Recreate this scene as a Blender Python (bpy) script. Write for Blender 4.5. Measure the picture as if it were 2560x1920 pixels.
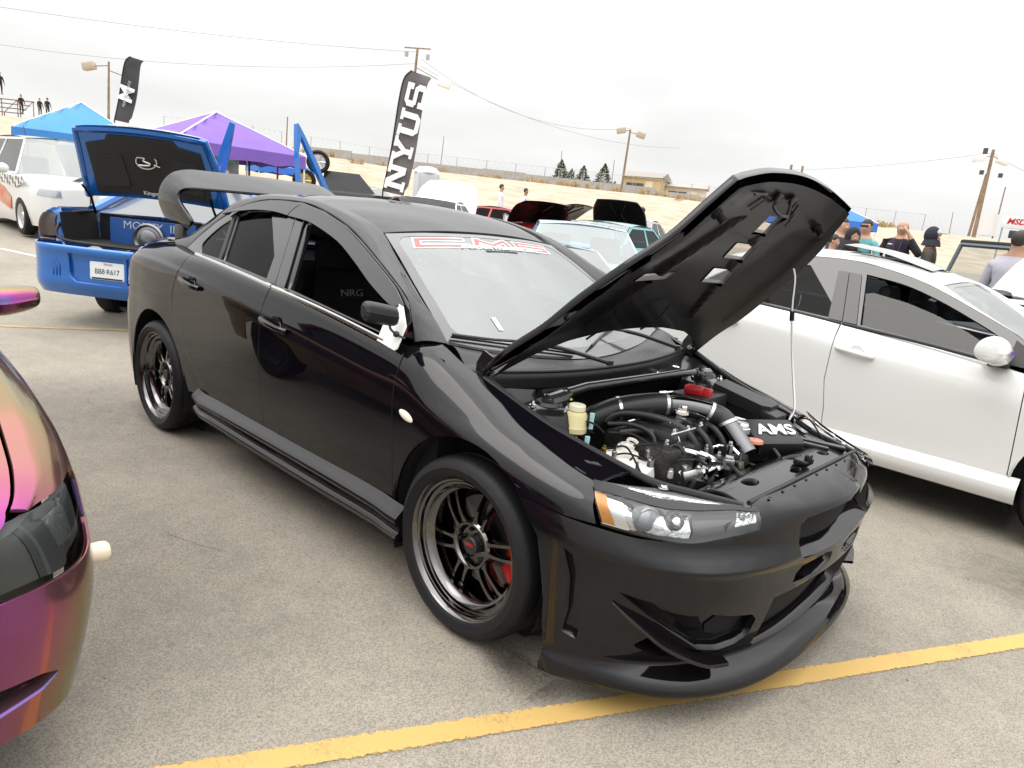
import bpy, bmesh, math, random
import numpy as np
from mathutils import Vector, Matrix
from mathutils.geometry import delaunay_2d_cdt
rnd = random.Random(7)
for o in list(bpy.data.objects): bpy.data.objects.remove(o)
SC = bpy.context.scene
COL = SC.collection
rad = math.radians

# ------------------------------------------------------------------ camera
cam_d = bpy.data.cameras.new('camera'); cam = bpy.data.objects.new('camera', cam_d); COL.objects.link(cam)
SC.camera = cam
CAMP = Vector((1.579, -2.453, 1.447)); YAW, PITCH, ROLL = 2.30707, 0.230864, 0.108595
def cam_matrix():
    cy, sy, cp, sp = math.cos(YAW), math.sin(YAW), math.cos(PITCH), math.sin(PITCH)
    f = Vector((cy*cp, sy*cp, -sp)); r = Vector((sy, -cy, 0)); u = r.cross(f)
    cr, sr = math.cos(ROLL), math.sin(ROLL)
    r2 = r*cr + u*sr; u2 = u*cr - r*sr
    m = Matrix.Identity(4)
    for i in range(3):
        m[i][0] = r2[i]; m[i][1] = u2[i]; m[i][2] = -f[i]; m[i][3] = CAMP[i]
    return m
cam.matrix_world = cam_matrix()
cam_d.sensor_width = 36; cam_d.lens = 1766.03/2560*36; cam_d.clip_start = .05; cam_d.clip_end = 3000

# ------------------------------------------------------------------ world: overcast daylight
SUN_EL, SUN_AZ = rad(52), rad(250)
W = bpy.data.worlds.new('World'); SC.world = W; W.use_nodes = True
nt = W.node_tree; nt.nodes.clear()
out = nt.nodes.new('ShaderNodeOutputWorld'); bg = nt.nodes.new('ShaderNodeBackground')
sky = nt.nodes.new('ShaderNodeTexSky'); sky.sky_type = 'NISHITA'; sky.sun_disc = False
sky.sun_elevation = SUN_EL; sky.sun_rotation = math.pi/2-SUN_AZ; sky.dust_density = 4; sky.air_density = 1.0
tc = nt.nodes.new('ShaderNodeTexCoord'); sep = nt.nodes.new('ShaderNodeSeparateXYZ')
nt.links.new(tc.outputs['Generated'], sep.inputs[0])
# a closed cloud deck: luminance rises towards the zenith as under a standard overcast sky
pw = nt.nodes.new('ShaderNodeMath'); pw.operation = 'POWER'; pw.inputs[1].default_value = 1.9; pw.use_clamp = True; nt.links.new(sep.outputs['Z'], pw.inputs[0])
mr = nt.nodes.new('ShaderNodeMapRange'); mr.inputs[1].default_value = 0; mr.inputs[2].default_value = 1
mr.inputs[3].default_value = .80; mr.inputs[4].default_value = 4.0
nt.links.new(pw.outputs[0], mr.inputs[0])
mp = nt.nodes.new('ShaderNodeMapping'); mp.inputs['Scale'].default_value = (1.2, 1.2, 4.5)
nt.links.new(tc.outputs['Generated'], mp.inputs[0])
nz = nt.nodes.new('ShaderNodeTexNoise'); nz.inputs['Scale'].default_value = 1.7; nz.inputs['Detail'].default_value = 6
nz.inputs['Roughness'].default_value = .5
nt.links.new(mp.outputs[0], nz.inputs['Vector'])
mr2 = nt.nodes.new('ShaderNodeMapRange'); mr2.inputs[1].default_value = .35; mr2.inputs[2].default_value = .65
mr2.inputs[3].default_value = .88; mr2.inputs[4].default_value = 1.10
nt.links.new(nz.outputs[0], mr2.inputs[0])
mul = nt.nodes.new('ShaderNodeMath'); mul.operation = 'MULTIPLY'
nt.links.new(mr.outputs[0], mul.inputs[0]); nt.links.new(mr2.outputs[0], mul.inputs[1])
comb = nt.nodes.new('ShaderNodeVectorMath'); comb.operation = 'SCALE'
comb.inputs[0].default_value = (1.0, 1.0, .985)
nt.links.new(mul.outputs[0], comb.inputs['Scale'])
skm = nt.nodes.new('ShaderNodeVectorMath'); skm.operation = 'SCALE'; skm.inputs['Scale'].default_value = .06
nt.links.new(sky.outputs[0], skm.inputs[0])
mix = nt.nodes.new('ShaderNodeMix'); mix.data_type = 'RGBA'; mix.inputs[0].default_value = .93
nt.links.new(skm.outputs[0], mix.inputs[6]); nt.links.new(comb.outputs[0], mix.inputs[7])
nt.links.new(mix.outputs[2], bg.inputs[0]); bg.inputs[1].default_value = 1.0
nt.links.new(bg.outputs[0], out.inputs[0])
sun_d = bpy.data.lights.new('sun', 'SUN'); sun_d.energy = .7; sun_d.angle = rad(35); sun_d.color = (1, .96, .9)
sun = bpy.data.objects.new('sun', sun_d); COL.objects.link(sun)
sd = Vector((math.cos(SUN_EL)*math.cos(SUN_AZ), math.cos(SUN_EL)*math.sin(SUN_AZ), math.sin(SUN_EL)))
sun.rotation_euler = sd.to_track_quat('Z', 'Y').to_euler(); sun.location = (0, 0, 30)
SC.view_settings.view_transform = 'Standard'; SC.view_settings.look = 'None'
SC.view_settings.exposure = .28; SC.view_settings.gamma = 1; SC.view_settings.use_curve_mapping = False
SC.render.resolution_x = 1024; SC.render.resolution_y = 768
SC.render.engine = 'CYCLES'

# ------------------------------------------------------------------ materials
MATS = {}
def mat(name, col=(.5, .5, .5), rough=.5, metal=0., coat=0., spec=.5, ior=None, trans=0., emit=None, alpha=1., noise=None, bump=None, film=None, coat_rough=.03):
    """noise=(scale, amount, [second colour]); bump=(scale, strength)"""
    if name in MATS: return MATS[name]
    m = bpy.data.materials.new(name); m.use_nodes = True; MATS[name] = m
    n = m.node_tree.nodes; l = m.node_tree.links; b = n['Principled BSDF']
    b.inputs['Base Color'].default_value = (*col, 1); b.inputs['Roughness'].default_value = rough
    b.inputs['Metallic'].default_value = metal; b.inputs['Coat Weight'].default_value = coat
    b.inputs['Coat Roughness'].default_value = coat_rough; b.inputs['Specular IOR Level'].default_value = spec
    if ior: b.inputs['IOR'].default_value = ior
    b.inputs['Transmission Weight'].default_value = trans; b.inputs['Alpha'].default_value = alpha
    if film:
        b.inputs['Thin Film Thickness'].default_value = film[0]; b.inputs['Thin Film IOR'].default_value = film[1]
    if emit:
        b.inputs['Emission Color'].default_value = (*emit[:3], 1); b.inputs['Emission Strength'].default_value = emit[3]
    t = None
    if noise or bump:
        t = n.new('ShaderNodeTexCoord')
    if noise:
        z = n.new('ShaderNodeTexNoise'); z.inputs['Scale'].default_value = noise[0]; z.inputs['Detail'].default_value = 5
        l.new(t.outputs['Object'], z.inputs['Vector'])
        r = n.new('ShaderNodeValToRGB'); a = noise[1]; c2 = noise[2] if len(noise) > 2 else tuple(c*(1-a) for c in col)
        r.color_ramp.elements[0].position = .35; r.color_ramp.elements[1].position = .65
        r.color_ramp.elements[0].color = (*c2, 1); r.color_ramp.elements[1].color = (*[min(1, c*(1+a*.5)) for c in col], 1)
        l.new(z.outputs[0], r.inputs[0]); l.new(r.outputs[0], b.inputs['Base Color'])
    if bump:
        z2 = n.new('ShaderNodeTexNoise'); z2.inputs['Scale'].default_value = bump[0]; z2.inputs['Detail'].default_value = 4
        l.new(t.outputs['Object'], z2.inputs['Vector'])
        bp = n.new('ShaderNodeBump'); bp.inputs['Strength'].default_value = bump[1]; bp.inputs['Distance'].default_value = .01
        l.new(z2.outputs[0], bp.inputs['Height']); l.new(bp.outputs[0], b.inputs['Normal'])
    return m
def glass(name, tint=(.8, .9, .88), t=.6, rough=.0, ior=1.62, dust_haze=0., hazec=(.74, .80, .79)):
    """thin automotive glass: transparent tint under a real fresnel reflection"""
    if name in MATS: return MATS[name]
    m = bpy.data.materials.new(name); m.use_nodes = True; MATS[name] = m
    n = m.node_tree.nodes; l = m.node_tree.links; n.clear()
    o = n.new('ShaderNodeOutputMaterial'); tr = n.new('ShaderNodeBsdfTransparent'); tr.inputs[0].default_value = (*[c*t for c in tint], 1)
    gl = n.new('ShaderNodeBsdfGlossy'); gl.inputs['Roughness'].default_value = rough
    fr = n.new('ShaderNodeFresnel'); fr.inputs['IOR'].default_value = ior
    mx = n.new('ShaderNodeMixShader'); l.new(fr.outputs[0], mx.inputs[0]); l.new(tr.outputs[0], mx.inputs[1]); l.new(gl.outputs[0], mx.inputs[2])
    if dust_haze:
        # pale diffuse layer imitating sky reflection and veiling glare on the glass
        df = n.new('ShaderNodeBsdfDiffuse'); df.inputs[0].default_value = (*hazec, 1); m2 = n.new('ShaderNodeMixShader'); m2.inputs[0].default_value = dust_haze
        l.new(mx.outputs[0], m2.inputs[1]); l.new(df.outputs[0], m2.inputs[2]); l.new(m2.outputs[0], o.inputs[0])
    else: l.new(mx.outputs[0], o.inputs[0])
    return m

# ------------------------------------------------------------------ objects
def tag(o, label=None, cat=None, group=None, kind=None):
    if label: o['label'] = label
    if cat: o['category'] = cat
    if group: o['group'] = group
    if kind: o['kind'] = kind
    return o
def thing(name, label, cat, loc=(0, 0, 0), rz=0, group=None, rot=None):
    o = bpy.data.objects.new(name, None); COL.objects.link(o); o.location = loc
    o.rotation_euler = rot if rot else (0, 0, rz); o.empty_display_size = .2
    return tag(o, label, cat, group)
def link(name, me, m=None, parent=None):
    o = bpy.data.objects.new(name, me); COL.objects.link(o)
    if m is not None and not me.materials: me.materials.append(m)
    if parent is not None: o.parent = parent
    return o
def copy_tree(o, parent=None):
    c = o.copy(); COL.objects.link(c); c.parent = parent
    for k in [q for q in o.children]: copy_tree(k, c)
    return c

class MB:
    """collects shapes into one mesh"""
    def __init__(s): s.v = []; s.f = []; s.n = []; s.hasn = False; s.mi = []; s.cur = 0
    def add(s, vs, fs, ns=None):
        b = len(s.v); s.v += [tuple(map(float, q)) for q in vs]; s.f += [tuple(i+b for i in f) for f in fs]; s.mi += [s.cur]*len(fs)
        if ns is not None: s.hasn = True; s.n += [tuple(map(float, q)) for q in ns]
        else: s.n += [(0, 0, 0)]*len(vs)
        return s
    def box(s, c, d, rot=None, bev=0.):
        x, y, z = [q/2 for q in d]; m = rot.to_3x3() if rot is not None else None
        if bev <= 0:
            P = [(-x, -y, -z), (x, -y, -z), (x, y, -z), (-x, y, -z), (-x, -y, z), (x, -y, z), (x, y, z), (-x, y, z)]
            F = [(0, 3, 2, 1), (4, 5, 6, 7), (0, 1, 5, 4), (1, 2, 6, 5), (2, 3, 7, 6), (3, 0, 4, 7)]
        else:
            b = min(bev, x*.95, y*.95, z*.95)
            bm = bmesh.new(); bmesh.ops.create_cube(bm, size=1)
            for q in bm.verts: q.co = (q.co.x*2*x, q.co.y*2*y, q.co.z*2*z)
            bmesh.ops.bevel(bm, geom=bm.edges[:], offset=b, segments=2, affect='EDGES', profile=.5)
            P = [tuple(q.co) for q in bm.verts]; bm.verts.index_update(); F = [tuple(q.index for q in f.verts) for f in bm.faces]; bm.free()
        c = Vector(c); s.add([(m @ Vector(q) if m else Vector(q))+c for q in P], F); return s
    def tube(s, path, r, n=10, caps=True, closed=False):
        P = [Vector(q) for q in path]; k = len(P); R = r if hasattr(r, '__len__') else [r]*k
        vs = []; up = None
        for i in range(k):
            if closed: t = (P[(i+1) % k]-P[i-1])
            else: t = P[min(i+1, k-1)]-P[max(i-1, 0)]
            t = t.normalized() if t.length > 1e-9 else Vector((0, 0, 1))
            if up is None:
                up = Vector((0, 0, 1)) if abs(t.z) < .9 else Vector((1, 0, 0))
            a = t.cross(up)
            if a.length < 1e-6: up = Vector((1, 0, 0)) if abs(t.x) < .9 else Vector((0, 1, 0)); a = t.cross(up)
            a.normalize(); b = a.cross(t).normalized(); up = b
            for j in range(n):
                w = 2*math.pi*j/n; vs.append(P[i]+(a*math.cos(w)+b*math.sin(w))*R[i])
        fs = []
        for i in range(k if closed else k-1):
            for j in range(n):
                i2 = (i+1) % k
                fs.append((i*n+j, i*n+(j+1) % n, i2*n+(j+1) % n, i2*n+j))
        if caps and not closed: fs.append(tuple(range(n-1, -1, -1))); fs.append(tuple((k-1)*n+j for j in range(n)))
        s.add(vs, fs); return s
    def cyl(s, a, b, r, r2=None, n=16): return s.tube([a, b], [r, r if r2 is None else r2], n)
    def lathe(s, prof, n=32, axis='z', c=(0, 0, 0), a0=0, a1=2*math.pi):
        full = abs(a1-a0-2*math.pi) < 1e-6; m = n if full else n+1; vs = []
        for r, h in prof:
            for j in range(m):
                w = a0+(a1-a0)*j/n; x, y = r*math.cos(w), r*math.sin(w)
                q = (x, y, h) if axis == 'z' else ((x, h, y) if axis == 'y' else (h, x, y))
                vs.append((q[0]+c[0], q[1]+c[1], q[2]+c[2]))
        fs = []
        for i in range(len(prof)-1):
            for j in range(n):
                j2 = (j+1) % m if full else j+1
                q = (i*m+j, i*m+j2, (i+1)*m+j2, (i+1)*m+j)
                fs.append(q if axis != 'y' else q[::-1])
        s.add(vs, fs); return s
    def ball(s, c, r, n=12, m=8):
        rx, ry, rz = r if hasattr(r, '__len__') else (r, r, r); vs = []; fs = []
        for i in range(m+1):
            t = math.pi*i/m
            for j in range(n):
                w = 2*math.pi*j/n; vs.append((c[0]+rx*math.sin(t)*math.cos(w), c[1]+ry*math.sin(t)*math.sin(w), c[2]-rz*math.cos(t)))
        for i in range(m):
            for j in range(n): fs.append((i*n+j, i*n+(j+1) % n, (i+1)*n+(j+1) % n, (i+1)*n+j))
        s.add(vs, fs); return s
    def prism(s, poly, h, M=None):
        """2-D polygon extruded from z=0 to z=h, then placed by the 4x4 matrix M"""
        M = M or Matrix.Identity(4); k = len(poly)
        vs = [M @ Vector((x, y, 0)) for x, y in poly]+[M @ Vector((x, y, h)) for x, y in poly]
        fs = [tuple(range(k-1, -1, -1)), tuple(range(k, 2*k))]+[(i, (i+1) % k, k+(i+1) % k, k+i) for i in range(k)]
        s.add(vs, fs); return s
    def grid(s, rows):
        """rows of 3-D points, all the same length"""
        k = len(rows[0]); vs = [q for r in rows for q in r]
        s.add(vs, [(i*k+j, i*k+j+1, (i+1)*k+j+1, (i+1)*k+j) for i in range(len(rows)-1) for j in range(k-1)]); return s
    def build(s, name, m=None, parent=None, smooth=35, flip=False, mats=None):
        me = bpy.data.meshes.new(name); me.from_pydata(s.v, [], [f[::-1] for f in s.f] if flip else s.f); me.update()
        if smooth:
            me.polygons.foreach_set('use_smooth', [True]*len(me.polygons))
            if s.hasn: me.normals_split_custom_set_from_vertices(s.n)
            else: me.set_sharp_from_angle(angle=rad(smooth))
        if mats:
            for q in mats: me.materials.append(q)
            me.polygons.foreach_set('material_index', s.mi)
        return link(name, me, m, parent)
def place(xyz, rx=0, ry=0, rz=0, order='XYZ'):
    from mathutils import Euler
    return Matrix.Translation(Vector(xyz)) @ Euler((rx, ry, rz), order).to_matrix().to_4x4()
def frame(o, x, y):
    """4x4 with local x along x, local y near y, origin o"""
    x = Vector(x).normalized(); y = Vector(y); z = x.cross(y).normalized(); y = z.cross(x)
    m = Matrix.Identity(4)
    for i in range(3): m[i][0] = x[i]; m[i][1] = y[i]; m[i][2] = z[i]; m[i][3] = o[i]
    return m
def spl(pts, n=8, closed=False):
    """Catmull-Rom through points of any dimension"""
    P = [np.array(q, float) for q in pts]; k = len(P); o = []
    for i in range(k if closed else k-1):
        a = P[i-1] if (closed or i > 0) else 2*P[0]-P[1]
        b, c = P[i], P[(i+1) % k]
        d = P[(i+2) % k] if (closed or i+2 < k) else 2*P[-1]-P[-2]
        for j in range(n):
            t = j/n; o.append(tuple(.5*((2*b)+(c-a)*t+(2*a-5*b+4*c-d)*t*t+(3*b-a-3*c+d)*t**3)))
    if not closed: o.append(tuple(P[-1]))
    return o
def rrect(w, h, r, n=4, cx=0, cy=0):
    o = []
    for sx, sy, a in ((1, 1, 0), (-1, 1, 90), (-1, -1, 180), (1, -1, 270)):
        for i in range(n+1):
            t = rad(a+90*i/n); o.append((cx+sx*(w/2-r)+r*math.cos(t), cy+sy*(h/2-r)+r*math.sin(t)))
    return o
def text(name, s, size, M, m, parent=None, depth=.0015, sx=1., shear=0., bold=0., align='CENTER', spacing=1.):
    cu = bpy.data.curves.new(name, 'FONT'); cu.body = s; cu.size = size; cu.extrude = depth; cu.align_x = align; cu.align_y = 'CENTER'
    cu.shear = shear; cu.offset = bold; cu.resolution_u = 3; cu.space_character = spacing
    o = bpy.data.objects.new(name+'_curve', cu); COL.objects.link(o)
    dg = bpy.context.evaluated_depsgraph_get(); me = bpy.data.meshes.new_from_object(o.evaluated_get(dg))
    bpy.data.objects.remove(o); bpy.data.curves.remove(cu)
    me.transform(M @ Matrix.Diagonal((sx, 1, 1, 1))); me.materials.clear(); me.name = name
    return link(name, me, m, parent)

class Surf:
    """bicubic (Hermite) surface through a control net; ctrl[u][v] = (x, y, z)"""
    def __init__(s, us, vs, ctrl):
        s.us = np.array(us, float); s.vs = np.array(vs, float); s.c = np.array(ctrl, float)
    @staticmethod
    def wts(k, t):
        t = np.clip(t, k[0], k[-1]); i = np.clip(np.searchsorted(k, t, side='right')-1, 0, len(k)-2)
        i0 = np.clip(i-1, 0, len(k)-1); i3 = np.clip(i+2, 0, len(k)-1); h = k[i+1]-k[i]; q = (t-k[i])/h
        h00 = 2*q**3-3*q**2+1; h10 = q**3-2*q**2+q; h01 = -2*q**3+3*q**2; h11 = q**3-q**2
        d1 = np.maximum(k[i+1]-k[i0], 1e-9); d2 = np.maximum(k[i3]-k[i], 1e-9)
        return np.stack([i0, i, i+1, i3], 1), np.stack([-h10*h/d1, h00-h11*h/d2, h01+h10*h/d1, h11*h/d2], 1)
    def ev(s, u, v):
        u = np.atleast_1d(np.asarray(u, float)); v = np.atleast_1d(np.asarray(v, float))
        iu, wu = s.wts(s.us, u); iv, wv = s.wts(s.vs, v)
        return np.einsum('na,nb,nabk->nk', wu, wv, s.c[iu[:, :, None], iv[:, None, :]])
    def nrm(s, u, v):
        u = np.atleast_1d(np.asarray(u, float)); v = np.atleast_1d(np.asarray(v, float))
        eu = (s.us[-1]-s.us[0])*2e-3; evv = (s.vs[-1]-s.vs[0])*2e-3
        cl = lambda a, k: np.clip(a, k[0], k[-1])
        a = s.ev(cl(u+eu, s.us), v)-s.ev(cl(u-eu, s.us), v); b = s.ev(u, cl(v+evv, s.vs))-s.ev(u, cl(v-evv, s.vs))
        n = np.cross(a, b); return n/np.maximum(np.linalg.norm(n, axis=1, keepdims=True), 1e-12)
    def vz(s, u, z, ax=2):
        """the v at which coordinate ax reaches z, for each u (monotone search)"""
        u = np.atleast_1d(np.asarray(u, float)); z = np.atleast_1d(np.asarray(z, float)); lo = np.full(len(u), s.vs[0]); hi = np.full(len(u), s.vs[-1])
        for _ in range(34):
            m = (lo+hi)/2; up = s.ev(u, m)[:, ax] < z
            lo = np.where(up, m, lo); hi = np.where(up, hi, m)
        return (lo+hi)/2
def resample(loop, d, closed=True):
    L = [np.array(q, float) for q in loop]; o = []
    for i in range(len(L) if closed else len(L)-1):
        a, b = L[i], L[(i+1) % len(L)]; k = max(1, int(np.linalg.norm(b-a)/d+.5))
        for j in range(k): o.append(a+(b-a)*j/k)
    if not closed: o.append(L[-1])
    q = [o[0]]
    for w in o[1:]:
        if np.linalg.norm(w-q[-1]) > 1e-5: q.append(w)
    if closed and len(q) > 2 and np.linalg.norm(q[0]-q[-1]) < 1e-5: q.pop()
    return q
def inpoly(P, poly):
    P = np.asarray(P); poly = np.asarray(poly); r = np.zeros(len(P), bool); k = len(poly)
    for i in range(k):
        (x1, y1), (x2, y2) = poly[i], poly[(i+1) % k]
        c = (y1 > P[:, 1]) != (y2 > P[:, 1])
        with np.errstate(divide='ignore', invalid='ignore'): xx = (x2-x1)*(P[:, 1]-y1)/(y2-y1+1e-30)+x1
        r ^= c & (P[:, 0] < xx)
    return r
def tri2d(loop, holes, d):
    L = [np.array(q, float) for q in loop]; A = np.array(L); lo, hi = A.min(0), A.max(0)
    gx = np.arange(lo[0]+d/2, hi[0], d); gy = np.arange(lo[1]+d/2, hi[1], d*.9); pts = []
    for j, y in enumerate(gy):
        for x in gx: pts.append((x+(d/2 if j % 2 else 0), y))
    G = np.array(pts).reshape(-1, 2)
    if len(G):
        k = inpoly(G, A)
        for h in holes: k &= ~inpoly(G, h)
        B = np.concatenate([A]+[np.array(h) for h in holes]); G = G[k]
        if len(G):
            dm = np.min(np.linalg.norm(G[:, None]-B[None], axis=2), axis=1); G = G[dm > d*.45]
    vs = [Vector(q) for q in L]; fc = [list(range(len(L)))]; ed = []
    for h in holes:
        b = len(vs); vs += [Vector(q) for q in h]; ed += [(b+i, b+(i+1) % len(h)) for i in range(len(h))]
    vs += [Vector(q) for q in G]
    V, E, F, *_ = delaunay_2d_cdt(vs, ed, fc, 1, 1e-6)
    V = np.array([(q.x, q.y) for q in V]); F = [tuple(f) for f in F]
    if F:
        C = np.array([V[list(f)].mean(0) for f in F]); k = inpoly(C, A)
        for h in holes: k &= ~inpoly(C, h)
        F = [f for f, q in zip(F, k) if q]
    return V, F
def panel(name, S, loop, m, parent=None, d=.03, holes=(), rim=.012, hdepth=None, sc=(1, 1), conv=None, flip=False, mirror=False, off=0., offf=None, backs=None, rsd=None):
    """cut a panel out of surface S. loop/holes in (u, v), or through conv(points)->(u, v). The edges are turned inwards by rim."""
    sc = np.array(sc, float)
    def prep(lp):
        q = np.array(resample(lp, rsd or d))
        if conv: q = conv(q)
        return q*sc
    A = prep(loop); H = [prep(h) for h in holes]
    A = np.array(resample(A, d)); H = [np.array(resample(h, d)) for h in H]
    V, F = tri2d(A, H, d); uv = V/sc
    sg = -1. if flip else 1.
    P = S.ev(uv[:, 0], uv[:, 1]); N = S.nrm(uv[:, 0], uv[:, 1])*sg
    o = off if offf is None else offf(uv)[:, None]
    P = P+N*o
    Fs = []
    for f in F:
        a, b, c = (P[i] for i in f[:3]); Fs.append(f if np.dot(np.cross(b-a, c-a), N[f[0]]) > 0 else f[::-1])
    mb = MB(); mb.add(P, Fs, N)
    loops = [(A, rim)]+[(h, (hdepth if hdepth is not None else rim)) for h in H]
    for lp, dep in loops:
        if dep <= 0: continue
        q = lp/sc; p = S.ev(q[:, 0], q[:, 1]); n = S.nrm(q[:, 0], q[:, 1])*sg
        oo = off if offf is None else offf(q)[:, None]
        p = p+n*oo; k = len(p)
        if lp is not A and k > 3:
            n = np.repeat(n.mean(0, keepdims=True), k, 0); n /= np.linalg.norm(n, axis=1, keepdims=True)
        p2 = p-n*dep
        t = np.roll(p, -1, 0)-np.roll(p, 1, 0); e = np.cross(t, n); e /= np.maximum(np.linalg.norm(e, axis=1, keepdims=True), 1e-9)
        # rounded corner: blend of face normal and edge normal on the outer ring
        area = .5*np.sum(lp[:, 0]*np.roll(lp[:, 1], -1)-np.roll(lp[:, 0], -1)*lp[:, 1]); s2 = 1 if (area > 0) != flip else -1
        if lp is not A: s2 = -s2
        e = e*s2
        fs_ = []
        for i in range(k):
            j = (i+1) % k; g_ = np.cross(p[j]-p[i], p2[i]-p[i]); fs_.append((i, j, k+j, k+i) if np.dot(g_, e[i]+e[j]) > 0 else (k+i, k+j, j, i))
        mb.add(np.concatenate([p, p2]), fs_, np.concatenate([e*.8+n*.6, e]))
    if mirror:
        mb.v = [(x, -y, z) for x, y, z in mb.v]; mb.n = [(x, -y, z) for x, y, z in mb.n]; mb.f = [f[::-1] for f in mb.f]
    return mb.build(name, m, parent)
def patch(S, nu=24, nv=12, u0=None, u1=None, v0=None, v1=None, flip=False, mb=None, mirror=False):
    """whole rectangular patch of a surface with true normals"""
    us = np.linspace(S.us[0] if u0 is None else u0, S.us[-1] if u1 is None else u1, nu+1); vs = np.linspace(S.vs[0] if v0 is None else v0, S.vs[-1] if v1 is None else v1, nv+1)
    U, V = np.meshgrid(us, vs, indexing='ij'); P = S.ev(U.ravel(), V.ravel()); N = S.nrm(U.ravel(), V.ravel())*(-1 if flip else 1); k = nv+1
    F = [(i*k+j, (i+1)*k+j, (i+1)*k+j+1, i*k+j+1) for i in range(nu) for j in range(nv)]
    if flip: F = [f[::-1] for f in F]
    if mirror: P = P*[1, -1, 1]; N = N*[1, -1, 1]; F = [f[::-1] for f in F]
    return (mb or MB()).add(P, F, N)
# ------------------------------------------------------------------ shared materials
def paint(name, col, rough=.25, coat=1., metal=0.): return mat(name, col, rough, metal, coat, .5)
M_BLACK = mat('black_paint', (.0030, .0026, .0042), .6, 0, .92, .0, coat_rough=.018)
M_PRIMER = mat('satin_black_paint', (.0052, .0042, .0054), .6, 0, .82, .0, coat_rough=.06)
M_RUB = mat('rubber', (.0085, .0082, .0095), .55, spec=.25, bump=(60, .12))
M_SEAL = mat('black_rubber_seal', (.010, .010, .011), .5)
M_PLA = mat('black_plastic', (.014, .014, .015), .42, bump=(300, .08))
M_BAY = mat('engine_bay_black', (.006, .006, .007), .3, coat=.5)
M_DARK = mat('dark_cavity', (.004, .004, .004), .9)
M_CHROME = mat('chrome', (.82, .83, .84), .06, 1.)
M_BRIGHT = mat('brushed_metal', (.62, .62, .62), .28, 1.)
M_DCHROME = mat('dark_chrome', (.15, .147, .143), .10, 1.)
M_GUN = mat('gunmetal', (.055, .053, .052), .28, 1.)
M_TRIM = mat('bright_trim', (.80, .80, .82), .12, 1.)
M_WGLASS = glass('windshield_glass', (.80, .90, .88), .72, ior=2.4, dust_haze=.15)
M_DGLASS = glass('tinted_glass', (.5, .55, .6), .22, ior=1.22)
M_LGLASS = glass('clear_lens', (.95, .96, .97), .95)
M_SMOKE = mat('smoked_acrylic', (.012, .012, .014), .08, 0, 1., .5)
M_FAB = mat('seat_fabric', (.016, .016, .019), .8, bump=(200, .2))
M_ORANGE = mat('amber_lens', (1., .40, .02), .3, coat=.6)
M_RED = mat('red_caliper', (.55, .012, .012), .3, coat=.7)
M_WHITE = mat('white_plastic', (.78, .78, .76), .4)
M_WHT = mat('white_print', (.85, .85, .85), .5)
M_YEL = mat('yellowed_plastic', (.62, .56, .30), .35)
M_TEXTR = mat('red_print', (.42, .03, .03), .45)

def gw(x, z): return .835-.42*(z-1.0)-.05*np.maximum(0, -1.7-x)**2
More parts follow.
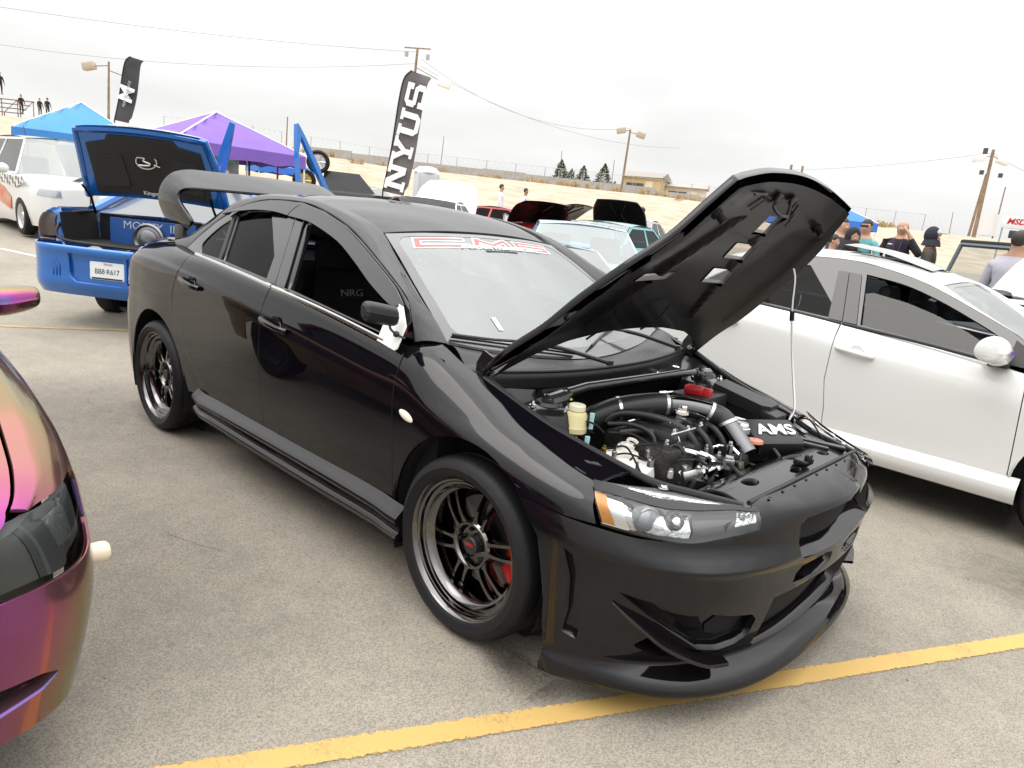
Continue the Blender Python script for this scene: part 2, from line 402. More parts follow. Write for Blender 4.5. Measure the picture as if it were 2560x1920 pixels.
# ---- right-hand body side: stations (param u, x) and nine rows of (half width, height)
SIDE = [
 (-4.25, -3.46, [(0, .26), (0, .36), (0, .5), (0, .66), (0, .90), (0, .98), (0, 1.03), (0, 1.06), (0, 1.08)]),
 (-3.75, -3.42, [(.46, .25), (.48, .36), (.5, .5), (.5, .66), (.49, .91), (.47, .98), (.44, 1.03), (.41, 1.06), (.36, 1.08)]),
 (-3.42, -3.31, [(.74, .24), (.76, .36), (.78, .5), (.78, .66), (.76, .92), (.73, .99), (.68, 1.035), (.63, 1.06), (.56, 1.078)]),
 (-3.15, -3.14, [(.85, .24), (.865, .36), (.872, .5), (.872, .66), (.855, .93), (.815, .995), (.76, 1.037), (.70, 1.062), (.62, 1.08)]),
 (-2.90, -2.90, [(.87, .24), (.885, .36), (.893, .5), (.898, .66), (.882, .945), (.845, 1.01), (.79, 1.052), (.735, 1.078), (.65, 1.094)]),
 (-2.65, -2.65, [(.87, .24), (.888, .36), (.903, .5), (.91, .66), (.889, .945), (.855, 1.012), (.81, 1.06), (.76, 1.085), (.68, 1.105)]),
 (-2.40, -2.40, [(.865, .23), (.88, .35), (.893, .5), (.90, .65), (.890, .935), (.866, 1.0), (.835, 1.052), (.79, 1.075), (.72, 1.09)]),
 (-2.10, -2.10, [(.855, .22), (.872, .34), (.884, .49), (.891, .64), (.889, .915), (.871, .985), (.845, 1.045), (.815, 1.064), (.76, 1.070)]),
 (-1.60, -1.60, [(.85, .22), (.869, .34), (.882, .48), (.889, .63), (.891, .872), (.876, .955), (.851, 1.022), (.822, 1.040), (.77, 1.046)]),
 (-1.10, -1.10, [(.85, .22), (.868, .34), (.882, .48), (.889, .63), (.892, .828), (.876, .91), (.850, .985), (.820, 1.004), (.77, 1.012)]),
 (-.60, -.60, [(.85, .22), (.868, .34), (.882, .48), (.889, .62), (.892, .782), (.876, .86), (.848, .935), (.815, .957), (.76, .967)]),
 (-.36, -.36, [(.86, .22), (.874, .34), (.886, .48), (.893, .62), (.894, .757), (.877, .84), (.845, .912), (.80, .955), (.745, .972)]),
 (-.20, -.20, [(.865, .22), (.88, .34), (.895, .48), (.902, .625), (.900, .742), (.875, .81), (.838, .866), (.797, .903), (.752, .922)]),
 (.0, .0, [(.87, .22), (.888, .34), (.905, .48), (.913, .625), (.902, .725), (.865, .782), (.823, .822), (.778, .847), (.735, .858)]),
 (.15, .15, [(.87, .22), (.888, .34), (.903, .48), (.911, .62), (.897, .705), (.855, .757), (.808, .786), (.758, .801), (.712, .805)]),
 (.30, .30, [(.865, .22), (.885, .34), (.898, .48), (.902, .61), (.885, .685), (.838, .732), (.788, .756), (.738, .767), (.690, .768)]),
 (.45, .45, [(.85, .22), (.87, .34), (.883, .48), (.880, .60), (.857, .665), (.808, .705), (.757, .722), (.703, .729), (.650, .728)]),
 (.60, .60, [(.82, .22), (.84, .34), (.855, .48), (.835, .60), (.79, .645), (.742, .676), (.692, .688), (.635, .689), (.578, .682)]),
]
S_SIDE = Surf([s[0] for s in SIDE], range(9), [[(s[1], -w, z) for w, z in s[2]] for s in SIDE])
def cside(q):
    """(x, z) points -> (u, v) on the body side; z >= 5 means the top edge"""
    u = q[:, 0]; v = S_SIDE.vz(u, q[:, 1]); v = np.where(q[:, 1] >= 5, 8., v); return np.stack([u, v], 1)
SSC = (1, .11)
gx = np.linspace(-2.8, -.3, 9); gz = np.linspace(.9, 1.5, 7)
S_GH = Surf(gx, gz, [[(x, -float(gw(x, z)), z) for z in gz] for x in gx])
def arc(cx, cz, r, a0, a1, n=18): return [(cx+r*math.cos(rad(a0+(a1-a0)*i/n)), cz+r*math.sin(rad(a0+(a1-a0)*i/n))) for i in range(n+1)]
WR = .326   # rolling radius
GAPB = [(-1.412, 1.03), (-1.424, .94), (-1.430, .67), (-1.402, .5), (-1.395, .352)]
GAPR = spl([(-2.325, 1.085), (-2.355, .96), (-2.397, .85), (-2.375, .74), (-2.268, .607), (-2.12, .455), (-2.035, .352)], 5)
GAPF = [(-.425, .95), (-.420, .87), (-.412, .75), (-.398, .5), (-.392, .352)]
def sh(pts, d): return [(x+d, z) for x, z in pts]

def sedan_shell(R, P, lower=None, hero=True):
    """outer panels of the four-door saloon; R root, P paint"""
    lower = lower or P
    for mir in (False, True):
        k = dict(sc=SSC, conv=cside, mirror=mir)
        fd = panel('front_door', S_SIDE, sh(GAPB, .003)[::-1]+spl([(-1.41, 1.03), (-1.1, 1.0), (-.6, .95), (-.43, .925)], 4)[1:]+sh(GAPF, -.003)[1:], P, R, d=.035, **k)
        rd = panel('rear_door', S_SIDE, sh(GAPR, .003)[::-1]+[(-2.1, 1.066), (-1.75, 1.05), (-1.42, 1.031)]+sh(GAPB, -.003)[1:], P, R, d=.035, **k)
        ar = arc(-2.65, .345, .372, 15, 195, 22)
        rq = panel('rear_quarter', S_SIDE, [(-2.05, .35)]+[(-2.27, .33)]+ar+[(-3.02, .25), (-3.04, .60), (-3.08, .78), (-3.085, .9), (-3.1, 1.02), (-3.1, 9)]+[(-2.7, 9), (-2.4, 9), (-2.32, 9)]+sh(GAPR, -.003)[0:-1], P, R, d=.03, **k)
        hl = [(.515, .616), (.487, .66), (.462, .715), (.475, .728), (.50, 9)]
        ff = panel('front_fender', S_SIDE, [(-.425+.004, .945)]+sh(GAPF, .003)[1:]+[(-.375, .30)]+arc(0, .345, .378, 183, 48, 20)+[(.33, .622), (.42, .614)]+hl+[(x, 9) for x in (.45, .3, .15, 0, -.1, -.2, -.3, -.40)], P, R, d=.03, **k)
        panel('rear_bumper', S_SIDE, [(-3.026, .25), (-3.046, .60), (-3.084, .775), (-3.4, .775), (-4.24, .775), (-4.24, .26), (-3.42, .24)], lower, R, d=.05, sc=SSC, conv=cside, mirror=mir)
        tl = panel('tail_lamp', S_SIDE, [(-3.09, .80), (-3.105, 1.03), (-3.30, 1.02), (-3.66, .99), (-3.62, .86), (-3.40, .79)], mat('tail_lens', (.12, .006, .008), .1, coat=1.), R, d=.04, sc=SSC, conv=cside, mirror=mir)
        panel('trunk_face', S_SIDE, [(-3.67, .86), (-3.69, 1.0), (-3.7, 9), (-4.24, 9), (-4.24, .785), (-3.64, .785)], P, R, d=.05, sc=SSC, conv=cside, mirror=mir)
        panel('rear_deck_edge', S_SIDE, [(-3.105, 1.035), (-3.105, 9), (-3.69, 9), (-3.68, 1.0), (-3.3, 1.03)], P, R, d=.05, sc=SSC, conv=cside, mirror=mir)
        sg = 1 if mir else -1
        # handles with scooped cups
        for door, hx, hz in ((fd, -1.28, .872), (rd, -2.165, .931)):
            yy = float(-S_SIDE.ev(hx, S_SIDE.vz(hx, hz))[0, 1])
            mb = MB(); mb.lathe([(0, -.004), (.030, -.003), (.043, .0006), (.046, .0012)], 20, 'y')
            mb.v = [(x*1.05+hx, sg*(yy+y*.9), z*.92+hz) for x, y, z in mb.v]
            mb.build('handle_cup', mat(P.name+'_cup', tuple(P.node_tree.nodes['Principled BSDF'].inputs['Base Color'].default_value)[:3], .3, coat=1.), door, flip=not mir)
            hb = MB(); path = spl([(hx-.115, yy-.002, hz+.012), (hx-.10, yy+.016, hz+.010), (hx-.02, yy+.028, hz+.003), (hx+.06, yy+.024, hz-.005), (hx+.105, yy+.006, hz-.010)], 5)
            hb.tube([(x, sg*y, z) for x, y, z in path], [.011]+[.0145]*(len(path)-2)+[.012], 10); hb.build('door_handle', P, door)
        # greenhouse: rail from A-pillar base over the roof side to the C-pillar base
        RO = [(-.405, .965), (-.437, 1.04), (-.494, 1.10), (-.574, 1.142), (-.769, 1.224), (-.921, 1.285), (-1.076, 1.338), (-1.283, 1.385), (-1.489, 1.411), (-1.785, 1.405), (-1.961, 1.377), (-2.133, 1.324), (-2.286, 1.25), (-2.436, 1.157), (-2.538, 1.077), (-2.66, 1.062)]
        RI = [(-.325, .722, .968), (-.44, .688, 1.032), (-.56, .66, 1.09), (-.66, .637, 1.145), (-.82, .6, 1.235), (-.977, .565, 1.324), (-1.10, .567, 1.368), (-1.3, .57, 1.408), (-1.5, .575, 1.430), (-1.8, .575, 1.434), (-2.02, .57, 1.422), (-2.22, .56, 1.390), (-2.36, .55, 1.350), (-2.56, .555, 1.26), (-2.76, .57, 1.165), (-3.0, .585, 1.085)]
        rows = []
        for (x, z), i in zip(RO, RI):
            y = float(gw(x, z))-(.03 if z < 1 else .008); o = Vector((x, y, z)); q = Vector(i); mid = (o+q)/2; n = Vector((0, .75, .66)); w = (o-q).length
            rows.append([(p.x, sg*p.y, p.z) for p in (o-n*.014, o, o*.72+q*.28+n*w*.10, mid+n*w*.135, o*.28+q*.72+n*w*.10, q, q-Vector((0, 0, .016)))])
        S = Surf(range(len(rows)), [0, .2, .8, 1.4, 2, 2.6, 2.8], rows)
        patch(S, 60, 16, flip=not mir).build('side_rail', P, R)
        # black frame round the side glass
        GC = dict(sc=(1, 1), mirror=mir)
        belt = [(-.50, .957), (-1.41, 1.024), (-2.33, 1.074)]
        wf = spl([(-.545, .972), (-.53, 1.03), (-.60, 1.095), (-.75, 1.165), (-.95, 1.245), (-1.15, 1.305), (-1.375, 1.337)], 4)+[(-1.312, 1.034)]
        wr = [(-2.005, 1.078), (-2.058, 1.305), (-1.95, 1.335), (-1.75, 1.35), (-1.555, 1.34), (-1.502, 1.048)]
        wq = spl([(-2.318, 1.083), (-2.345, 1.12), (-2.31, 1.165), (-2.21, 1.235), (-2.10, 1.288)], 3)+[(-2.052, 1.08)]
        drip = [(x, z) for x, z in RO[1:15]]
        panel('window_frame', S_GH, drip[:9]+[(-1.413, 1.03), (-.50, .965)], M_SMOKE, R, d=.03, holes=[wf], rim=.01, hdepth=.03, off=-.006, **GC)
        panel('window_frame', S_GH, [(-1.417, 1.03)]+drip[8:]+[(-2.50, 1.07), (-2.33, 1.072)], M_SMOKE, R, d=.03, holes=[wr, wq], rim=.01, hdepth=.03, off=-.006, **GC)
        if mir: panel('side_window', S_GH, wf, M_DGLASS, R, d=.06, rim=0, off=-.014, **GC)
        panel('side_window', S_GH, wr, M_DGLASS, R, d=.06, rim=0, off=-.014, **GC)
        panel('quarter_window', S_GH, wq, M_DGLASS, R, d=.06, rim=0, off=-.012, **GC)
        # gloss B-pillar covers
        for lp in ([(-1.545, 1.335), (-1.480, 1.335), (-1.419, 1.036), (-1.505, 1.040)], [(-1.474, 1.334), (-1.402, 1.330), (-1.331, 1.031), (-1.413, 1.035)]):
            panel('pillar_cover', S_GH, lp, mat('pillar_gloss', (.012, .012, .013), .12, coat=1.) if hero else mat('pillar_grey', (.045, .045, .048), .35, coat=.4), R, d=.05, rim=.006, off=.004, **GC)
        panel('inner_window_post', S_GH, [(-2.052, 1.08), (-2.096, 1.30), (-2.068, 1.305), (-2.018, 1.08)], M_PLA, R, d=.05, rim=.01, off=.003, **GC)
        # belt moulding
        bt = MB()
        for a, b in (((-2.315, 1.066), (-1.418, 1.018)), ((-1.408, 1.017), (-.515, .947))):
            pts = []
            for i in range(13):
                t = i/12; x = a[0]+(b[0]-a[0])*t; z = a[1]+(b[1]-a[1])*t+.006*math.sin(math.pi*t); pts.append((x, sg*(float(gw(x, z))+.013), z+.006))
            n0 = len(pts); sec = [(-.004, -.009), (.006, -.008), (.008, .002), (.004, .009), (-.006, .010)]
            vs = [(x, y+sg*dy, z+dz) for x, y, z in pts for dy, dz in sec]; kk = len(sec)
            bt.add(vs, [(i*kk+j, i*kk+(j+1) % kk, (i+1)*kk+(j+1) % kk, (i+1)*kk+j) for i in range(n0-1) for j in range(kk)]+[tuple(range(kk)), tuple(range(len(vs)-kk, len(vs)))])
        bt.build('belt_moulding', M_TRIM if hero else M_PLA, R, flip=mir, smooth=50)
        # wheel-house liners
        for cx in (0, -2.65):
            lb = MB(); lb.lathe([(.385, .69), (.385, .885)], 28, 'y', (cx, 0, .345), rad(-25), rad(205)); lb.lathe([(.05, .69), (.385, .69)], 28, 'y', (cx, 0, .345))
            lb.v = [(x, sg*y, z) for x, y, z in lb.v]; lb.build('wheel_liner', M_DARK, R)
    # roof
    xs = [-.95, -1.1, -1.3, -1.5, -1.8, -2.02, -2.22, -2.37]; ez = [1.322, 1.366, 1.406, 1.428, 1.432, 1.420, 1.388, 1.345]; ey = [.560, .560, .563, .567, .567, .562, .552, .54]
    vs = [-1, -.8, -.4, 0, .4, .8, 1]
    S_ROOF = Surf(xs[::-1], vs, [[(x-(.03*v*v if i == 0 else .02*v*v if i < 2 else 0)+(.03*v*v if i == 7 else 0), v*ey[i], ez[i]+.034*(1-abs(v)**2.2)) for v in vs] for i, x in enumerate(xs)][::-1])
    # rear screen, deck, windshield
    S_WS = Surf([-1, -.6, 0, .6, 1], [0, .25, .5, .75, 1], [[(e[0]+(c[0]-e[0])*(1-abs(u)**2), u*e[1], e[2]+(c[2]-e[2])*(1-abs(u)**2)) for e, c in zip(
        [(-.335, .715, .965), (-.49, .676, 1.055), (-.655, .634, 1.143), (-.815, .597, 1.236), (-.972, .56, 1.318)], [(-.19, 0, .895), (-.375, 0, 1.03), (-.57, 0, 1.155), (-.76, 0, 1.262), (-.945, 0, 1.345)])] for u in (-1, -.6, 0, .6, 1)])
    wl = [(-1, 0), (-.6, 0), (0, 0), (.6, 0), (1, 0), (1, 1), (.5, 1), (0, 1), (-.5, 1), (-1, 1)]
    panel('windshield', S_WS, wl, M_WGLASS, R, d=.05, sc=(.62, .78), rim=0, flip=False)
    fr = rrect(1.86, .89, .10, 5, 0, .515)
    panel('windshield_border', S_WS, [(x*.999, y) for x, y in wl], mat('ceramic_border', (.02, .021, .021), .25, coat=1.), R, d=.05, sc=(.62, .78), holes=[fr], rim=0, hdepth=0, off=.0015)
    S_RS = Surf([-1, -.5, 0, .5, 1], [0, .5, 1], [[(e[0]-.05*(1-u*u)*(1 if j else .3), u*e[1], e[2]+.02*(1-u*u)) for j, e in enumerate([(-2.40, .535, 1.335), (-2.68, .55, 1.215), (-2.95, .575, 1.10)])] for u in (-1, -.5, 0, .5, 1)])
    patch(S_RS, 16, 10, flip=S_RS.nrm([0], [.5])[0][2] < 0).build('rear_window', M_DGLASS, R)
    S_DK = Surf([-1, -.5, 0, .5, 1], [0, .5, 1, 1.2], [[(e[0]-.04*(1-u*u), u*e[1], e[2]+.022*(1-u*u)) for e in [(-2.93, .655, 1.092), (-3.15, .63, 1.085), (-3.36, .52, 1.078), (-3.44, .44, 1.055)]] for u in (-1, -.5, 0, .5, 1)])
    patch(S_DK, 16, 10, flip=S_DK.nrm([0], [.5])[0][2] < 0).build('trunk_lid', P, R)
    return S_ROOF, S_WS

def wheel(R, x, side, rim_m=None, name='wheel', y=.885, face=True):
    """side -1 right, +1 left. Built with the outer face towards -y, mirrored by side. Six twin spokes."""
    rim_m = rim_m or M_DCHROME; sg = -side
    def fin(mb, nm, m, par, smooth=30):
        mb.v = [(px+x, -y+py if side < 0 else y-py, pz+WR) for px, py, pz in mb.v]
        return mb.build(nm, m, par, smooth=smooth, flip=side > 0)
    w = MB()
    w.lathe([(r_*1.035, h_) for r_, h_ in [(.243, .008), (.2465, .001), (.246, -.004), (.242, -.005), (.238, .000), (.2335, .012), (.2295, .014), (.226, .017), (.2235, .030), (.219, .034), (.213, .036), (.207, .048), (.2035, .052), (.199, .056), (.193, .060), (.190, .075), (.196, .13), (.205, .20), (.235, .235), (.245, .24)]], 72, 'y')
    wo = fin(w, 'wheel', rim_m, R)
    t = MB()
    t.lathe([(r_*1.035 if r_ < .25 else .2588+(r_-.25)*.82, h_) for r_, h_ in [(.236, .012), (.243, -.003), (.249, -.009), (.262, -.0145), (.280, -.019), (.283, -.0205), (.286, -.019), (.300, -.0145), (.314, -.004), (.322, .004), (.3265, .016), (.3285, .03), (.330, .06), (.3295, .062), (.3205, .064), (.3205, .072), (.3295, .074), (.332, .10), (.3315, .118), (.322, .120), (.322, .130), (.3315, .132), (.330, .17), (.326, .215), (.318, .228), (.28, .245), (.24, .236)]], 72, 'y')
    fin(t, 'tyre', M_RUB, wo, 40)
    hub = MB()
    hub.lathe([(.0, .076), (.046, .074), (.064, .071), (.069, .056), (.075, .047), (.083, .047), (.090, .056), (.093, .085), (.07, .11), (.0, .12)], 40, 'y'); fin(hub, 'hub', rim_m, wo, 28)
    for k in range(6):
        a0 = k*60+12
        for s in (-1, 1):
            sp = MB(); vs = []; n = 9
            for i in range(n+1):
                f = i/n; r = .080+(.206-.080)*f; o_ = s*(.0205+.0065*f-.003*(1-f)**3); a = rad(a0); hw = .0092-.0014*math.sin(math.pi*f); dep = .050+.014*f-.006*math.sin(math.pi*f)
                if f < .18: hw += .008*(1-f/.18)**2
                if f > .84: hw += .007*((f-.84)/.16)**2
                c, d = math.cos(a), math.sin(a)
                for q, dy in ((-1, .007), (-.66, 0), (.66, 0), (1, .007), (.85, .036), (-.85, .036)):
                    t_ = o_+q*hw; vs.append((r*c-t_*d, dep+dy, r*d+t_*c))
            sp.add(vs, [(i*6+j, i*6+(j+1) % 6, (i+1)*6+(j+1) % 6, (i+1)*6+j) for i in range(n) for j in range(6)])
            fin(sp, 'spoke', rim_m, wo, 50)
    for k in range(5):
        a = rad(k*72+30); lg = MB(); lg.lathe([(0, .052), (.006, .053), (.0085, .058), (.0085, .085)], 8, 'y', (.057*math.cos(a), 0, .057*math.sin(a))); fin(lg, 'lug_nut', M_GUN, wo)
    cp = MB(); cp.lathe([(0, .045), (.027, .046), (.032, .050), (.033, .075)], 24, 'y'); fin(cp, 'centre_cap', M_PLA, wo)
    dk = MB(); dk.lathe([(.06, .125), (.165, .122), (.167, .128), (.165, .150), (.06, .15)], 48, 'y'); fin(dk, 'brake_disc', mat('disc_iron', (.20, .19, .18), .35, 1.), wo)
    bp = MB(); bp.lathe([(0, .16), (.20, .165), (.205, .2)], 32, 'y'); fin(bp, 'back_plate', M_DARK, wo)
    return wo
# ------------------------------------------------------------------ the black sedan
HERO = thing('sedan', 'black four-door sports sedan with its hood propped open and a tall rear wing', 'car')
R = HERO
S_ROOF, S_WS = sedan_shell(R, M_BLACK)
rl = [(-.952, -1), (-1.3, -1), (-1.8, -1), (-2.22, -1), (-2.365, -1), (-2.365, 0), (-2.365, 1), (-1.8, 1), (-1.3, 1), (-.952, 1), (-.952, .5), (-.952, 0), (-.952, -.5)]
def roof(R, m, holes=()): return panel('roof', S_ROOF, rl, m, R, d=.06, sc=(1, .56), holes=holes, rim=.012, flip=S_ROOF.nrm([-1.5], [0])[0][2] < 0)
roof(R, M_BLACK)
for s in (-1, 1):
    wheel(R, 0, s); wheel(R, -2.65, s)

# ---- front bumper
BZ = [.085, .096, .120, .140, .150, .182, .21, .30, .40, .50, .53, .548, .58, .62, .655, .678, .690, .700, .72]
BC = {
 .085: [(.20, .80), (.40, .80), (.53, .74), (.64, .66), (.72, .56), (.79, .42), (.82, .24), (.835, 0)],
 .096: [(.20, .890), (.43, .890), (.585, .812), (.712, .724), (.806, .612), (.878, .446), (.912, .25), (.922, 0)],
 .120: [(.20, .90), (.43, .902), (.595, .826), (.722, .742), (.818, .630), (.890, .462), (.924, .27), (.934, 0)],
 .140: [(.20, .90), (.43, .902), (.594, .826), (.720, .741), (.815, .629), (.887, .462), (.921, .27), (.931, 0)],
 .150: [(.20, .90), (.428, .898), (.586, .819), (.706, .730), (.798, .618), (.868, .452), (.903, .265), (.914, 0)],
 .182: [(.20, .895), (.42, .890), (.57, .812), (.672, .712), (.750, .602), (.815, .446), (.852, .265), (.866, 0)],
 .21: [(.20, .895), (.42, .890), (.572, .818), (.678, .720), (.758, .608), (.825, .452), (.865, .268), (.882, 0)],
 .30: [(.20, .90), (.42, .892), (.578, .836), (.696, .744), (.782, .628), (.848, .468), (.889, .28), (.909, 0)],
 .40: [(.20, .905), (.42, .893), (.58, .845), (.71, .757), (.80, .642), (.865, .48), (.906, .28), (.926, 0)],
 .50: [(.20, .908), (.42, .893), (.582, .85), (.713, .763), (.808, .650), (.878, .487), (.916, .283), (.938, 0)],
 .53: [(.20, .908), (.42, .893), (.582, .850), (.716, .768), (.817, .660), (.889, .495), (.925, .287), (.944, 0)],
 .548: [(.20, .909), (.418, .892), (.579, .848), (.707, .758), (.802, .642), (.874, .482), (.917, .28), (.942, 0)],
 .58: [(.20, .909), (.410, .889), (.566, .841), (.691, .747), (.784, .626), (.859, .470), (.910, .277), (.942, 0)],
 .62: [(.20, .907), (.40, .882), (.545, .829), (.680, .738), (.776, .616), (.852, .470), (.906, .28), (.944, 0)],
 .655: [(.20, .895), (.39, .865), (.52, .81), (.655, .72), (.757, .604), (.838, .466), (.899, .28), (.944, 0)],
 .678: [(.2, .89), (.38, .85), (.50, .79), (.63, .70), (.735, .59), (.822, .46), (.882, .28), (.926, 0)],
 .690: [(.19, .88), (.36, .84), (.48, .78), (.60, .69), (.71, .58), (.80, .455), (.845, .28), (.872, 0)],
 .700: [(.18, .86), (.34, .82), (.45, .76), (.57, .67), (.68, .57), (.775, .45), (.80, .28), (.80, 0)],
 .72: [(.14, .84), (.30, .80), (.41, .74), (.53, .65), (.63, .55), (.715, .43), (.74, .28), (.74, 0)]}
ref = BC[.40]; ss = [0.]
for a, b in zip(ref[::-1], ref[::-1][1:]): ss.append(ss[-1]+math.dist(a, b))
BU = [-q for q in ss[::-1]]+ss[1:]
S_BMP = Surf(BU, BZ, [[(BC[z][k][0], -BC[z][k][1], z) for z in BZ] for k in range(8)]+[[(BC[z][k][0], BC[z][k][1], z) for z in BZ] for k in range(6, -1, -1)])
BFL = S_BMP.nrm([0], [.4])[0][0] < 0
_ug = np.linspace(BU[0], BU[-1], 400)
def cb(pts):
    """3-D points near the bumper -> (u, z)"""
    o = []
    for x, y, z in pts:
        q = S_BMP.ev(_ug, np.full(400, z)); i = int(np.argmin((q[:, 0]-x)**2+(q[:, 1]-y)**2)); o.append((_ug[i], z))
    return o
def fl(pts): return [(x, -y, z) for x, y, z in pts]
seamR = [(.248, -.91, .622), (.33, -.897, .615), (.42, -.88, .608), (.515, -.835, .604), (.62, -.785, .597), (.73, -.71, .598), (.79, -.62, .612), (.846, -.535, .628), (.853, -.505, .655), (.815, -.478, .688)]
topm = [(.80, -.42, .698), (.803, -.28, .6985), (.803, -.14, .6985), (.803, 0, .6985)]
archR = [(.34, -.9, .52), (.372, -.9, .42), (.388, -.9, .33), (.40, -.9, .25), (.412, -.9, .18), (.405, -.885, .10), (.40, -.80, .086)]
half = cb(archR[::-1]+seamR)+cb(topm[:-1])
loopB = half+[(-u, z) for u, z in half[::-1]]
loopB = loopB+[(u, .086) for u in np.linspace(-half[0][0], half[0][0], 20)[1:-1]]
grille = [(-.316, .622), (-.322, .565), (-.308, .525), (-.27, .506), (-.1, .500), (0, .499), (.1, .500), (.27, .506), (.308, .525), (.322, .565), (.316, .622), (.28, .640), (.12, .650), (.03, .656), (0, .648), (-.03, .656), (-.12, .650), (-.28, .640)]
lower = [(-.385, .392), (-.395, .30), (-.405, .205), (-.375, .188), (-.2, .184), (0, .183), (.2, .184), (.375, .188), (.405, .205), (.395, .30), (.385, .392), (.2, .402), (0, .406), (-.2, .402)]
nosR = [(-.300, .428), (-.285, .408), (-.12, .416), (-.050, .440), (-.055, .474), (-.11, .486), (-.27, .478), (-.297, .458)]
fogR = cb([(.61, -.835, .435), (.70, -.755, .415), (.78, -.655, .39), (.835, -.54, .362), (.862, -.46, .350), (.872, -.435, .325), (.872, -.435, .265), (.86, -.475, .235), (.83, -.54, .222), (.79, -.61, .24), (.755, -.67, .285), (.70, -.75, .355)])
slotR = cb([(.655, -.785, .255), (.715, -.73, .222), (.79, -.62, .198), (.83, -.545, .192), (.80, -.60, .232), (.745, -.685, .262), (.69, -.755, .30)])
ventR = cb([(.438, -.89, .520), (.485, -.878, .502), (.508, -.872, .46), (.520, -.87, .38), (.516, -.87, .30), (.508, -.87, .238), (.465, -.885, .250), (.478, -.88, .33), (.470, -.88, .43)])
mirl = lambda lp: [(-u, z) for u, z in lp[::-1]]
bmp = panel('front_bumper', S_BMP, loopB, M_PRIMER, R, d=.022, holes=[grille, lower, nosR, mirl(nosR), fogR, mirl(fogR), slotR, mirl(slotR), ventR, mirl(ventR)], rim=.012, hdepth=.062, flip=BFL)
def backing(nm, lp, dep, m, par=bmp, d=.04):
    o = panel(nm, S_BMP, lp, m, par, d=d, rim=0, flip=BFL); q = np.array(lp); n_ = S_BMP.nrm(q[:, 0], q[:, 1]).mean(0)*(-1 if BFL else 1); n_ /= np.linalg.norm(n_)
    o.data.transform(Matrix.Translation(Vector(-n_*dep)))
grow = lambda lp, f: [(u+(u-sum(q[0] for q in lp)/len(lp))*f, z+(z-sum(q[1] for q in lp)/len(lp))*f) for u, z in lp]
for lp, dep, m in ((grille, .061, M_DARK), (lower, .061, M_DARK), (fogR, .046, M_PRIMER), (mirl(fogR), .046, M_PRIMER), (slotR, .061, M_DARK), (mirl(slotR), .061, M_DARK), (ventR, .022, M_PRIMER), (mirl(ventR), .022, M_PRIMER), (nosR, .061, M_DARK), (mirl(nosR), .061, M_DARK)):  # slot backings are black: recess shade put into the colour
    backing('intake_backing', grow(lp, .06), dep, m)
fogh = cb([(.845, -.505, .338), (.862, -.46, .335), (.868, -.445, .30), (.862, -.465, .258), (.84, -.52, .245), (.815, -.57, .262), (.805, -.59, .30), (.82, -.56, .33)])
for lp in (fogh, mirl(fogh)): backing('fog_hole_shade', lp, .042, M_DARK)  # flat black disc paints in the dark of a fog lamp opening
# deeper sloping shelves inside grille, nostrils and intake
def shelf(nm, pts_top, dep, drop, m=M_PRIMER):
    a = np.array([S_BMP.ev(u, z)[0] for u, z in pts_top]); n = np.array([S_BMP.nrm(u, z)[0]*(-1 if BFL else 1) for u, z in pts_top])
    b = a-n*dep+np.array([0, 0, drop]); MB().grid([[tuple(q) for q in a], [tuple(q) for q in b]]).build(nm, m, bmp)
shelf('grille_shelf', [(-.30, .520), (-.2, .505), (-.1, .502), (0, .500), (.1, .502), (.2, .505), (.30, .520)], .062, .014)
for s in (-1, 1):
    shelf('nostril_shelf', [(s*.272, .440), (s*.2, .424), (s*.13, .429), (s*.09, .446)], .04, .012)
# canards
for s in (-1, 1):
    top = [S_BMP.ev(u*(1 if s < 0 else -1), z)[0] for u, z in cb([(.60, -.84, .392), (.655, -.785, .345), (.715, -.725, .292), (.77, -.655, .246), (.81, -.60, .220), (.845, -.53, .208)])]
    wd = [.005, .030, .052, .066, .074, .066]; mb = MB(); rows = []
    for q, w in zip(spl(top, 4), np.interp(np.linspace(0, 5, 21), range(6), wd)):
        n = Vector((q[0]-.15, q[1]*1.0, 0)).normalized(); q = Vector(q)
        rows.append([tuple(q-n*.012+Vector((0, 0, .003))), tuple(q+n*w+Vector((0, 0, .010))), tuple(q+n*(w+.003)+Vector((0, 0, .004))), tuple(q+n*w+Vector((0, 0, -.002))), tuple(q-n*.012+Vector((0, 0, -.006)))])
    mb.grid(rows).build('canard', M_PRIMER, bmp, flip=s > 0)

# ---- headlights
HLP = dict(ot=(.452, -.815, .722), ob=(.520, -.835, .612), b1=(.62, -.785, .604), b2=(.73, -.71, .604), b3=(.79, -.62, .618), b4=(.842, -.535, .634), it=(.848, -.505, .660), i2=(.815, -.490, .688), t3=(.70, -.585, .694), t2=(.59, -.680, .702), t1=(.51, -.757, .714))
S_HL = Surf([0, 1, 2, 3, 4], [0, .5, 1], [[(.520, -.835, .608), (.492, -.838, .668), (.455, -.812, .722)], [(.64, -.772, .600), (.612, -.772, .655), (.565, -.705, .706)], [(.735, -.705, .602), (.712, -.69, .652), (.665, -.620, .697)], [(.80, -.61, .620), (.785, -.595, .658), (.755, -.545, .692)], [(.850, -.515, .640), (.845, -.505, .668), (.822, -.487, .690)]])
hlup = S_HL.nrm([2], [.5])[0][0] < 0
M_REFL = mat('lamp_reflector', (.62, .63, .64), .10, 1., bump=(45, .5))
M_LBODY = mat('lamp_body_grey', (.035, .035, .037), .3, coat=.5)
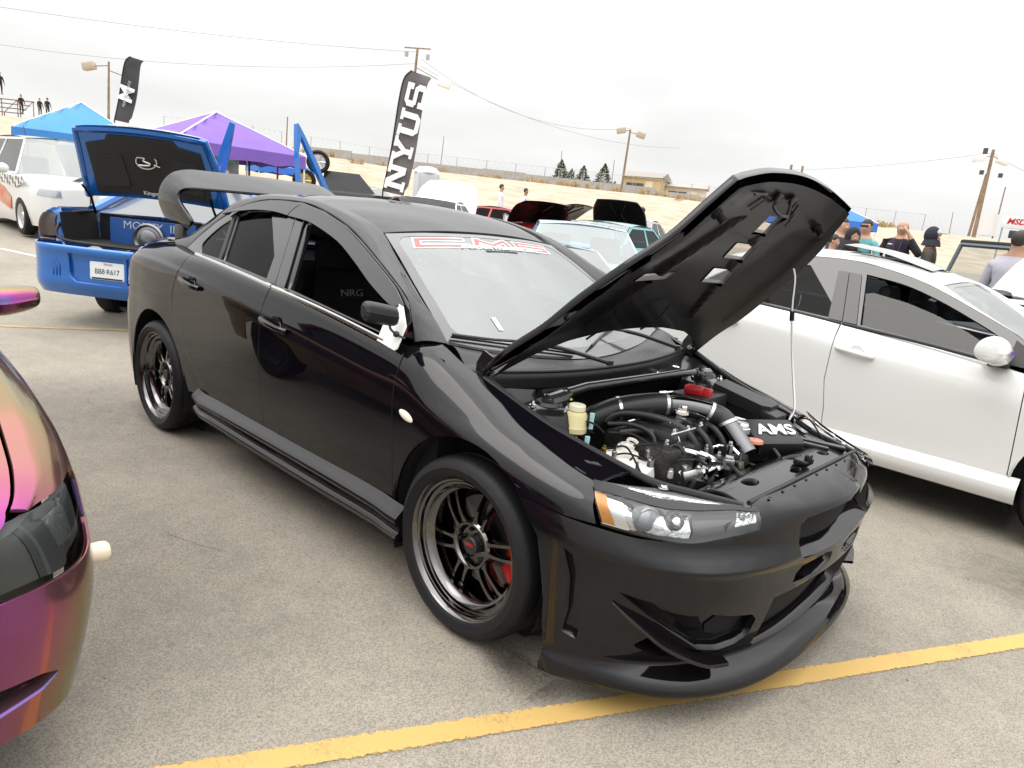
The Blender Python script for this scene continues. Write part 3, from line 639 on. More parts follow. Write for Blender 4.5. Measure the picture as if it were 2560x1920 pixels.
for mir in (False, True):
    sgn = -1 if mir else 1
    hlo = panel('headlight', S_HL, [(0, 0), (1, 0), (2, 0), (3, 0), (4, 0), (4, 1), (3, 1), (2, 1), (1, 1), (0, 1)], M_LGLASS, R, d=.03, sc=(.12, .11), rim=0, flip=hlup, mirror=mir, off=.004)
    k = dict(sc=(.12, .11), rim=.004, flip=hlup, mirror=mir)
    panel('lamp_housing', S_HL, [(0, .02), (4, .02), (4, .98), (0, .98)], M_LBODY, hlo, d=.03, sc=(.12, .11), rim=.0, flip=hlup, mirror=mir, off=-.05)
    panel('corner_reflector', S_HL, [(.04, .06), (.30, .06), (.26, .76), (.02, .78)], M_ORANGE, hlo, d=.02, off=-.006, **k)
    panel('chrome_bezel', S_HL, [(.02, .03), (.62, .03), (.60, .74), (.27, .77), (.30, .06), (.02, .06)], M_CHROME, hlo, d=.02, off=-.010, **k)
    panel('chrome_reflector', S_HL, [(.62, .05), (2.05, .12), (2.12, .30), (2.05, .72), (.60, .80)], M_REFL, hlo, d=.015, offf=lambda uv: -.014-.022*np.sin(np.clip((uv[:, 0]-.62)/1.4, 0, 1)*3.14*2)**2*np.sin(np.clip(uv[:, 1], 0, 1)*3.14), **k)
    panel('turn_lamp', S_HL, [(3.30, .30), (3.95, .36), (3.97, .86), (3.35, .88)], M_REFL, hlo, d=.015, offf=lambda uv: -.012-.006*np.sin(uv[:, 0]*40), **k)
    panel('lamp_mask', S_HL, [(.55, .02), (4, .02), (4, .34), (3.28, .28), (3.32, .9), (2.5, .86), (2.12, .74), (2.16, .26), (2.05, .11), (.6, .05)], M_LBODY, hlo, d=.03, off=-.009, **k)
    panel('eyelid', S_HL, [(.0, .78), (.6, .76), (1.5, .71), (2.4, .76), (3.2, .84), (3.98, .80), (3.98, .97), (3.2, .97), (2.2, .90), (1.3, .87), (.6, .95), (.0, 1.0)], M_PRIMER, hlo, d=.03, off=.006, **k)
    panel('upper_reflector', S_HL, [(.7, .96), (1.3, .88), (2.2, .91), (3.2, .98), (3.2, 1.0), (.7, 1.0)], M_REFL, hlo, d=.02, off=-.004, **k)
    for u, v, r in ((1.18, .40, .034), (1.86, .47, .024)):
        c = S_HL.ev(u, v)[0]*[1, sgn, 1]; n = S_HL.nrm(u, v)[0]*(-1 if hlup else 1)*[1, sgn, 1]; fwd = Vector((.82, -.5*sgn, .12)).normalized()
        mb = MB(); mb.lathe([(0, .0), (r*.5, -.002), (r*.82, -.008), (r, -.016), (r*1.12, -.012), (r*1.25, -.02), (r*1.25, -.05)], 24)
        Mx = Matrix.Translation(Vector(c)-Vector(n)*.012) @ fwd.to_track_quat('Z', 'Y').to_matrix().to_4x4(); mb.v = [tuple(Mx @ Vector(q)) for q in mb.v]
        mb.build('projector_lens', mat('lamp_lens', (.30, .32, .33), .04, .0, 1., .8) if r > .03 else M_REFL, hlo)
# side markers
for s in (-1, 1):
    mb = MB(); mb.ball((0, 0, 0), (.041, .010, .017), 16, 8); mb.v = [(x-.325, y+s*.897, z+.716-x*.22) for x, y, z in mb.v]; mb.build('side_marker', mat('marker_lens', (.85, .72, .58), .15, coat=1.), R)

# ---- side skirts
for mir in (False, True):
    sg = 1 if mir else -1; xs = [-2.10, -2.03, -1.85, -1.4, -.9, -.5, -.36, -.30]; fl_ = [.0, .004, .004, 0, 0, .006, .018, .020]
    prof = [(.868, .372), (.885, .356), (.905, .338), (.914, .326), (.910, .312), (.893, .292), (.889, .280), (.896, .270), (.906, .262), (.905, .248), (.893, .236), (.83, .228)]
    S = Surf(range(8), range(len(prof)), [[(x, sg*(w+f*(1 if j < 9 else .5)), z+(.02 if i == 0 else 0)-(.006 if 2 < i < 5 else 0)*(j > 4)) for j, (w, z) in enumerate(prof)] for i, (x, f) in enumerate(zip(xs, fl_))])
    mb = patch(S, 40, 33, flip=S.nrm([3], [4])[0][1]*sg < 0); sk = mb.build('side_skirt', M_BLACK, R)
    e = MB(); e.add([(-.30, sg*(w+.02), z) for w, z in prof]+[(-.31, sg*.80, .372)], [tuple(range(len(prof)+1))]); e.build('skirt_end_cap', M_PRIMER, sk)

# ---- window visors on the right and left
for mir in (False, True):
    fo = spl([(-.50, 1.085), (-.60, 1.145), (-.769, 1.215), (-.921, 1.275), (-1.076, 1.328), (-1.283, 1.375), (-1.462, 1.400)], 4)
    fi = spl([(-1.490, 1.330), (-1.352, 1.323), (-1.245, 1.309), (-1.027, 1.258), (-.851, 1.190), (-.709, 1.128), (-.56, 1.075), (-.51, 1.068)], 4)
    ro = spl([(-1.468, 1.401), (-1.60, 1.406), (-1.785, 1.397), (-1.961, 1.369), (-2.10, 1.325), (-2.155, 1.297)], 4)
    ri = spl([(-2.15, 1.290), (-2.06, 1.306), (-1.927, 1.324), (-1.784, 1.337), (-1.626, 1.340), (-1.497, 1.332)], 4)
    M_VIS = mat('smoked_visor', (.022, .022, .024), .12, 0, .7, .5)
    def vo(o_, i_):
        oz = np.array(sorted([(a, b) for a, b in o_])); iz = np.array(sorted([(a, b) for a, b in i_]))
        def f(uv):
            zt = np.interp(uv[:, 0], oz[:, 0], oz[:, 1]); zb = np.interp(uv[:, 0], iz[:, 0], iz[:, 1]); t = np.clip((zt-uv[:, 1])/np.maximum(zt-zb, .01), 0, 1)
            return .006+.030*np.sin(t*1.57)**.8
        return f
    for o_, i_ in ((fo, fi), (ro, ri)): panel('window_visor', S_GH, o_+i_, M_VIS, R, d=.02, rim=.006, offf=vo(o_, i_), mirror=mir)

# ---- hood (built closed, then swung open about its hinge)
HP = Vector((-.15, 0, .93)); HA = rad(58.6)
Hc = []
for x, ys, zs, zc, xc in ((-.17, .752, .905, .955, -.03), (.0, .735, .865, .918, .0), (.15, .712, .812, .886, .0), (.3, .69, .775, .852, .0), (.45, .65, .735, .816, .0), (.60, .585, .70, .780, .0), (.72, .535, .692, .752, .015), (.825, .487, .686, .726, .05)):
    Hc.append([(x+(xc if x > 0 else xc)*(1-abs(v)**2), v*ys, zs+(zc-zs)*(1-abs(v)**2.4)) for v in (-1, -.85, -.5, 0, .5, .85, 1)])
S_HD = Surf([-.17, .0, .15, .3, .45, .60, .72, .825], [-1, -.85, -.5, 0, .5, .85, 1], Hc)
def quad(x, y, w, l, sk=0):
    """vent hole: centre (x,y) in metres, w across, l along; sk shifts the front edge sideways"""
    o = []
    for a, b in ((-.5, -.5), (.5, -.5), (.5, .5), (-.5, .5)):
        xx = x+b*l; yy = y+a*w+b*sk; hw = float(np.interp(xx, [c[0][0] for c in Hc], [c[-1][1] for c in Hc])); o.append((xx, yy/hw))
    return o
VENTS = [quad(.655, .10, .15, .085, -.03), quad(.51, .155, .165, .085, -.03), quad(.365, .215, .175, .085, -.03), quad(.355, -.25, .22, .04, .02), quad(.385, -.60, .05, .09, .05), quad(.555, -.53, .05, .10, .05)]
def hsc(u): return u
rear = [(-.165, -1), (-.12, -.93), (-.05, -.80), (.0, -.6), (.03, -.3), (.035, 0), (.03, .3), (.0, .6), (-.05, .80), (-.12, .93), (-.165, 1)]
hl_ = rear+[(.15, 1), (.45, 1), (.72, 1), (.82, 1), (.822, .5), (.823, 0), (.822, -.5), (.82, -1), (.72, -1), (.45, -1), (.15, -1)]
hup = S_HD.nrm([.3], [0])[0][2] < 0
hood = panel('hood', S_HD, hl_, M_BLACK, R, d=.03, sc=(1, .7), holes=VENTS, rim=.022, hdepth=.02, flip=hup)
parts = []
inn = [(u*.965+.012, v*.965) for u, v in hl_]
def relief(uv):
    """pressed inner frame: raised perimeter and ribs over a sunken field"""
    x, y = uv[:, 0], uv[:, 1]*np.interp(uv[:, 0], [c[0][0] for c in Hc], [c[-1][1] for c in Hc])
    s = lambda t: 1/(1+np.exp(-t))
    per = np.maximum(s((x-.68)/.012), s((np.abs(uv[:, 1])-.86)/.018)); per = np.maximum(per, s((.10-x)/.014))
    rib = np.zeros_like(x)
    for sgn in (-1, 1):
        d = np.abs((y-sgn*(.40-.28*(x-.05)/.62))); rib = np.maximum(rib, np.exp(-(d/.028)**4))
    lat = np.exp(-(y/.14)**4)*s((x-.60)/.012)
    f = np.maximum(np.maximum(per, .8*rib), lat*1.0)
    return -.016-.024*f
parts.append(panel('inner_panel', S_HD, inn, mat('hood_underside', (.0055, .005, .0058), .5, coat=.30, coat_rough=.16, spec=.15), hood, d=.018, sc=(1, .7), holes=[grow(v, .04) for v in VENTS], rim=0, hdepth=.0, flip=hup, offf=relief))
for v in VENTS:
    P4 = [np.array(q) for q in v]; nn = 13; mw = MB()
    for i in range(nn+1):
        for (a, b), (c, d_) in (((P4[0], P4[1]), (P4[3], P4[2])), ((P4[0], P4[3]), (P4[1], P4[2]))):
            t = i/nn; p = a+(b-a)*t; q = c+(d_-c)*t
            A = S_HD.ev(p[0], p[1])[0]; B = S_HD.ev(q[0], q[1])[0]; n = S_HD.nrm(p[0], p[1])[0]*(-1 if hup else 1); A = A-n*.018; B = B-n*.018
            mw.tube([tuple(A), tuple(B)], .0007, 4, caps=False)
    mo_ = mw.build('vent_mesh', mat('mesh_wire', (.10, .095, .09), .4, .6), hood); tag(mo_, kind='stuff'); parts.append(mo_)
def hpt(x, y, dn):
    hw = float(np.interp(x, [c[0][0] for c in Hc], [c[-1][1] for c in Hc])); P = S_HD.ev(x, y/hw)[0]; n = S_HD.nrm(x, y/hw)[0]*(-1 if hup else 1); return tuple(P-n*dn)
st = MB(); st.tube(spl([hpt(.77, -.075, .05), hpt(.74, -.075, .05), hpt(.735, -.07, .085), hpt(.735, -.02, .088), hpt(.737, 0.0, .085), hpt(.77, .0, .05)], 5), .0055, 8)
for yy in (-.10, .02): st.box(hpt(.765, yy, .05), (.03, .03, .012), bev=.003)
parts.append(st.build('hood_striker', M_PLA, hood))
for yy in (-.44, .40):
    bp = MB(); bp.cyl(hpt(.70, yy, .045), hpt(.70, yy, .075), .011, .014, 10); bp.cyl(hpt(.70, yy, .035), hpt(.70, yy, .05), .02, .018, 10); parts.append(bp.build('hood_bump_stop', M_RUB, hood))
for x0, y0, x1, y1 in ((.755, -.17, .715, -.20), (.755, .10, .715, .13), (.77, -.20, .77, -.30), (.725, .14, .68, .17)):
    s1 = MB(); s1.tube([hpt(x0, y0, .047), hpt((x0+x1)/2, (y0+y1)/2, .048), hpt(x1, y1, .047)], .004, 6); parts.append(s1.build('pressed_rib', M_PLA, hood))
hs = MB(); hs.tube(spl([hpt(.02, -.32, .05), hpt(.10, -.30, .05), hpt(.18, -.305, .035)], 5), .004, 6); parts.append(hs.build('washer_hose', M_RUB, hood))
hs = MB(); hs.tube(spl([hpt(.05, .02, .05), hpt(.12, .05, .055), hpt(.2, .07, .035)], 5), .004, 6); parts.append(hs.build('washer_hose', M_RUB, hood))
swing = Matrix.Translation(HP) @ Matrix.Rotation(-HA, 4, 'Y') @ Matrix.Translation(-HP)
for o in [hood]+parts: o.data.transform(swing)
hswing = lambda q: tuple(swing @ Vector(q))
for s in (-1, 1):
    hg = MB(); a = Vector(hswing((-.11, s*.70, .885))); b = Vector((-.125, s*.715, .895)); c = Vector((-.175, s*.72, .83))
    hg.prism([(-.035, -.055), (.022, -.06), (.034, .0), (.040, .055), (-.005, .070), (-.035, .02)], .007, frame((-.135, s*.715, .915), (1, 0, 0), (0, 0, 1)))
    hg.prism([(-.05, -.03), (.05, -.03), (.05, .03), (-.03, .05)], .02, frame((-.15, s*.725, .84), (1, 0, .4), (0, 0, 1)))
    ho = hg.build('hood_hinge', M_BAY, R)
    bo = MB(); bo.cyl((-.118, s*.735, .915), (-.118, s*.69, .915), .0125, n=14); bo.build('hinge_bolt', M_BRIGHT, ho)
pr = MB(); pr.tube(spl([(.348, .545, 1.425), (.352, .547, 1.40), (.384, .56, 1.33), (.40, .555, 1.20), (.438, .545, 1.03), (.48, .52, .90), (.52, .48, .80), (.53, .42, .755)], 4), .0048, 8); pro = pr.build('prop_rod', M_BRIGHT, R)
pg = MB(); pg.tube([(.403, .556, 1.185), (.411, .553, 1.145)], .010, 10); pg.build('rod_grip', M_RUB, pro)
pg = MB(); pg.tube([(.346, .545, 1.43), (.357, .549, 1.385)], [.012, .008], 10); pg.build('rod_clip', M_WHITE, pro)
# ------------------------------------------------------------------ sedan: cowl, bay, engine, wing, mirror, cabin
ys = [-1, -.8, -.4, 0, .4, .8, 1]
def ws0(u): return S_WS.ev(u, 0.)[0]
cw = []
for u in ys:
    b = ws0(u); fx = -.075-.085*abs(u)**2.2; yf = u*.735; zf = .882+.022*abs(u)**2
    cw.append([(b[0]-.03, b[1], b[2]-.006), (b[0]*.75+fx*.25, yf*.25+b[1]*.75, b[2]+.002-.004), (b[0]*.3+fx*.7, yf*.7+b[1]*.3, zf+.004), (fx, yf, zf), (fx+.010, yf, zf-.012), (fx+.006, yf, zf-.06)])
S_CW = Surf(ys, [0, .3, .7, 1, 1.15, 1.5], cw); cflip = S_CW.nrm([0], [.5])[0][2] < 0
slots = []
for g0 in (-.66, -.50, -.34, -.19):
    for i in range(11): u = g0+i*.0118; slots.append([(u, .80), (u+.0062, .80), (u+.0062, .93), (u, .93)])
cowl = panel('cowl', S_CW, [(-1, 0), (1, 0), (1, 1.5), (-1, 1.5)], M_PLA, R, d=.03, sc=(.73, .16), holes=slots, rim=0, hdepth=.012, flip=cflip)
panel('cowl_drain', S_CW, [(-.7, .75), (-.05, .75), (-.05, .97), (-.7, .97)], M_DARK, cowl, d=.05, sc=(.73, .16), rim=0, off=-.012, flip=cflip)
se = MB(); se.tube([tuple(S_CW.ev(u, 1.02)[0]+np.array([0, 0, .003])) for u in np.linspace(-.86, .92, 30)], .007, 8); se.build('cowl_seal', M_SEAL, cowl)
# wipers
def wpt(u, v, h): return tuple(S_WS.ev(u, v)[0]+S_WS.nrm(u, v)[0]*(1 if S_WS.nrm([0], [.5])[0][2] > 0 else -1)*h)
for (a, b, c, pv) in (((-.97, .050), (-.55, .055), (-.16, .022), (-.085, -.02, .895)), ((.02, .055), (.30, .13), (.58, .165), (-.13, .60, .915))):
    w = MB(); P = spl([wpt(*a, .010), wpt(*b, .012), wpt(*c, .010)], 8); w.tube(P, .0045, 6); wo = w.build('wiper_blade', M_RUB, R)
    w = MB(); P = spl([wpt(*a, .022), wpt((a[0]+b[0])/2, (a[1]+b[1])/2, .030), wpt(*b, .036), wpt((c[0]+b[0])/2, (c[1]+b[1])/2, .030), wpt(*c, .022)], 6); w.tube(P, .006, 6); w.build('blade_bracket', M_PLA, wo)
    w = MB(); m1 = wpt(*b, .036); P = spl([m1, tuple((np.array(m1)*.6+np.array(pv)*.4)+np.array([0, 0, .012])), pv], 6); w.tube(P, [.006]*4+[.009]*(len(P)-4), 8); w.cyl((pv[0], pv[1], pv[2]-.03), (pv[0], pv[1], pv[2]+.012), .014, n=12); w.build('wiper_arm', M_PLA, wo)

# engine bay walls
bay = MB()
for s in (-1, 1):
    pr_ = [(x, s*(.725 if x < .1 else .70-.30*(x-.1) if x < .5 else .58), z) for x, z in ((-.16, .885), (0, .84), (.15, .785), (.3, .748), (.45, .708), (.58, .67))]
    lo_ = [(x, s*.615 if x < .45 else s*.56, z-.06) for x, y, z in pr_]; l2 = [(x, s*.60 if x < .45 else s*.55, .45) for x, y, z in pr_]
    bay.grid([pr_, lo_, l2])
bay.grid([[(-.075-.085*abs(u)**2.2, u*.735, .85) for u in ys], [(-.09, u*.70, .78) for u in ys], [(-.10, u*.66, .70) for u in ys], [(-.10, u*.66, .40) for u in ys]])
bay.grid([[(-.10, y, .40) for y in (-.66, 0, .66)], [(.80, y, .40) for y in (-.62, 0, .62)]])
bay.grid([[(.78, y, .40) for y in (-.6, 0, .6)], [(.79, y, .66) for y in (-.6, 0, .6)]])
bayo = bay.build('engine_bay', M_BAY, R, smooth=0)
for s in (-1, 1):
    e = MB(); P = [(x, s*y, z) for x, y, z in ((-.12, .735, .898), (0, .722, .852), (.15, .70, .800), (.3, .678, .763), (.45, .638, .724), (.55, .60, .698), (.66, .545, .69), (.78, .49, .684))]
    e.tube(spl(P, 4), .012, 8); e.build('hood_seal', M_SEAL, bayo)
    t = MB(); t.lathe([(.0, .03), (.045, .03), (.05, .018), (.075, .014), (.095, .0), (.11, -.05), (.115, -.2)], 28, 'z', (.05, s*.56, .80)); to = t.build('strut_tower', M_BAY, bayo)
    for a in (20, 140, 260):
        b = MB(); b.lathe([(0, .022), (.007, .022), (.008, .01), (.013, .008), (.013, 0)], 6, 'z', (.05+.075*math.cos(rad(a)), s*.56+.075*math.sin(rad(a)), .815)); b.build('tower_bolt', M_CHROME, to)
sb = MB(); sb.tube([(.055, -.47, .852), (.055, -.36, .862), (.052, 0, .857), (.052, .33, .853), (.052, .46, .846)], .017, 12)
for s in (-1, 1): sb.tube(spl([(.055, s*.46, .848), (.055, s*.49, .838), (.055, s*.53, .832), (.06, s*.58, .83)], 4), [.019]*4+[.028]*9, 10)
sb.build('strut_brace', mat('brace_black', (.02, .02, .022), .25, coat=.6), R)
br = MB(); br.box((-.085, .12, .795), (.03, .62, .006), bev=.002); br.box((-.09, -.30, .80), (.03, .3, .05), bev=.006); br.build('firewall_bracket', M_BAY, bayo)
for y, z, r, mm in ((-.36, .79, .012, mat('gold_grommet', (.45, .33, .10), .3, 1.)), (-.27, .765, .012, MATS['gold_grommet']), (.08, .81, .012, MATS['gold_grommet']), (.28, .81, .016, M_CHROME), (.36, .82, .016, M_CHROME), (-.5, .745, .010, M_CHROME), (-.45, .75, .009, M_CHROME), (.5, .84, .007, M_BRIGHT), (.53, .835, .007, M_BRIGHT)):
    b = MB(); b.lathe([(0, .02), (r*.6, .02), (r, .012), (r, 0)], 10, 'x', (-.085, y, z)); b.build('firewall_fitting', mm, bayo)

# engine
eng = MB(); eng.box((.30, -.08, .58), (.30, .56, .30), bev=.03); engo = eng.build('engine', mat('cast_block', (.055, .053, .05), .42, .7, noise=(30, .4), bump=(120, .3)), R)
vc = MB(); vc.box((.31, -.08, .745), (.20, .44, .055), bev=.016); vc.box((.31, -.06, .775), (.10, .36, .02), bev=.007)
for y in (-.24, -.14, -.04, .06): vc.box((.31, y, .778), (.16, .014, .02), bev=.004)
vco = vc.build('valve_cover', mat('crinkle_black', (.016, .016, .017), .38, 0, .2, bump=(400, .4)), engo)
for i in range(9):
    b = MB(); b.lathe([(0, .02), (.006, .02), (.007, .012), (.010, .010), (.010, 0)], 8, 'z', (.225 if i % 2 else .395, -.27+i*.048, .762)); b.build('cover_bolt', M_CHROME, engo)
b = MB(); b.tube([(.405, -.30, .768), (.405, .13, .768)], .0035, 6); b.build('polished_edge', M_CHROME, engo)
oc = MB(); oc.lathe([(0, .048), (.02, .048), (.024, .044), (.024, .030), (.033, .028), (.034, .016), (.028, .012), (.028, 0)], 8, 'z', (.325, -.115, .785)); oc.build('oil_cap', M_CHROME, engo)
def hose(nm, P, r, m, par=engo, n=12): b = MB(); b.tube(spl(P, 6), r, n); return b.build(nm, m, par)
M_SIL = mat('silicone_hose', (.012, .012, .013), .38)
hose('intake_hose', [(.09, -.44, .70), (.11, -.38, .755), (.17, -.30, .80), (.24, -.20, .822), (.28, -.14, .825)], .044, M_SIL, R, 16)
ip = hose('intake_pipe', [(.265, -.16, .825), (.32, -.08, .82), (.375, -.015, .808), (.405, .01, .80)], .037, mat('polished_pipe', (.15, .15, .158), .05, 1.), R, 18)
hose('intake_elbow', [(.39, 0, .805), (.425, .02, .792), (.455, .022, .772)], .041, M_SIL, R, 16)
hose('intake_pipe', [(.445, .022, .78), (.49, .018, .745), (.56, .005, .69)], .036, MATS['polished_pipe'], R, 18)
for c, d_ in (((.275, -.15, .825), (.6, .75, 0)), ((.385, -.006, .806), (.7, .5, -.3)), ((.45, .022, .777), (.6, 0, -.75)), ((.17, -.30, .80), (.6, .8, .2))):
    b = MB(); q = Vector(d_).normalized(); b.tube([tuple(Vector(c)-q*.006), tuple(Vector(c)+q*.006)], .0465 if c[0] < .2 else .0435, 20); b.build('hose_clamp', M_BRIGHT, engo)
hose('radiator_hose', [(.16, -.36, .76), (.20, -.33, .795), (.28, -.27, .80), (.37, -.205, .775), (.43, -.17, .72), (.45, -.165, .63)], .0155, M_SIL, R)
hose('coolant_hose', [(.24, -.38, .74), (.30, -.31, .755), (.38, -.25, .735), (.44, -.225, .68), (.46, -.22, .60)], .015, M_SIL, R)
hose('breather_hose', [(.20, -.40, .765), (.27, -.35, .775), (.34, -.32, .75), (.37, -.33, .68), (.36, -.34, .62)], .009, M_SIL, R)
hose('wire_loom', [(.02, -.60, .80), (.07, -.55, .80), (.12, -.46, .765), (.14, -.40, .76)], .020, M_RUB, R)
pl = MB(); pl.lathe([(0, -.012), (.02, -.014), (.035, -.006), (.058, -.010), (.062, -.014), (.066, -.010), (.066, .012), (.0, .02)], 36, 'y', (.36, -.335, .60)); pl.build('pulley', mat('worn_steel', (.17, .155, .125), .35, 1., noise=(40, .3)), engo)
for c, r, m in (((.44, -.26, .62), .045, M_BRIGHT), ((.28, -.36, .58), .05, MATS['worn_steel']), ((.50, -.20, .64), .030, M_CHROME)):
    b = MB(); b.lathe([(0, -.03), (r*.5, -.03), (r*.6, -.02), (r, -.018), (r, .02), (r*.7, .03), (0, .03)], 24, 'y', c); b.build('accessory', m, engo)
b = MB(); b.cyl((.47, -.17, .60), (.47, -.17, .68), .024, .02, 14); b.lathe([(0, .02), (.02, .02), (.026, .01), (.026, 0)], 16, 'z', (.47, -.17, .68)); b.build('thermostat_housing', mat('cast_alloy', (.5, .5, .48), .35, 1.), engo)
er = random.Random(5)
for i in range(46):
    x, y, z = er.uniform(.18, .56), er.uniform(-.30, .22), er.uniform(.62, .725); L = er.uniform(.05, .13); a = er.uniform(0, 6.28)
    P = [(x, y, z), (x+math.cos(a)*L*.5, y+math.sin(a)*L*.5, z+er.uniform(-.01, .03)), (x+math.cos(a)*L, y+math.sin(a)*L, z+er.uniform(-.03, .01))]
    hose('cable', P, er.choice([.004, .005, .007, .010]), er.choice([M_RUB, M_RUB, M_SIL, M_SIL, M_PLA]), engo, 7)
for i in range(34):
    x, y, z = er.uniform(.20, .60), er.uniform(-.32, .25), er.uniform(.66, .735); r = er.uniform(.005, .011)
    b = MB(); b.lathe([(0, .018), (r*.7, .018), (r, .012), (r, .004), (r*1.5, .003), (r*1.5, -.03)], 6, 'z', (x, y, z)); b.build('bolt', er.choice([M_CHROME, M_BRIGHT, M_GUN, M_BRIGHT]), engo)
for i in range(14):
    b = MB(); b.box((er.uniform(.40, .60), er.uniform(-.26, .0), er.uniform(.58, .68)), (er.uniform(.03, .07), er.uniform(.03, .06), er.uniform(.03, .07)), place((0, 0, 0), er.uniform(-.4, .4), er.uniform(-.4, .4), er.uniform(-1, 1)), .006); b.build('bracket', er.choice([M_PLA, M_GUN, MATS['worn_steel'], M_PLA]), engo)
for i, (x, y) in enumerate(((.43, -.13), (.44, -.04), (.45, .05), (.46, .13))):
    b = MB(); b.tube(spl([(x-.10, y, .755), (x-.03, y+.005, .765), (x+.03, y+.01, .72), (x+.06, y+.01, .64)], 5), .0125, 10); b.build('intake_runner', mat('runner_black', (.03, .03, .03), .3, .6), engo)
text('engraved_plate', 'AMS', .032, frame((.408, -.155, .735), (-.1, 1, 0), (-.5, 0, .85)), mat('grey_print', (.4, .4, .4), .4, 1.), engo, .001, 1.25)
for P, r in (([(.22, -.30, .765), (.27, -.24, .79), (.36, -.23, .785), (.42, -.27, .74)], .006), ([(.40, -.30, .70), (.44, -.25, .715), (.50, -.20, .70), (.53, -.14, .67)], .010), ([(.30, -.33, .71), (.36, -.34, .715), (.42, -.31, .69)], .008), ([(.46, -.10, .70), (.50, -.05, .715), (.55, -.04, .69)], .007), ([(.10, .10, .80), (.16, .15, .815), (.20, .30, .80)], .006), ([(.36, .06, .79), (.42, .12, .78), (.46, .20, .76)], .006)):
    hose('bright_line', P, r, M_CHROME, engo, 8)
for x, y, z, w, d_, h_ in ((.40, -.30, .655, .05, .04, .05), (.47, -.26, .63, .06, .05, .04), (.52, -.16, .65, .05, .06, .04), (.35, -.36, .64, .06, .03, .05), (.25, -.37, .68, .05, .04, .04)):
    b = MB(); b.box((x, y, z), (w, d_, h_), place((0, 0, 0), .3, .2, x*9), .008); b.build('cast_bracket', er.choice([M_BRIGHT, MATS['cast_alloy'], M_CHROME]), engo)
for i in range(26):
    a = (er.uniform(-.05, .55), er.choice([-1, 1])*er.uniform(.42, .6), er.uniform(.66, .78)); hose('wire', [a, (a[0]+er.uniform(.03, .1), a[1]+er.uniform(-.05, .05), a[2]+er.uniform(.0, .03)), (a[0]+er.uniform(.1, .2), a[1]+er.uniform(-.08, .08), a[2]-er.uniform(0, .05))], .0035, M_RUB, bayo, 6)
for i in range(22):
    b = MB(); r = er.uniform(.004, .008); b.lathe([(0, .012), (r, .011), (r, .004), (r*1.6, .003), (r*1.6, -.02)], 6, 'z', (er.uniform(-.05, .6), er.choice([-1, 1])*er.uniform(.50, .62), er.uniform(.70, .755))); b.build('apron_bolt', er.choice([M_CHROME, M_BRIGHT, MATS['gold_grommet']]), bayo)
# reservoirs and boxes
ps = MB(); ps.lathe([(r_*.76, h_*.78+.012) for r_, h_ in [(0, 0), (.048, 0), (.055, .006), (.056, .028), (.052, .034), (.052, .082), (.046, .094), (.034, .100), (.033, .106)]], 28, 'z', (.15, -.525, .725)); pso = ps.build('fluid_reservoir', M_YEL, R)
b = MB(); b.lathe([(r_*.80, h_*.78+.012) for r_, h_ in [(.033, .104), (.037, .106), (.037, .126), (.033, .131), (.0, .132)]], 24, 'z', (.15, -.525, .725)); b.build('reservoir_cap', mat('pale_cap', (.72, .70, .52), .4), pso)
b = MB(); b.box((.09, -.545, .79), (.06, .03, .012), bev=.003); b.build('reservoir_bracket', M_YEL, pso)
for x, y, z in ((.20, -.50, .80), (.235, -.56, .735)):
    b = MB(); b.cyl((x, y, z-.04), (x, y, z), .008, n=10); b.cyl((x, y, z), (x, y, z+.016), .009, n=10); b.build('line_fitting', mat('pale_blue_cap', (.35, .58, .60), .4), pso)
wr_ = MB(); wr_.box((.335, -.475, .615), (.20, .15, .15), place((0, 0, 0), 0, .12, .25), .035); wo = wr_.build('washer_bottle', mat('milky_plastic', (.74, .73, .66), .4), R)
b = MB(); b.lathe([(.045, 0), (.04, .012), (.026, .016), (.024, .03), (.026, .032), (.026, .040), (0, .042)], 20, 'z', (.315, -.43, .688)); b.tube(spl([(.315, -.43, .725), (.315, -.43, .745), (.33, -.42, .745), (.34, -.41, .735)], 4), .006, 8); b.build('bottle_neck', MATS['milky_plastic'], wo)
bt = MB(); bt.box((.22, .22, .72), (.15, .22, .20), bev=.01); bto = bt.build('battery', M_PLA, R)
b = MB(); b.box((.225, .155, .838), (.075, .055, .035), place((0, 0, 0), 0, 0, .2), .008); b.box((.265, .185, .815), (.045, .05, .07), place((0, 0, 0), 0, 0, .2), .008); b.build('terminal_cover', mat('red_cover', (.42, .012, .02), .35), bto)
fb = MB(); fb.prism([(-.12, -.07), (.10, -.07), (.13, -.03), (.13, .07), (-.12, .07)], .05, place((.32, .41, .775), 0, .22, .1)); fb.box((.32, .41, .74), (.22, .12, .10), bev=.01); fb.build('fuse_box', M_PLA, R, smooth=20)
fb = MB(); fb.box((.45, .41, .745), (.10, .11, .07), place((0, 0, 0), 0, .2, 0), .01); fb.build('relay_box', M_PLA, R)
ab = MB(); ab.box((.535, .235, .700), (.14, .23, .11), place((0, 0, 0), 0, .5, -.5), .018); abo = ab.build('airbox', mat('airbox_black', (.014, .014, .015), .5), R)
text('airbox_emblem', 'AMS', .075, frame((.560, .222, .7525), (.48, .877, 0), (-.77, .421, .479)), M_WHT, abo, .0015, 1.25, bold=.0015)
b = MB(); b.lathe([(0, .04), (.022, .04), (.026, .034), (.026, .022), (.034, .020), (.034, 0)], 10, 'z', (.475, .105, .735)); b.build('filler_cap', M_CHROME, R)
b = MB(); b.lathe([(0, .012), (.03, .010), (.032, 0)], 20, 'z', (.545, .08, .72)); b.build('radiator_cap', mat('copper_cap', (.65, .25, .16), .4), R)
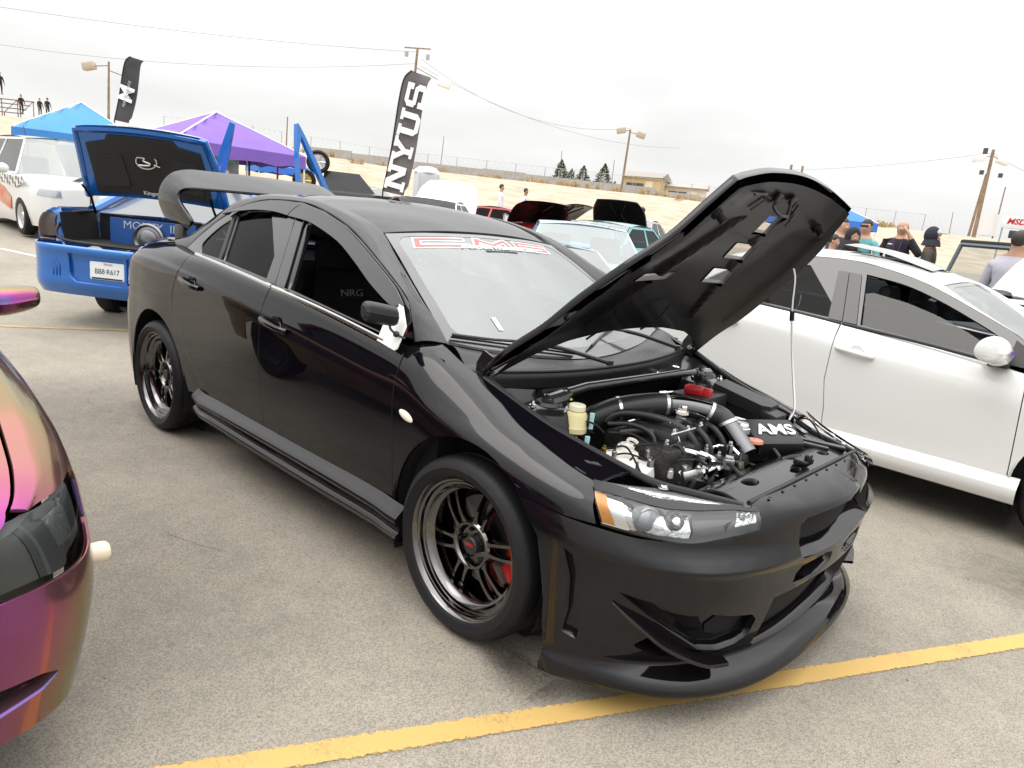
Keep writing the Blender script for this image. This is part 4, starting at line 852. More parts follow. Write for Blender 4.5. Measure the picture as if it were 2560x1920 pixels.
# radiator shroud, slam panel, braces
rs = Surf([-1, -.6, 0, .6, 1], [0, .4, .8, 1], [[(.60+.0*u, u*.42-.05, .655+.01*(1-u*u)), (.67, u*.44-.03, .695), (.74, u*.46, .688), (.788, u*.47, .674)] for u in (-1, -.6, 0, .6, 1)])
ell = lambda cu, cv, ru, rv: [(cu+ru*math.cos(a), cv+rv*math.sin(a)) for a in np.linspace(0, 2*math.pi, 18, endpoint=False)]
panel('radiator_shroud', rs, [(-1, 0), (1, 0), (1, 1), (-1, 1)], sc=(.44, .2), d=.03, holes=[ell(-.62, .62, .10, .13), ell(.34, .45, .12, .16), ell(.02, .80, .10, .07), ell(.70, .70, .07, .10)], hdepth=.03, rim=.01, flip=rs.nrm([0], [.5])[0][2] < 0, parent=R, m=mat('gloss_shroud', (.005, .005, .006), .25, coat=.5, spec=.2))
sl = MB(); sl.tube([(.790, u*.475, .693) for u in np.linspace(-1, 1, 25)], .008, 8); slo = sl.build('slam_seal', M_SEAL, R)
for u in np.linspace(-.85, .85, 9):
    b = MB(); b.lathe([(0, .003), (.0045, .0025), (.0055, 0)], 10, 'z', (.815, u*.45, .6985)); b.build('push_clip', M_PLA, slo)
ba = MB(); ba.box((.66, .40, .70), (.22, .03, .02), place((0, 0, 0), 0, .05, .45), .004); ba.build('lamp_brace', M_BAY, R)
ba = MB(); ba.box((.63, .33, .70), (.20, .022, .02), place((0, 0, 0), 0, .05, .4), .004); ba.build('lamp_brace', M_BAY, R)
la = MB(); la.box((.735, .08, .705), (.05, .07, .02), bev=.004); la.box((.75, .08, .72), (.02, .03, .03), bev=.003); la.build('hood_latch', M_GUN, R)
for s in (-1, 1):
    hb = MB(); hb.grid([[(.47, s*.78, .705), (.6, s*.655, .69), (.78, s*.50, .678)], [(.45, s*.72, .69), (.56, s*.60, .685), (.72, s*.48, .676)], [(.45, s*.66, .66), (.54, s*.56, .66), (.70, s*.47, .66)]]); hb.build('lamp_back_housing', mat('lamp_housing_clear', (.30, .30, .31), .15, coat=.8), R)
    b = MB(); b.lathe([(0, .012), (.012, .012), (.014, .006), (.020, .004), (.020, 0)], 12, 'z', (.57, s*.60, .692)); b.build('lamp_mount_bolt', M_CHROME, R)

# ---- rear wing
WG = [(.575, 1.150, -2.97, -3.10, .010), (.588, 1.175, -2.90, -3.15, .030), (.600, 1.21, -2.84, -3.22, .036), (.608, 1.25, -2.87, -3.265, .034), (.613, 1.30, -2.95, -3.30, .034), (.613, 1.34, -3.0, -3.31, .030), (.606, 1.372, -3.01, -3.30, .028), (.588, 1.394, -2.99, -3.27, .027), (.555, 1.404, -2.96, -3.23, .026), (.47, 1.408, -2.93, -3.21, .024), (.33, 1.412, -2.90, -3.20, .024), (.0, 1.416, -2.87, -3.19, .024)]
full = [(-y, z, a, b, t) for y, z, a, b, t in WG]+[q for q in WG[::-1][1:]]
prof = [(0, 0), (.008, .30), (.03, .42), (.3, .55), (.7, .5), (.97, .33), (.99, .25), (1, 0), (.99, -.10), (.97, -.15), (.6, -.25), (.2, -.40), (.03, -.36), (.008, -.25)]
rows = []
for i, (y, z, a, b, t) in enumerate(full):
    p0, p1 = full[max(0, i-1)], full[min(len(full)-1, i+1)]; tg = Vector((0, p1[0]-p0[0], p1[1]-p0[1])).normalized(); n = Vector((0, -tg.z, tg.y))
    rows.append([(a+(b-a)*f, y+n.y*t*h, z+n.z*t*h+(.108*f*(1 if abs(y) < .5 else .8 if abs(y) < .57 else .5 if abs(y) < .6 else .2 if z > 1.35 else 0))) for f, h in prof+[prof[0]]])
S = Surf(range(len(rows)), range(len(prof)+1), rows); wg = patch(S, 110, 84, flip=S.nrm([11], [2])[0][2] < 0); rw = wg.build('rear_wing', M_BLACK, R)
for s in (-1, 1):
    b = MB(); b.box((-3.05, s*.585, 1.125), (.13, .03, .11), bev=.01); b.build('wing_mount', M_PLA, rw)

# ---- right mirror on its white blanking plate
mp_ = panel('mirror_plate', S_GH, [(-.525, 1.085), (-.485, 1.078), (-.425, 1.015), (-.425, .935), (-.435, .925), (-.55, .94), (-.55, 1.0)], mat('white_acrylic', (.72, .72, .70), .3), R, d=.03, rim=.006, off=.020)
mh = Surf(range(5), range(9), [[(-.455+cx+.026*math.cos(a)*s_, -.868-yy, 1.052+yy*.18+.036*math.sin(a)*s_) for a in np.linspace(0, 2*math.pi, 9)] for cx, yy, s_ in ((0, 0, .55), (0, .012, .98), (0, .07, 1.05), (.004, .135, 1.0), (.006, .150, .55))])
mo = patch(mh, 16, 32, flip=mh.nrm([2], [0])[0][0] < 0).build('door_mirror', M_PLA, R)
for yy, cx in ((0, 0), (.150, .006)):
    MB().add([(-.455+cx+.0145*math.cos(a), -.868-yy, 1.052+yy*.18+.020*math.sin(a)) for a in np.linspace(0, 2*math.pi, 16, endpoint=False)], [tuple(range(16)) if yy else tuple(range(15, -1, -1))]).build('mirror_end', M_PLA, mo)
st_ = MB(); st_.tube(spl([(-.452, -.90, 1.03), (-.448, -.895, 1.008), (-.435, -.875, .990), (-.42, -.85, .978)], 5), .0045, 8); st_.ball((-.437, -.878, .992), .012); st_.build('mirror_stalk', M_PLA, mo)
# left mirror, ordinary
mb = MB(); mb.ball((-.50, .96, 1.02), (.06, .11, .07), 16, 10); mb.tube([(-.50, .84, .97), (-.50, .90, .99)], .025, 8); mb.build('door_mirror', M_BLACK, R)

# ---- windshield banner and stickers
def banner(nm, s, size, u, v, m, h, sx, par, shear=0., bold=0., sp=1., depth=.0006):
    o = text(nm, s, size, Matrix.Identity(4), m, par, depth, sx, shear, bold, spacing=sp)
    for q in o.data.vertices:
        uu = u+q.co.x/.58; vv = v+q.co.y/.62; P = S_WS.ev(uu, vv)[0]; n = S_WS.nrm(uu, vv)[0]; n = n if n[2] > 0 else -n; q.co = Vector(P+n*(h+q.co.z))
    return o
def strokes(nm, polys, u0, v0, su, sv, grow_, m, h, par, shear=.35):
    """block letters as overlapping strokes laid on the glass; polys in letter units"""
    mb = MB()
    for k_, (x0, y0, x1, y1, w) in enumerate(polys):
        L = math.hypot(x1-x0, (y1-y0)*.5); dx, dy = (x1-x0)/max(L, 1e-6), (y1-y0)*.5/max(L, 1e-6); w2 = w/2+grow_; e = w/2+grow_
        c4 = []
        for a_, b_ in ((-e, -w2), (L+e, -w2), (L+e, w2), (-e, w2)): c4.append((x0+dx*a_-dy*b_, y0+(dy*a_+dx*b_)*2))
        row = []
        n_ = 8
        bot = [(c4[0][0]+(c4[1][0]-c4[0][0])*i/n_, c4[0][1]+(c4[1][1]-c4[0][1])*i/n_) for i in range(n_+1)]; top_ = [(c4[3][0]+(c4[2][0]-c4[3][0])*i/n_, c4[3][1]+(c4[2][1]-c4[3][1])*i/n_) for i in range(n_+1)]
        for line_ in (bot, top_):
            r_ = []
            for x, y in line_:
                uu = u0+(x+shear*(y-.5)*.3)*su; vv = v0+(y-.5)*sv; P = S_WS.ev(uu, vv)[0]; n = S_WS.nrm(uu, vv)[0]; n = n if n[2] > 0 else -n; r_.append(tuple(P+n*(h+.00004*k_)))
            row.append(r_)
        mb.grid(row)
    return mb.build(nm, m, par, smooth=0)
LT = [(-2.35, .10, -2.35, .90, .16), (-2.35, .92, -1.05, .92, .16), (-2.35, .08, -.95, .08, .16),
      (-.62, .05, -.52, .95, .16), (-.52, .92, -.05, .30, .15), (-.05, .30, .42, .92, .15), (.46, .95, .56, .05, .16),
      (.92, .92, 2.10, .92, .15), (.92, .92, .92, .52, .15), (.92, .50, 2.02, .50, .15), (2.02, .50, 2.05, .10, .15), (.85, .08, 2.08, .08, .15)]
ban = strokes('banner_outline', LT, .0, .890, .33, .088, .045, M_WHT, .0015, R)
strokes('banner_letters', LT, .0, .890, .33, .088, -.004, mat('faded_red_print', (.50, .11, .11), .5), .0026, ban)
banner('banner_script', 'Performance Inc.', .042, .06, .846, M_WHT, .0036, 1.9, ban, .45, .0012)
st4 = MB(); st4.grid([[wpt(-.62, .165, .003), wpt(-.585, .165, .003)], [wpt(-.62, .255, .003), wpt(-.585, .255, .003)]]); st4.build('glass_sticker', mat('frosted_sticker', (.55, .60, .60), .6), R)
text('brake_lettering', 'brembo', .032, frame((.168, -.764, .325), (.12, 0, -1), (1, 0, .12)), M_WHT, R, .001, 1.1)
cal = MB(); rr = []
for i in range(9):
    a = rad(-32+64*i/8-5); rr.append([((r)*math.cos(a), y, WR+r*math.sin(a)) for r, y in ((.115, -.765), (.178, -.770), (.186, -.75), (.186, -.68), (.115, -.68))])
cal.grid(rr); cal.build('brake_caliper', M_RED, R)
text('cap_lettering', 'NP01', .017, frame((0, -.885+.044, WR+.004), (1, 0, 0), (0, 0, 1)), mat('red_letters', (.6, .03, .02), .4), R, .0006, 1.1)

# ---- cabin
cab = MB()
cab.grid([[(-.25, -.80, .93), (-1.4, -.80, .99), (-2.6, -.74, 1.02)], [(-.25, -.80, .30), (-1.4, -.80, .30), (-2.6, -.74, .30)], [(-.25, .80, .30), (-1.4, .80, .30), (-2.6, .74, .30)], [(-.25, .80, .93), (-1.4, .80, .99), (-2.6, .74, 1.02)]])
cab.grid([[(-.25, y, .30) for y in (-.8, .8)], [(-.25, y, .86) for y in (-.8, .8)]]); cab.grid([[(-2.6, y, .30) for y in (-.74, .74)], [(-2.62, y, 1.03) for y in (-.74, .74)], [(-2.95, y, 1.07) for y in (-.7, .7)]])
cab.build('cabin_lining', mat('cabin_lining', (.010, .010, .012), .8), R, smooth=0)
ds = Surf([-1, -.5, 0, .5, 1], [0, .4, .8, 1.2], [[(-.27-.03*abs(u), u*.74, .905), (-.45, u*.76, .955+.01*(1-u*u)), (-.66, u*.77, .945), (-.74, u*.77, .80)] for u in (-1, -.5, 0, .5, 1)])
patch(ds, 16, 12, flip=ds.nrm([0], [.3])[0][2] < 0).build('dashboard', mat('dash_vinyl', (.035, .036, .038), .65), R)
pp = MB(); pp.grid([[(-.36, .50, .945), (-.40, .64, .95), (-.43, .70, .955)], [(-.52, .40, .972), (-.53, .56, .985), (-.55, .68, .975)], [(-.62, .38, .966), (-.66, .56, .975), (-.68, .66, .968)]]); tag(pp.build('dash_paper', mat('paper', (.75, .77, .78), .8), R))
def seat(x, y, nm, wd=.50):
    Sx = Surf([-1, -.72, 0, .72, 1], [0, 1, 2, 3, 4, 5, 6], [[(x+.28, y+u*wd/2, .44+.04*abs(u)**2), (x+.05, y+u*wd/2, .43+.06*abs(u)**2), (x-.16, y+u*wd/2*.95, .45+.04*u*u), (x-.24+.05*u*u, y+u*wd/2*.98, .62), (x-.33+.07*u*u, y+u*wd/2*.9, .86), (x-.38+.05*u*u, y+u*wd/2*.66, 1.03), (x-.40, y+u*wd/2*.5, 1.10)] for u in (-1, -.72, 0, .72, 1)])
    o = patch(Sx, 16, 24).build(nm, M_FAB, R); b = MB(); b.box((x-.40, y, 1.16), (.09, .25, .16), place((0, 0, 0), 0, -.2, 0), .04); b.build('headrest', M_FAB, o)
    b = MB(); b.grid([[(x-.36, y-wd*.45, .40), (x-.36, y+wd*.45, .40)], [(x-.44, y-wd*.40, .88), (x-.44, y+wd*.40, .88)], [(x-.44, y-wd*.26, 1.10), (x-.44, y+wd*.26, 1.10)]]); b.build('seat_back_shell', M_PLA, o); return o
s1 = seat(-1.22, -.37, 'front_seat'); seat(-1.22, .37, 'front_seat')
text('seat_lettering', 'NRG', .05, frame((-1.47, -.37, .985), (0, 1, 0), (-.2, 0, 1)), mat('grey_letters', (.35, .35, .36), .5), s1, .001, 1.3)
seat(-2.12, -.36, 'rear_seat', .62); seat(-2.12, .36, 'rear_seat', .62)
sw = MB(); sw.tube([(-.80+.06*math.sin(a), .37+.18*math.cos(a), .87+.17*math.sin(a)) for a in np.linspace(0, 2*math.pi, 28, endpoint=False)], .015, 8, closed=True); sw.box((-.80, .37, .87), (.04, .34, .04), bev=.01); sw.build('steering_wheel', M_PLA, R)
rm = MB(); rm.box((-.80, 0, 1.255), (.025, .22, .06), place((0, 0, 0), 0, -.15, 0), .012); rm.build('rear_view_mirror', M_PLA, R)
# roof aerial fin and rear-wing are black; small red cabin tag
tg = MB(); tg.box((-.60, -.70, .985), (.02, .012, .07), bev=.003); tg.build('visitor_tag', mat('red_tag', (.5, .06, .05), .5), R)
# roof rack-like sunroof deflector at roof rear
fin = MB(); fin.prism([(0, 0), (.16, 0), (.12, .03), (.05, .045)], .02, frame((-2.02, .34, 1.445), (-1, 0, 0), (0, 0, 1))); fin.build('aerial_fin', M_BLACK, R)
del R
# ------------------------------------------------------------------ setting
FH = Vector((math.cos(YAW), math.sin(YAW))); _cm = cam.matrix_world
def at(px, py, d):
    """the point seen at (px, py) of the 2560 x 1920 photograph that lies d metres ahead of the camera"""
    r = _cm.to_3x3() @ Vector(((px-1280)/1766.03, -(py-960)/1766.03, -1)); k = d/(r.x*FH.x+r.y*FH.y); return CAMP+r*k
def fwdr(x, y): return (x-CAMP.x)*FH.x+(y-CAMP.y)*FH.y, (x-CAMP.x)*FH.y-(y-CAMP.y)*FH.x   # ahead, right
def xy(d, s): return CAMP.x+FH.x*d+FH.y*s, CAMP.y+FH.y*d-FH.x*s
def gh(x, y):
    d, s = fwdr(x, y); t = max(0., d-5.5); z = .034*(math.sqrt(t*t+1)-1)
    if d > 40:
        k = min(1, (d-40)/35); top = 5.0+(.9 if s < -30 else .9*max(0, -s-15)/15)-(.6*min(1, max(0, (s-12)/20)))
        b = .034*33.5; k = k*k*(3-2*k); z = b+(top-b)*k
        if d > 75: z = top+.03*(min(d, 90)-75)
    return z
def gp(px, py, d): q = at(px, py, d); return Vector((q.x, q.y, gh(q.x, q.y)))
# asphalt: worn, pale, with exposed aggregate
M_ASPH = bpy.data.materials.new('asphalt'); M_ASPH.use_nodes = True
n = M_ASPH.node_tree.nodes; l = M_ASPH.node_tree.links; b = n['Principled BSDF']; b.inputs['Roughness'].default_value = .85; b.inputs['Specular IOR Level'].default_value = .25
tcn = n.new('ShaderNodeTexCoord')
def tex(kind, scale, detail=3, rough=.5):
    t = n.new(kind); t.inputs['Scale'].default_value = scale
    if 'Detail' in t.inputs: t.inputs['Detail'].default_value = detail
    if 'Roughness' in t.inputs: t.inputs['Roughness'].default_value = rough
    l.new(tcn.outputs['Object'], t.inputs['Vector']); return t
def ramp(src, stops):
    r = n.new('ShaderNodeValToRGB'); l.new(src, r.inputs[0]); e = r.color_ramp.elements
    while len(e) < len(stops): e.new(.5)
    for q, (p_, c_) in zip(e, stops): q.position = p_; q.color = (*c_, 1)
    return r.outputs[0]
def mixc(a, b_, f, mode='MIX'):
    m = n.new('ShaderNodeMix'); m.data_type = 'RGBA'; m.blend_type = mode
    if isinstance(f, float): m.inputs[0].default_value = f
    else: l.new(f, m.inputs[0])
    l.new(a, m.inputs[6]); l.new(b_, m.inputs[7]); return m.outputs[2]
fine = tex('ShaderNodeTexNoise', 380, 3, .75); vor = tex('ShaderNodeTexVoronoi', 230); big = tex('ShaderNodeTexNoise', .55, 5, .6); mid = tex('ShaderNodeTexNoise', 6, 5, .65)
base = ramp(fine.outputs[0], [(.25, (.158, .145, .126)), (.5, (.208, .192, .168)), (.76, (.268, .249, .220))])
agg = ramp(vor.outputs['Color'], [(.0, (.72, .71, .70)), (.5, (.97, .97, .97)), (.88, (1.05, 1.04, 1.02)), (.97, (1.55, 1.5, 1.42))])
c1_ = mixc(base, agg, 1., 'MULTIPLY')
c2_ = mixc(c1_, ramp(mid.outputs[0], [(.32, (.90, .90, .90)), (.62, (1.05, 1.04, 1.025))]), 1., 'MULTIPLY')
c3_ = mixc(c2_, ramp(big.outputs[0], [(.30, (.82, .82, .82)), (.50, (1.0, 1.0, .99)), (.70, (1.09, 1.075, 1.05))]), 1., 'MULTIPLY')
l.new(c3_, b.inputs['Base Color'])
bp = n.new('ShaderNodeBump'); bp.inputs['Strength'].default_value = .55; bp.inputs['Distance'].default_value = .004; l.new(fine.outputs[0], bp.inputs['Height']); l.new(bp.outputs[0], b.inputs['Normal'])
g = MB(); rows = []
for d in [-40, -20, -10, -5, -2, 1, 3, 4.5, 5.5, 6, 6.5, 7, 8, 9, 10, 12, 14, 17, 20, 24, 28, 32, 36, 39]:
    rows.append([(*xy(d, s), gh(*xy(d, s))) for s in np.linspace(-70, 70, 57)])
tag(g.grid(rows).build('ground', M_ASPH), kind='structure')
M_DIRT = mat('pale_sand', (.40, .325, .245), .95, noise=(.7, .25, (.32, .255, .185)), bump=(9, .5))
g = MB(); rows = []
er = random.Random(3)
for d in [38.8, 41, 44, 48, 52, 56, 60, 64, 68, 72, 75, 80, 86, 92, 110, 200, 600]:
    rows.append([(*xy(d, s), gh(*xy(d, s))+(er.uniform(-.06, .06) if 40 < d < 100 else 0)-(.03 if d < 40 else 0)) for s in np.linspace(-170 if d < 150 else -900, 170 if d < 150 else 900, 91)])
tag(g.grid(rows).build('embankment', M_DIRT), kind='structure')
# painted bay lines, worn at the edges
def line(nm, pts, w, col, wear=.35, seed=1):
    m = bpy.data.materials.get('paint_'+nm)
    if not m:
        m = bpy.data.materials.new('paint_'+nm); m.use_nodes = True; nn = m.node_tree.nodes; ll = m.node_tree.links; bb = nn['Principled BSDF']; bb.inputs['Roughness'].default_value = .75
        t = nn.new('ShaderNodeTexCoord'); z = nn.new('ShaderNodeTexNoise'); z.inputs['Scale'].default_value = 120; z.inputs['Detail'].default_value = 5; z.inputs['Roughness'].default_value = .7
        z2 = nn.new('ShaderNodeTexNoise'); z2.inputs['Scale'].default_value = 3.5; z2.inputs['Detail'].default_value = 4
        ll.new(t.outputs['Object'], z.inputs['Vector']); ll.new(t.outputs['Object'], z2.inputs['Vector'])
        ad = nn.new('ShaderNodeMath'); ad.operation = 'ADD'; ll.new(z.outputs[0], ad.inputs[0]); ll.new(z2.outputs[0], ad.inputs[1])
        r = nn.new('ShaderNodeValToRGB'); r.color_ramp.elements[0].position = wear+.33; r.color_ramp.elements[1].position = wear+.62
        r.color_ramp.elements[0].color = (.12, .105, .085, 1); r.color_ramp.elements[1].color = (*col, 1); ll.new(ad.outputs[0], r.inputs[0]); ll.new(r.outputs[0], bb.inputs['Base Color'])
        # ragged, worn-through edges
        uvn = nn.new('ShaderNodeUVMap'); sx_ = nn.new('ShaderNodeSeparateXYZ'); ll.new(uvn.outputs[0], sx_.inputs[0])
        def mth(op, *v):
            q_ = nn.new('ShaderNodeMath'); q_.operation = op
            for i_, w_ in enumerate(v):
                if isinstance(w_, (int, float)): q_.inputs[i_].default_value = w_
                else: ll.new(w_, q_.inputs[i_])
            return q_.outputs[0]
        dd = mth('ABSOLUTE', mth('SUBTRACT', sx_.outputs[1], .5)); z3 = nn.new('ShaderNodeTexNoise'); z3.inputs['Scale'].default_value = 60; z3.inputs['Detail'].default_value = 6; z3.inputs['Roughness'].default_value = .75; ll.new(t.outputs['Object'], z3.inputs['Vector'])
        e_ = mth('MULTIPLY', mth('SUBTRACT', mth('ADD', .40, mth('MULTIPLY', mth('SUBTRACT', z3.outputs[0], .5), .42)), dd), 16.); al = mth('MINIMUM', mth('MAXIMUM', e_, 0.), .96); ll.new(al, bb.inputs['Alpha'])
    P = resample([(q[0], q[1]) for q in pts], .05, False); A = []; B = []
    for i, q in enumerate(P):
        t = np.array(P[min(i+1, len(P)-1)])-np.array(P[max(i-1, 0)]); t = t/np.linalg.norm(t); nn_ = np.array([-t[1], t[0]]); a = q+nn_*w*.62; c = q-nn_*w*.62; A.append((a[0], a[1], gh(*a)+.004)); B.append((c[0], c[1], gh(*c)+.004))
    o = MB().grid([B, A]).build('bay_line', m); k_ = len(P); uv = o.data.uv_layers.new(name='across')
    for lp in o.data.loops: uv.data[lp.index].uv = (0, 0 if lp.vertex_index < k_ else 1)
    tag(o, kind='structure')
YEL = (.50, .325, .105)
line('yellow', [(-.36, -2.66), (.165, -1.599), (.431, -1.068), (.643, -.649), (.97, -.002), (1.432, .915), (2.5, 3.04)], .086, YEL, .27)
line('old_yellow', [(-7.0, -2.86), (-5.55, -.05), (-4.6, 1.8)], .09, (.36, .27, .12), .36, 2)
line('white', [(-13, -.45), (-11.6, .18), (-10.6, .50), (-9.2, 1.9)], .09, (.6, .6, .58), .25, 3)
# oil stain under the front wheel: soaks in with a soft ragged edge
def stain(cx, cy, rx, ry, col, amt, nm):
    m = mat('stain_'+nm, col, .6); nn = m.node_tree.nodes; ll = m.node_tree.links; t = nn.new('ShaderNodeTexCoord'); gd = nn.new('ShaderNodeTexGradient'); gd.gradient_type = 'SPHERICAL'; ll.new(t.outputs['Object'], gd.inputs[0])
    z = nn.new('ShaderNodeTexNoise'); z.inputs['Scale'].default_value = 9; z.inputs['Detail'].default_value = 8; z.inputs['Roughness'].default_value = .75; ll.new(t.outputs['Object'], z.inputs['Vector'])
    ml = nn.new('ShaderNodeMath'); ml.operation = 'MULTIPLY'; ll.new(gd.outputs[1], ml.inputs[0]); ll.new(z.outputs[0], ml.inputs[1]); mr_ = nn.new('ShaderNodeMapRange'); mr_.inputs[1].default_value = .12; mr_.inputs[2].default_value = .42; mr_.inputs[4].default_value = amt; ll.new(ml.outputs[0], mr_.inputs[0]); ll.new(mr_.outputs[0], nn['Principled BSDF'].inputs['Alpha'])
    o = MB().add([(-1, -1, 0), (1, -1, 0), (1, 1, 0), (-1, 1, 0)], [(0, 1, 2, 3)]).build('stain', m, smooth=0); o.location = (cx, cy, .003+gh(cx, cy)); o.scale = (rx, ry, 1); tag(o, kind='structure')
stain(.215, -.835, .15, .12, (.03, .024, .018), .95, 'oil'); stain(.33, -.86, .22, .16, (.05, .042, .034), .7, 'wet'); stain(-.9, -1.5, 1.3, .7, (.12, .11, .095), .18, 'dust_haze'); stain(-3.4, -1.2, 1.2, .9, (.11, .10, .088), .22, 'tyre'); stain(1.6, 1.6, .9, .6, (.10, .09, .075), .4, 'grime'); stain(-2.2, -1.9, 1.6, .5, (.26, .24, .21), .4, 'pale'); stain(.6, -1.9, .9, .5, (.27, .25, .22), .35, 'pale2')
for pts in ([(-1.30, -1.36), (-1.22, -1.345), (-1.16, -1.32), (-1.10, -1.30), (-.98, -1.24)], [(-3.6, -.95), (-3.35, -1.05), (-3.1, -1.0), (-2.95, -1.1)]):
    A = []; B = []
    for i, q in enumerate(spl(pts, 9)):
        w = abs(rnd.gauss(0, .0009))+.0002; j_ = rnd.uniform(-.006, .006); A.append((q[0], q[1]+w+j_, .0022)); B.append((q[0], q[1]-w+j_, .0022))
    tag(MB().grid([B, A]).build('crack', mat('crack', (.075, .066, .054), .9)), kind='structure')
# loose grit and small stones on the tarmac (one mass)
gr_ = MB(); rg = random.Random(12)
for i in range(1600):
    d = 1.2+5.5*rg.random()**1.4; s_ = rg.uniform(-1, 1)*(.8+d*.75); x, y = xy(d, s_); r = rg.choice([.0012, .0018, .0025, .0035, .005])*rg.uniform(.7, 1.2); z = gh(x, y)
    vs_ = [(x+r*rg.uniform(.7, 1.2)*math.cos(a), y+r*rg.uniform(.7, 1.2)*math.sin(a), z+r*.25) for a in (0, 1.3, 2.5, 3.8, 5.0)]; gr_.add(vs_+[(x, y, z+r*.8)], [(0, 1, 5), (1, 2, 5), (2, 3, 5), (3, 4, 5), (4, 0, 5)])
tag(gr_.build('grit', mat('grit', (.30, .265, .215), .9, noise=(40, .6, (.10, .09, .08))), smooth=0), 'loose sandy grit and pebbles scattered over the asphalt', 'grit', kind='stuff')
# dry brush tufts along the crest (one mass)
def tufts(nm, spots, h, m, k, seed):
    rr = random.Random(seed); mb = MB()
    for (x, y) in spots:
        z = gh(x, y)
        for _ in range(k):
            a = rr.uniform(0, 6.28); t = rr.uniform(.1, 1.); L = h*rr.uniform(.5, 1.1); bx, by = x+rr.gauss(0, .18), y+rr.gauss(0, .18); ex, ey, ez = bx+math.cos(a)*L*t*.7, by+math.sin(a)*L*t*.7, z+L*(1.1-.6*t)
            w = .03; mb.add([(bx-w, by, z-.05), (bx+w, by, z-.05), (ex+w, ey, ez), (ex-w, ey, ez)], [(0, 1, 2, 3)])
    o = mb.build(nm, m, smooth=0); return o
rr = random.Random(9); sp = []
for i in range(120):
    d = rr.choice([rr.uniform(68, 84), rr.uniform(72, 80)]); s = rr.uniform(-38, 38); sp.append(xy(d, s))
tag(tufts('dry_brush', sp, .62, mat('dry_straw', (.42, .30, .15), .9, noise=(3, .4)), 26, 4), 'dry straw coloured brush tufts scattered along the sandy embankment', 'brush', kind='stuff')
# block wall on the crest
wl_ = thing('block_wall', 'low pale grey block wall running along the top of the embankment', 'wall', (*xy(86, 0), 0))
M_WALL = mat('grey_block', (.36, .345, .33), .9, noise=(2, .12))
def wallseg(s0, s1, d0, d1, h):
    (x0, y0), (x1, y1) = xy(d0, s0), xy(d1, s1); L = math.dist((x0, y0), (x1, y1)); a = math.atan2(y1-y0, x1-x0); z = min(gh(x0, y0), gh(x1, y1))-.2
    o = MB().box((L/2, 0, h/2), (L, .2, h)).build('wall_panel', M_WALL, wl_, smooth=0); o.location = (x0-wl_.location.x, y0-wl_.location.y, z); o.rotation_euler.z = a
for i in range(12): wallseg(-26+i*5.0, -26+i*5.0+4.97, 84, 84, 1.35-.012*i+(.10 if i % 3 == 1 else 0))
# chain-link fence: posts, top rail, wire
fe = thing('chain_link_fence', 'thin grey chain-link fence with slim posts along the embankment crest', 'fence', (*xy(75, 0), 0))
FX = Vector(fe.location); M_GALV = mat('galvanised', (.36, .36, .36), .5, .7)
ss_ = np.arange(-38, 43, 3.0); pm = MB().cyl((0, 0, -.2), (0, 0, 1.75), .035, n=6).build('post', M_GALV, fe); first = True
for s in ss_:
    x, y = xy(75, s); o = pm if first else pm.copy()
    if not first: COL.objects.link(o)
    o.location = (x-FX.x, y-FX.y, gh(x, y)); o.rotation_euler = (rr.uniform(-.02, .02), rr.uniform(-.02, .02), 0); first = False
tp = MB(); tp.tube([(*(Vector(xy(75, s))-FX.xy), gh(*xy(75, s))+1.72) for s in ss_], .018, 5); tp.build('top_rail', M_GALV, fe)
wm = MB()
for s in np.arange(-38, 42.9, .55):
    for k in (1, -1):
        q = [(*(Vector(xy(75, s+k*t*.9))-FX.xy), gh(*xy(75, s+k*t*.9))+.05+1.65*t) for t in (0, 1)]; wm.tube(q, .0035, 3, caps=False)
tag(wm.build('chain_link_wire', M_GALV, fe, smooth=0), kind='stuff')
# young pines
def pine(px, h, d, label, seed):
    q = gp(px, 500, d); rr = random.Random(seed); t = thing('pine_tree', label, 'tree', q, group='young pines behind the wall')
    MB().tube([(0, 0, -.2), (.02, 0, h*.5), (0, 0, h*.97)], [.07, .05, .015], 7).build('trunk', mat('bark', (.10, .07, .05), .9), t)
    mb = MB()
    for i in range(int(1000*h/3)):
        f = rr.random()**.8; z = h*(.10+.9*f); R_ = h*.35*(1-f)**.80*(.75+.5*rr.random())+.04; lay = .5+.5*math.sin(f*26); a = rr.uniform(0, 6.28); R_ *= (.86+.18*lay)*(1+.22*math.sin(a*3+f*9+seed)); r0 = R_*rr.uniform(.25, .8); c, s = math.cos(a), math.sin(a); w = .05*h/3*rr.uniform(.8, 1.6)
        p0 = (c*r0, s*r0, z); p1 = (c*R_-s*w, s*R_+c*w, z-.06*h/3+rr.uniform(0, .12)); p2 = (c*R_*1.08, s*R_*1.08, z+.05); p3 = (c*R_+s*w, s*R_-c*w, z-.06*h/3+rr.uniform(0, .12)); mb.add([p0, p1, p2, p3], [(0, 1, 2, 3)])
    mb.build('crown', mat('pine_needles', (.14, .165, .09), .8, noise=(6, .5, (.07, .09, .05))), t, smooth=0)
for a in ((1394, 3.55, 92, 'tall bushy young pine at the taller pole end of the pine row', 1), (1421, 2.75, 94, 'small slim pine tucked against its taller bushy neighbour', 2), (1450, 3.15, 92, 'middle sized young pine standing alone between its neighbours', 3), (1502, 3.65, 92, 'tallest pointed pine standing next to the lamp pole', 4), (1531, 1.9, 96, 'tiny thin sapling pine beside the lamp pole', 5)): pine(*a)
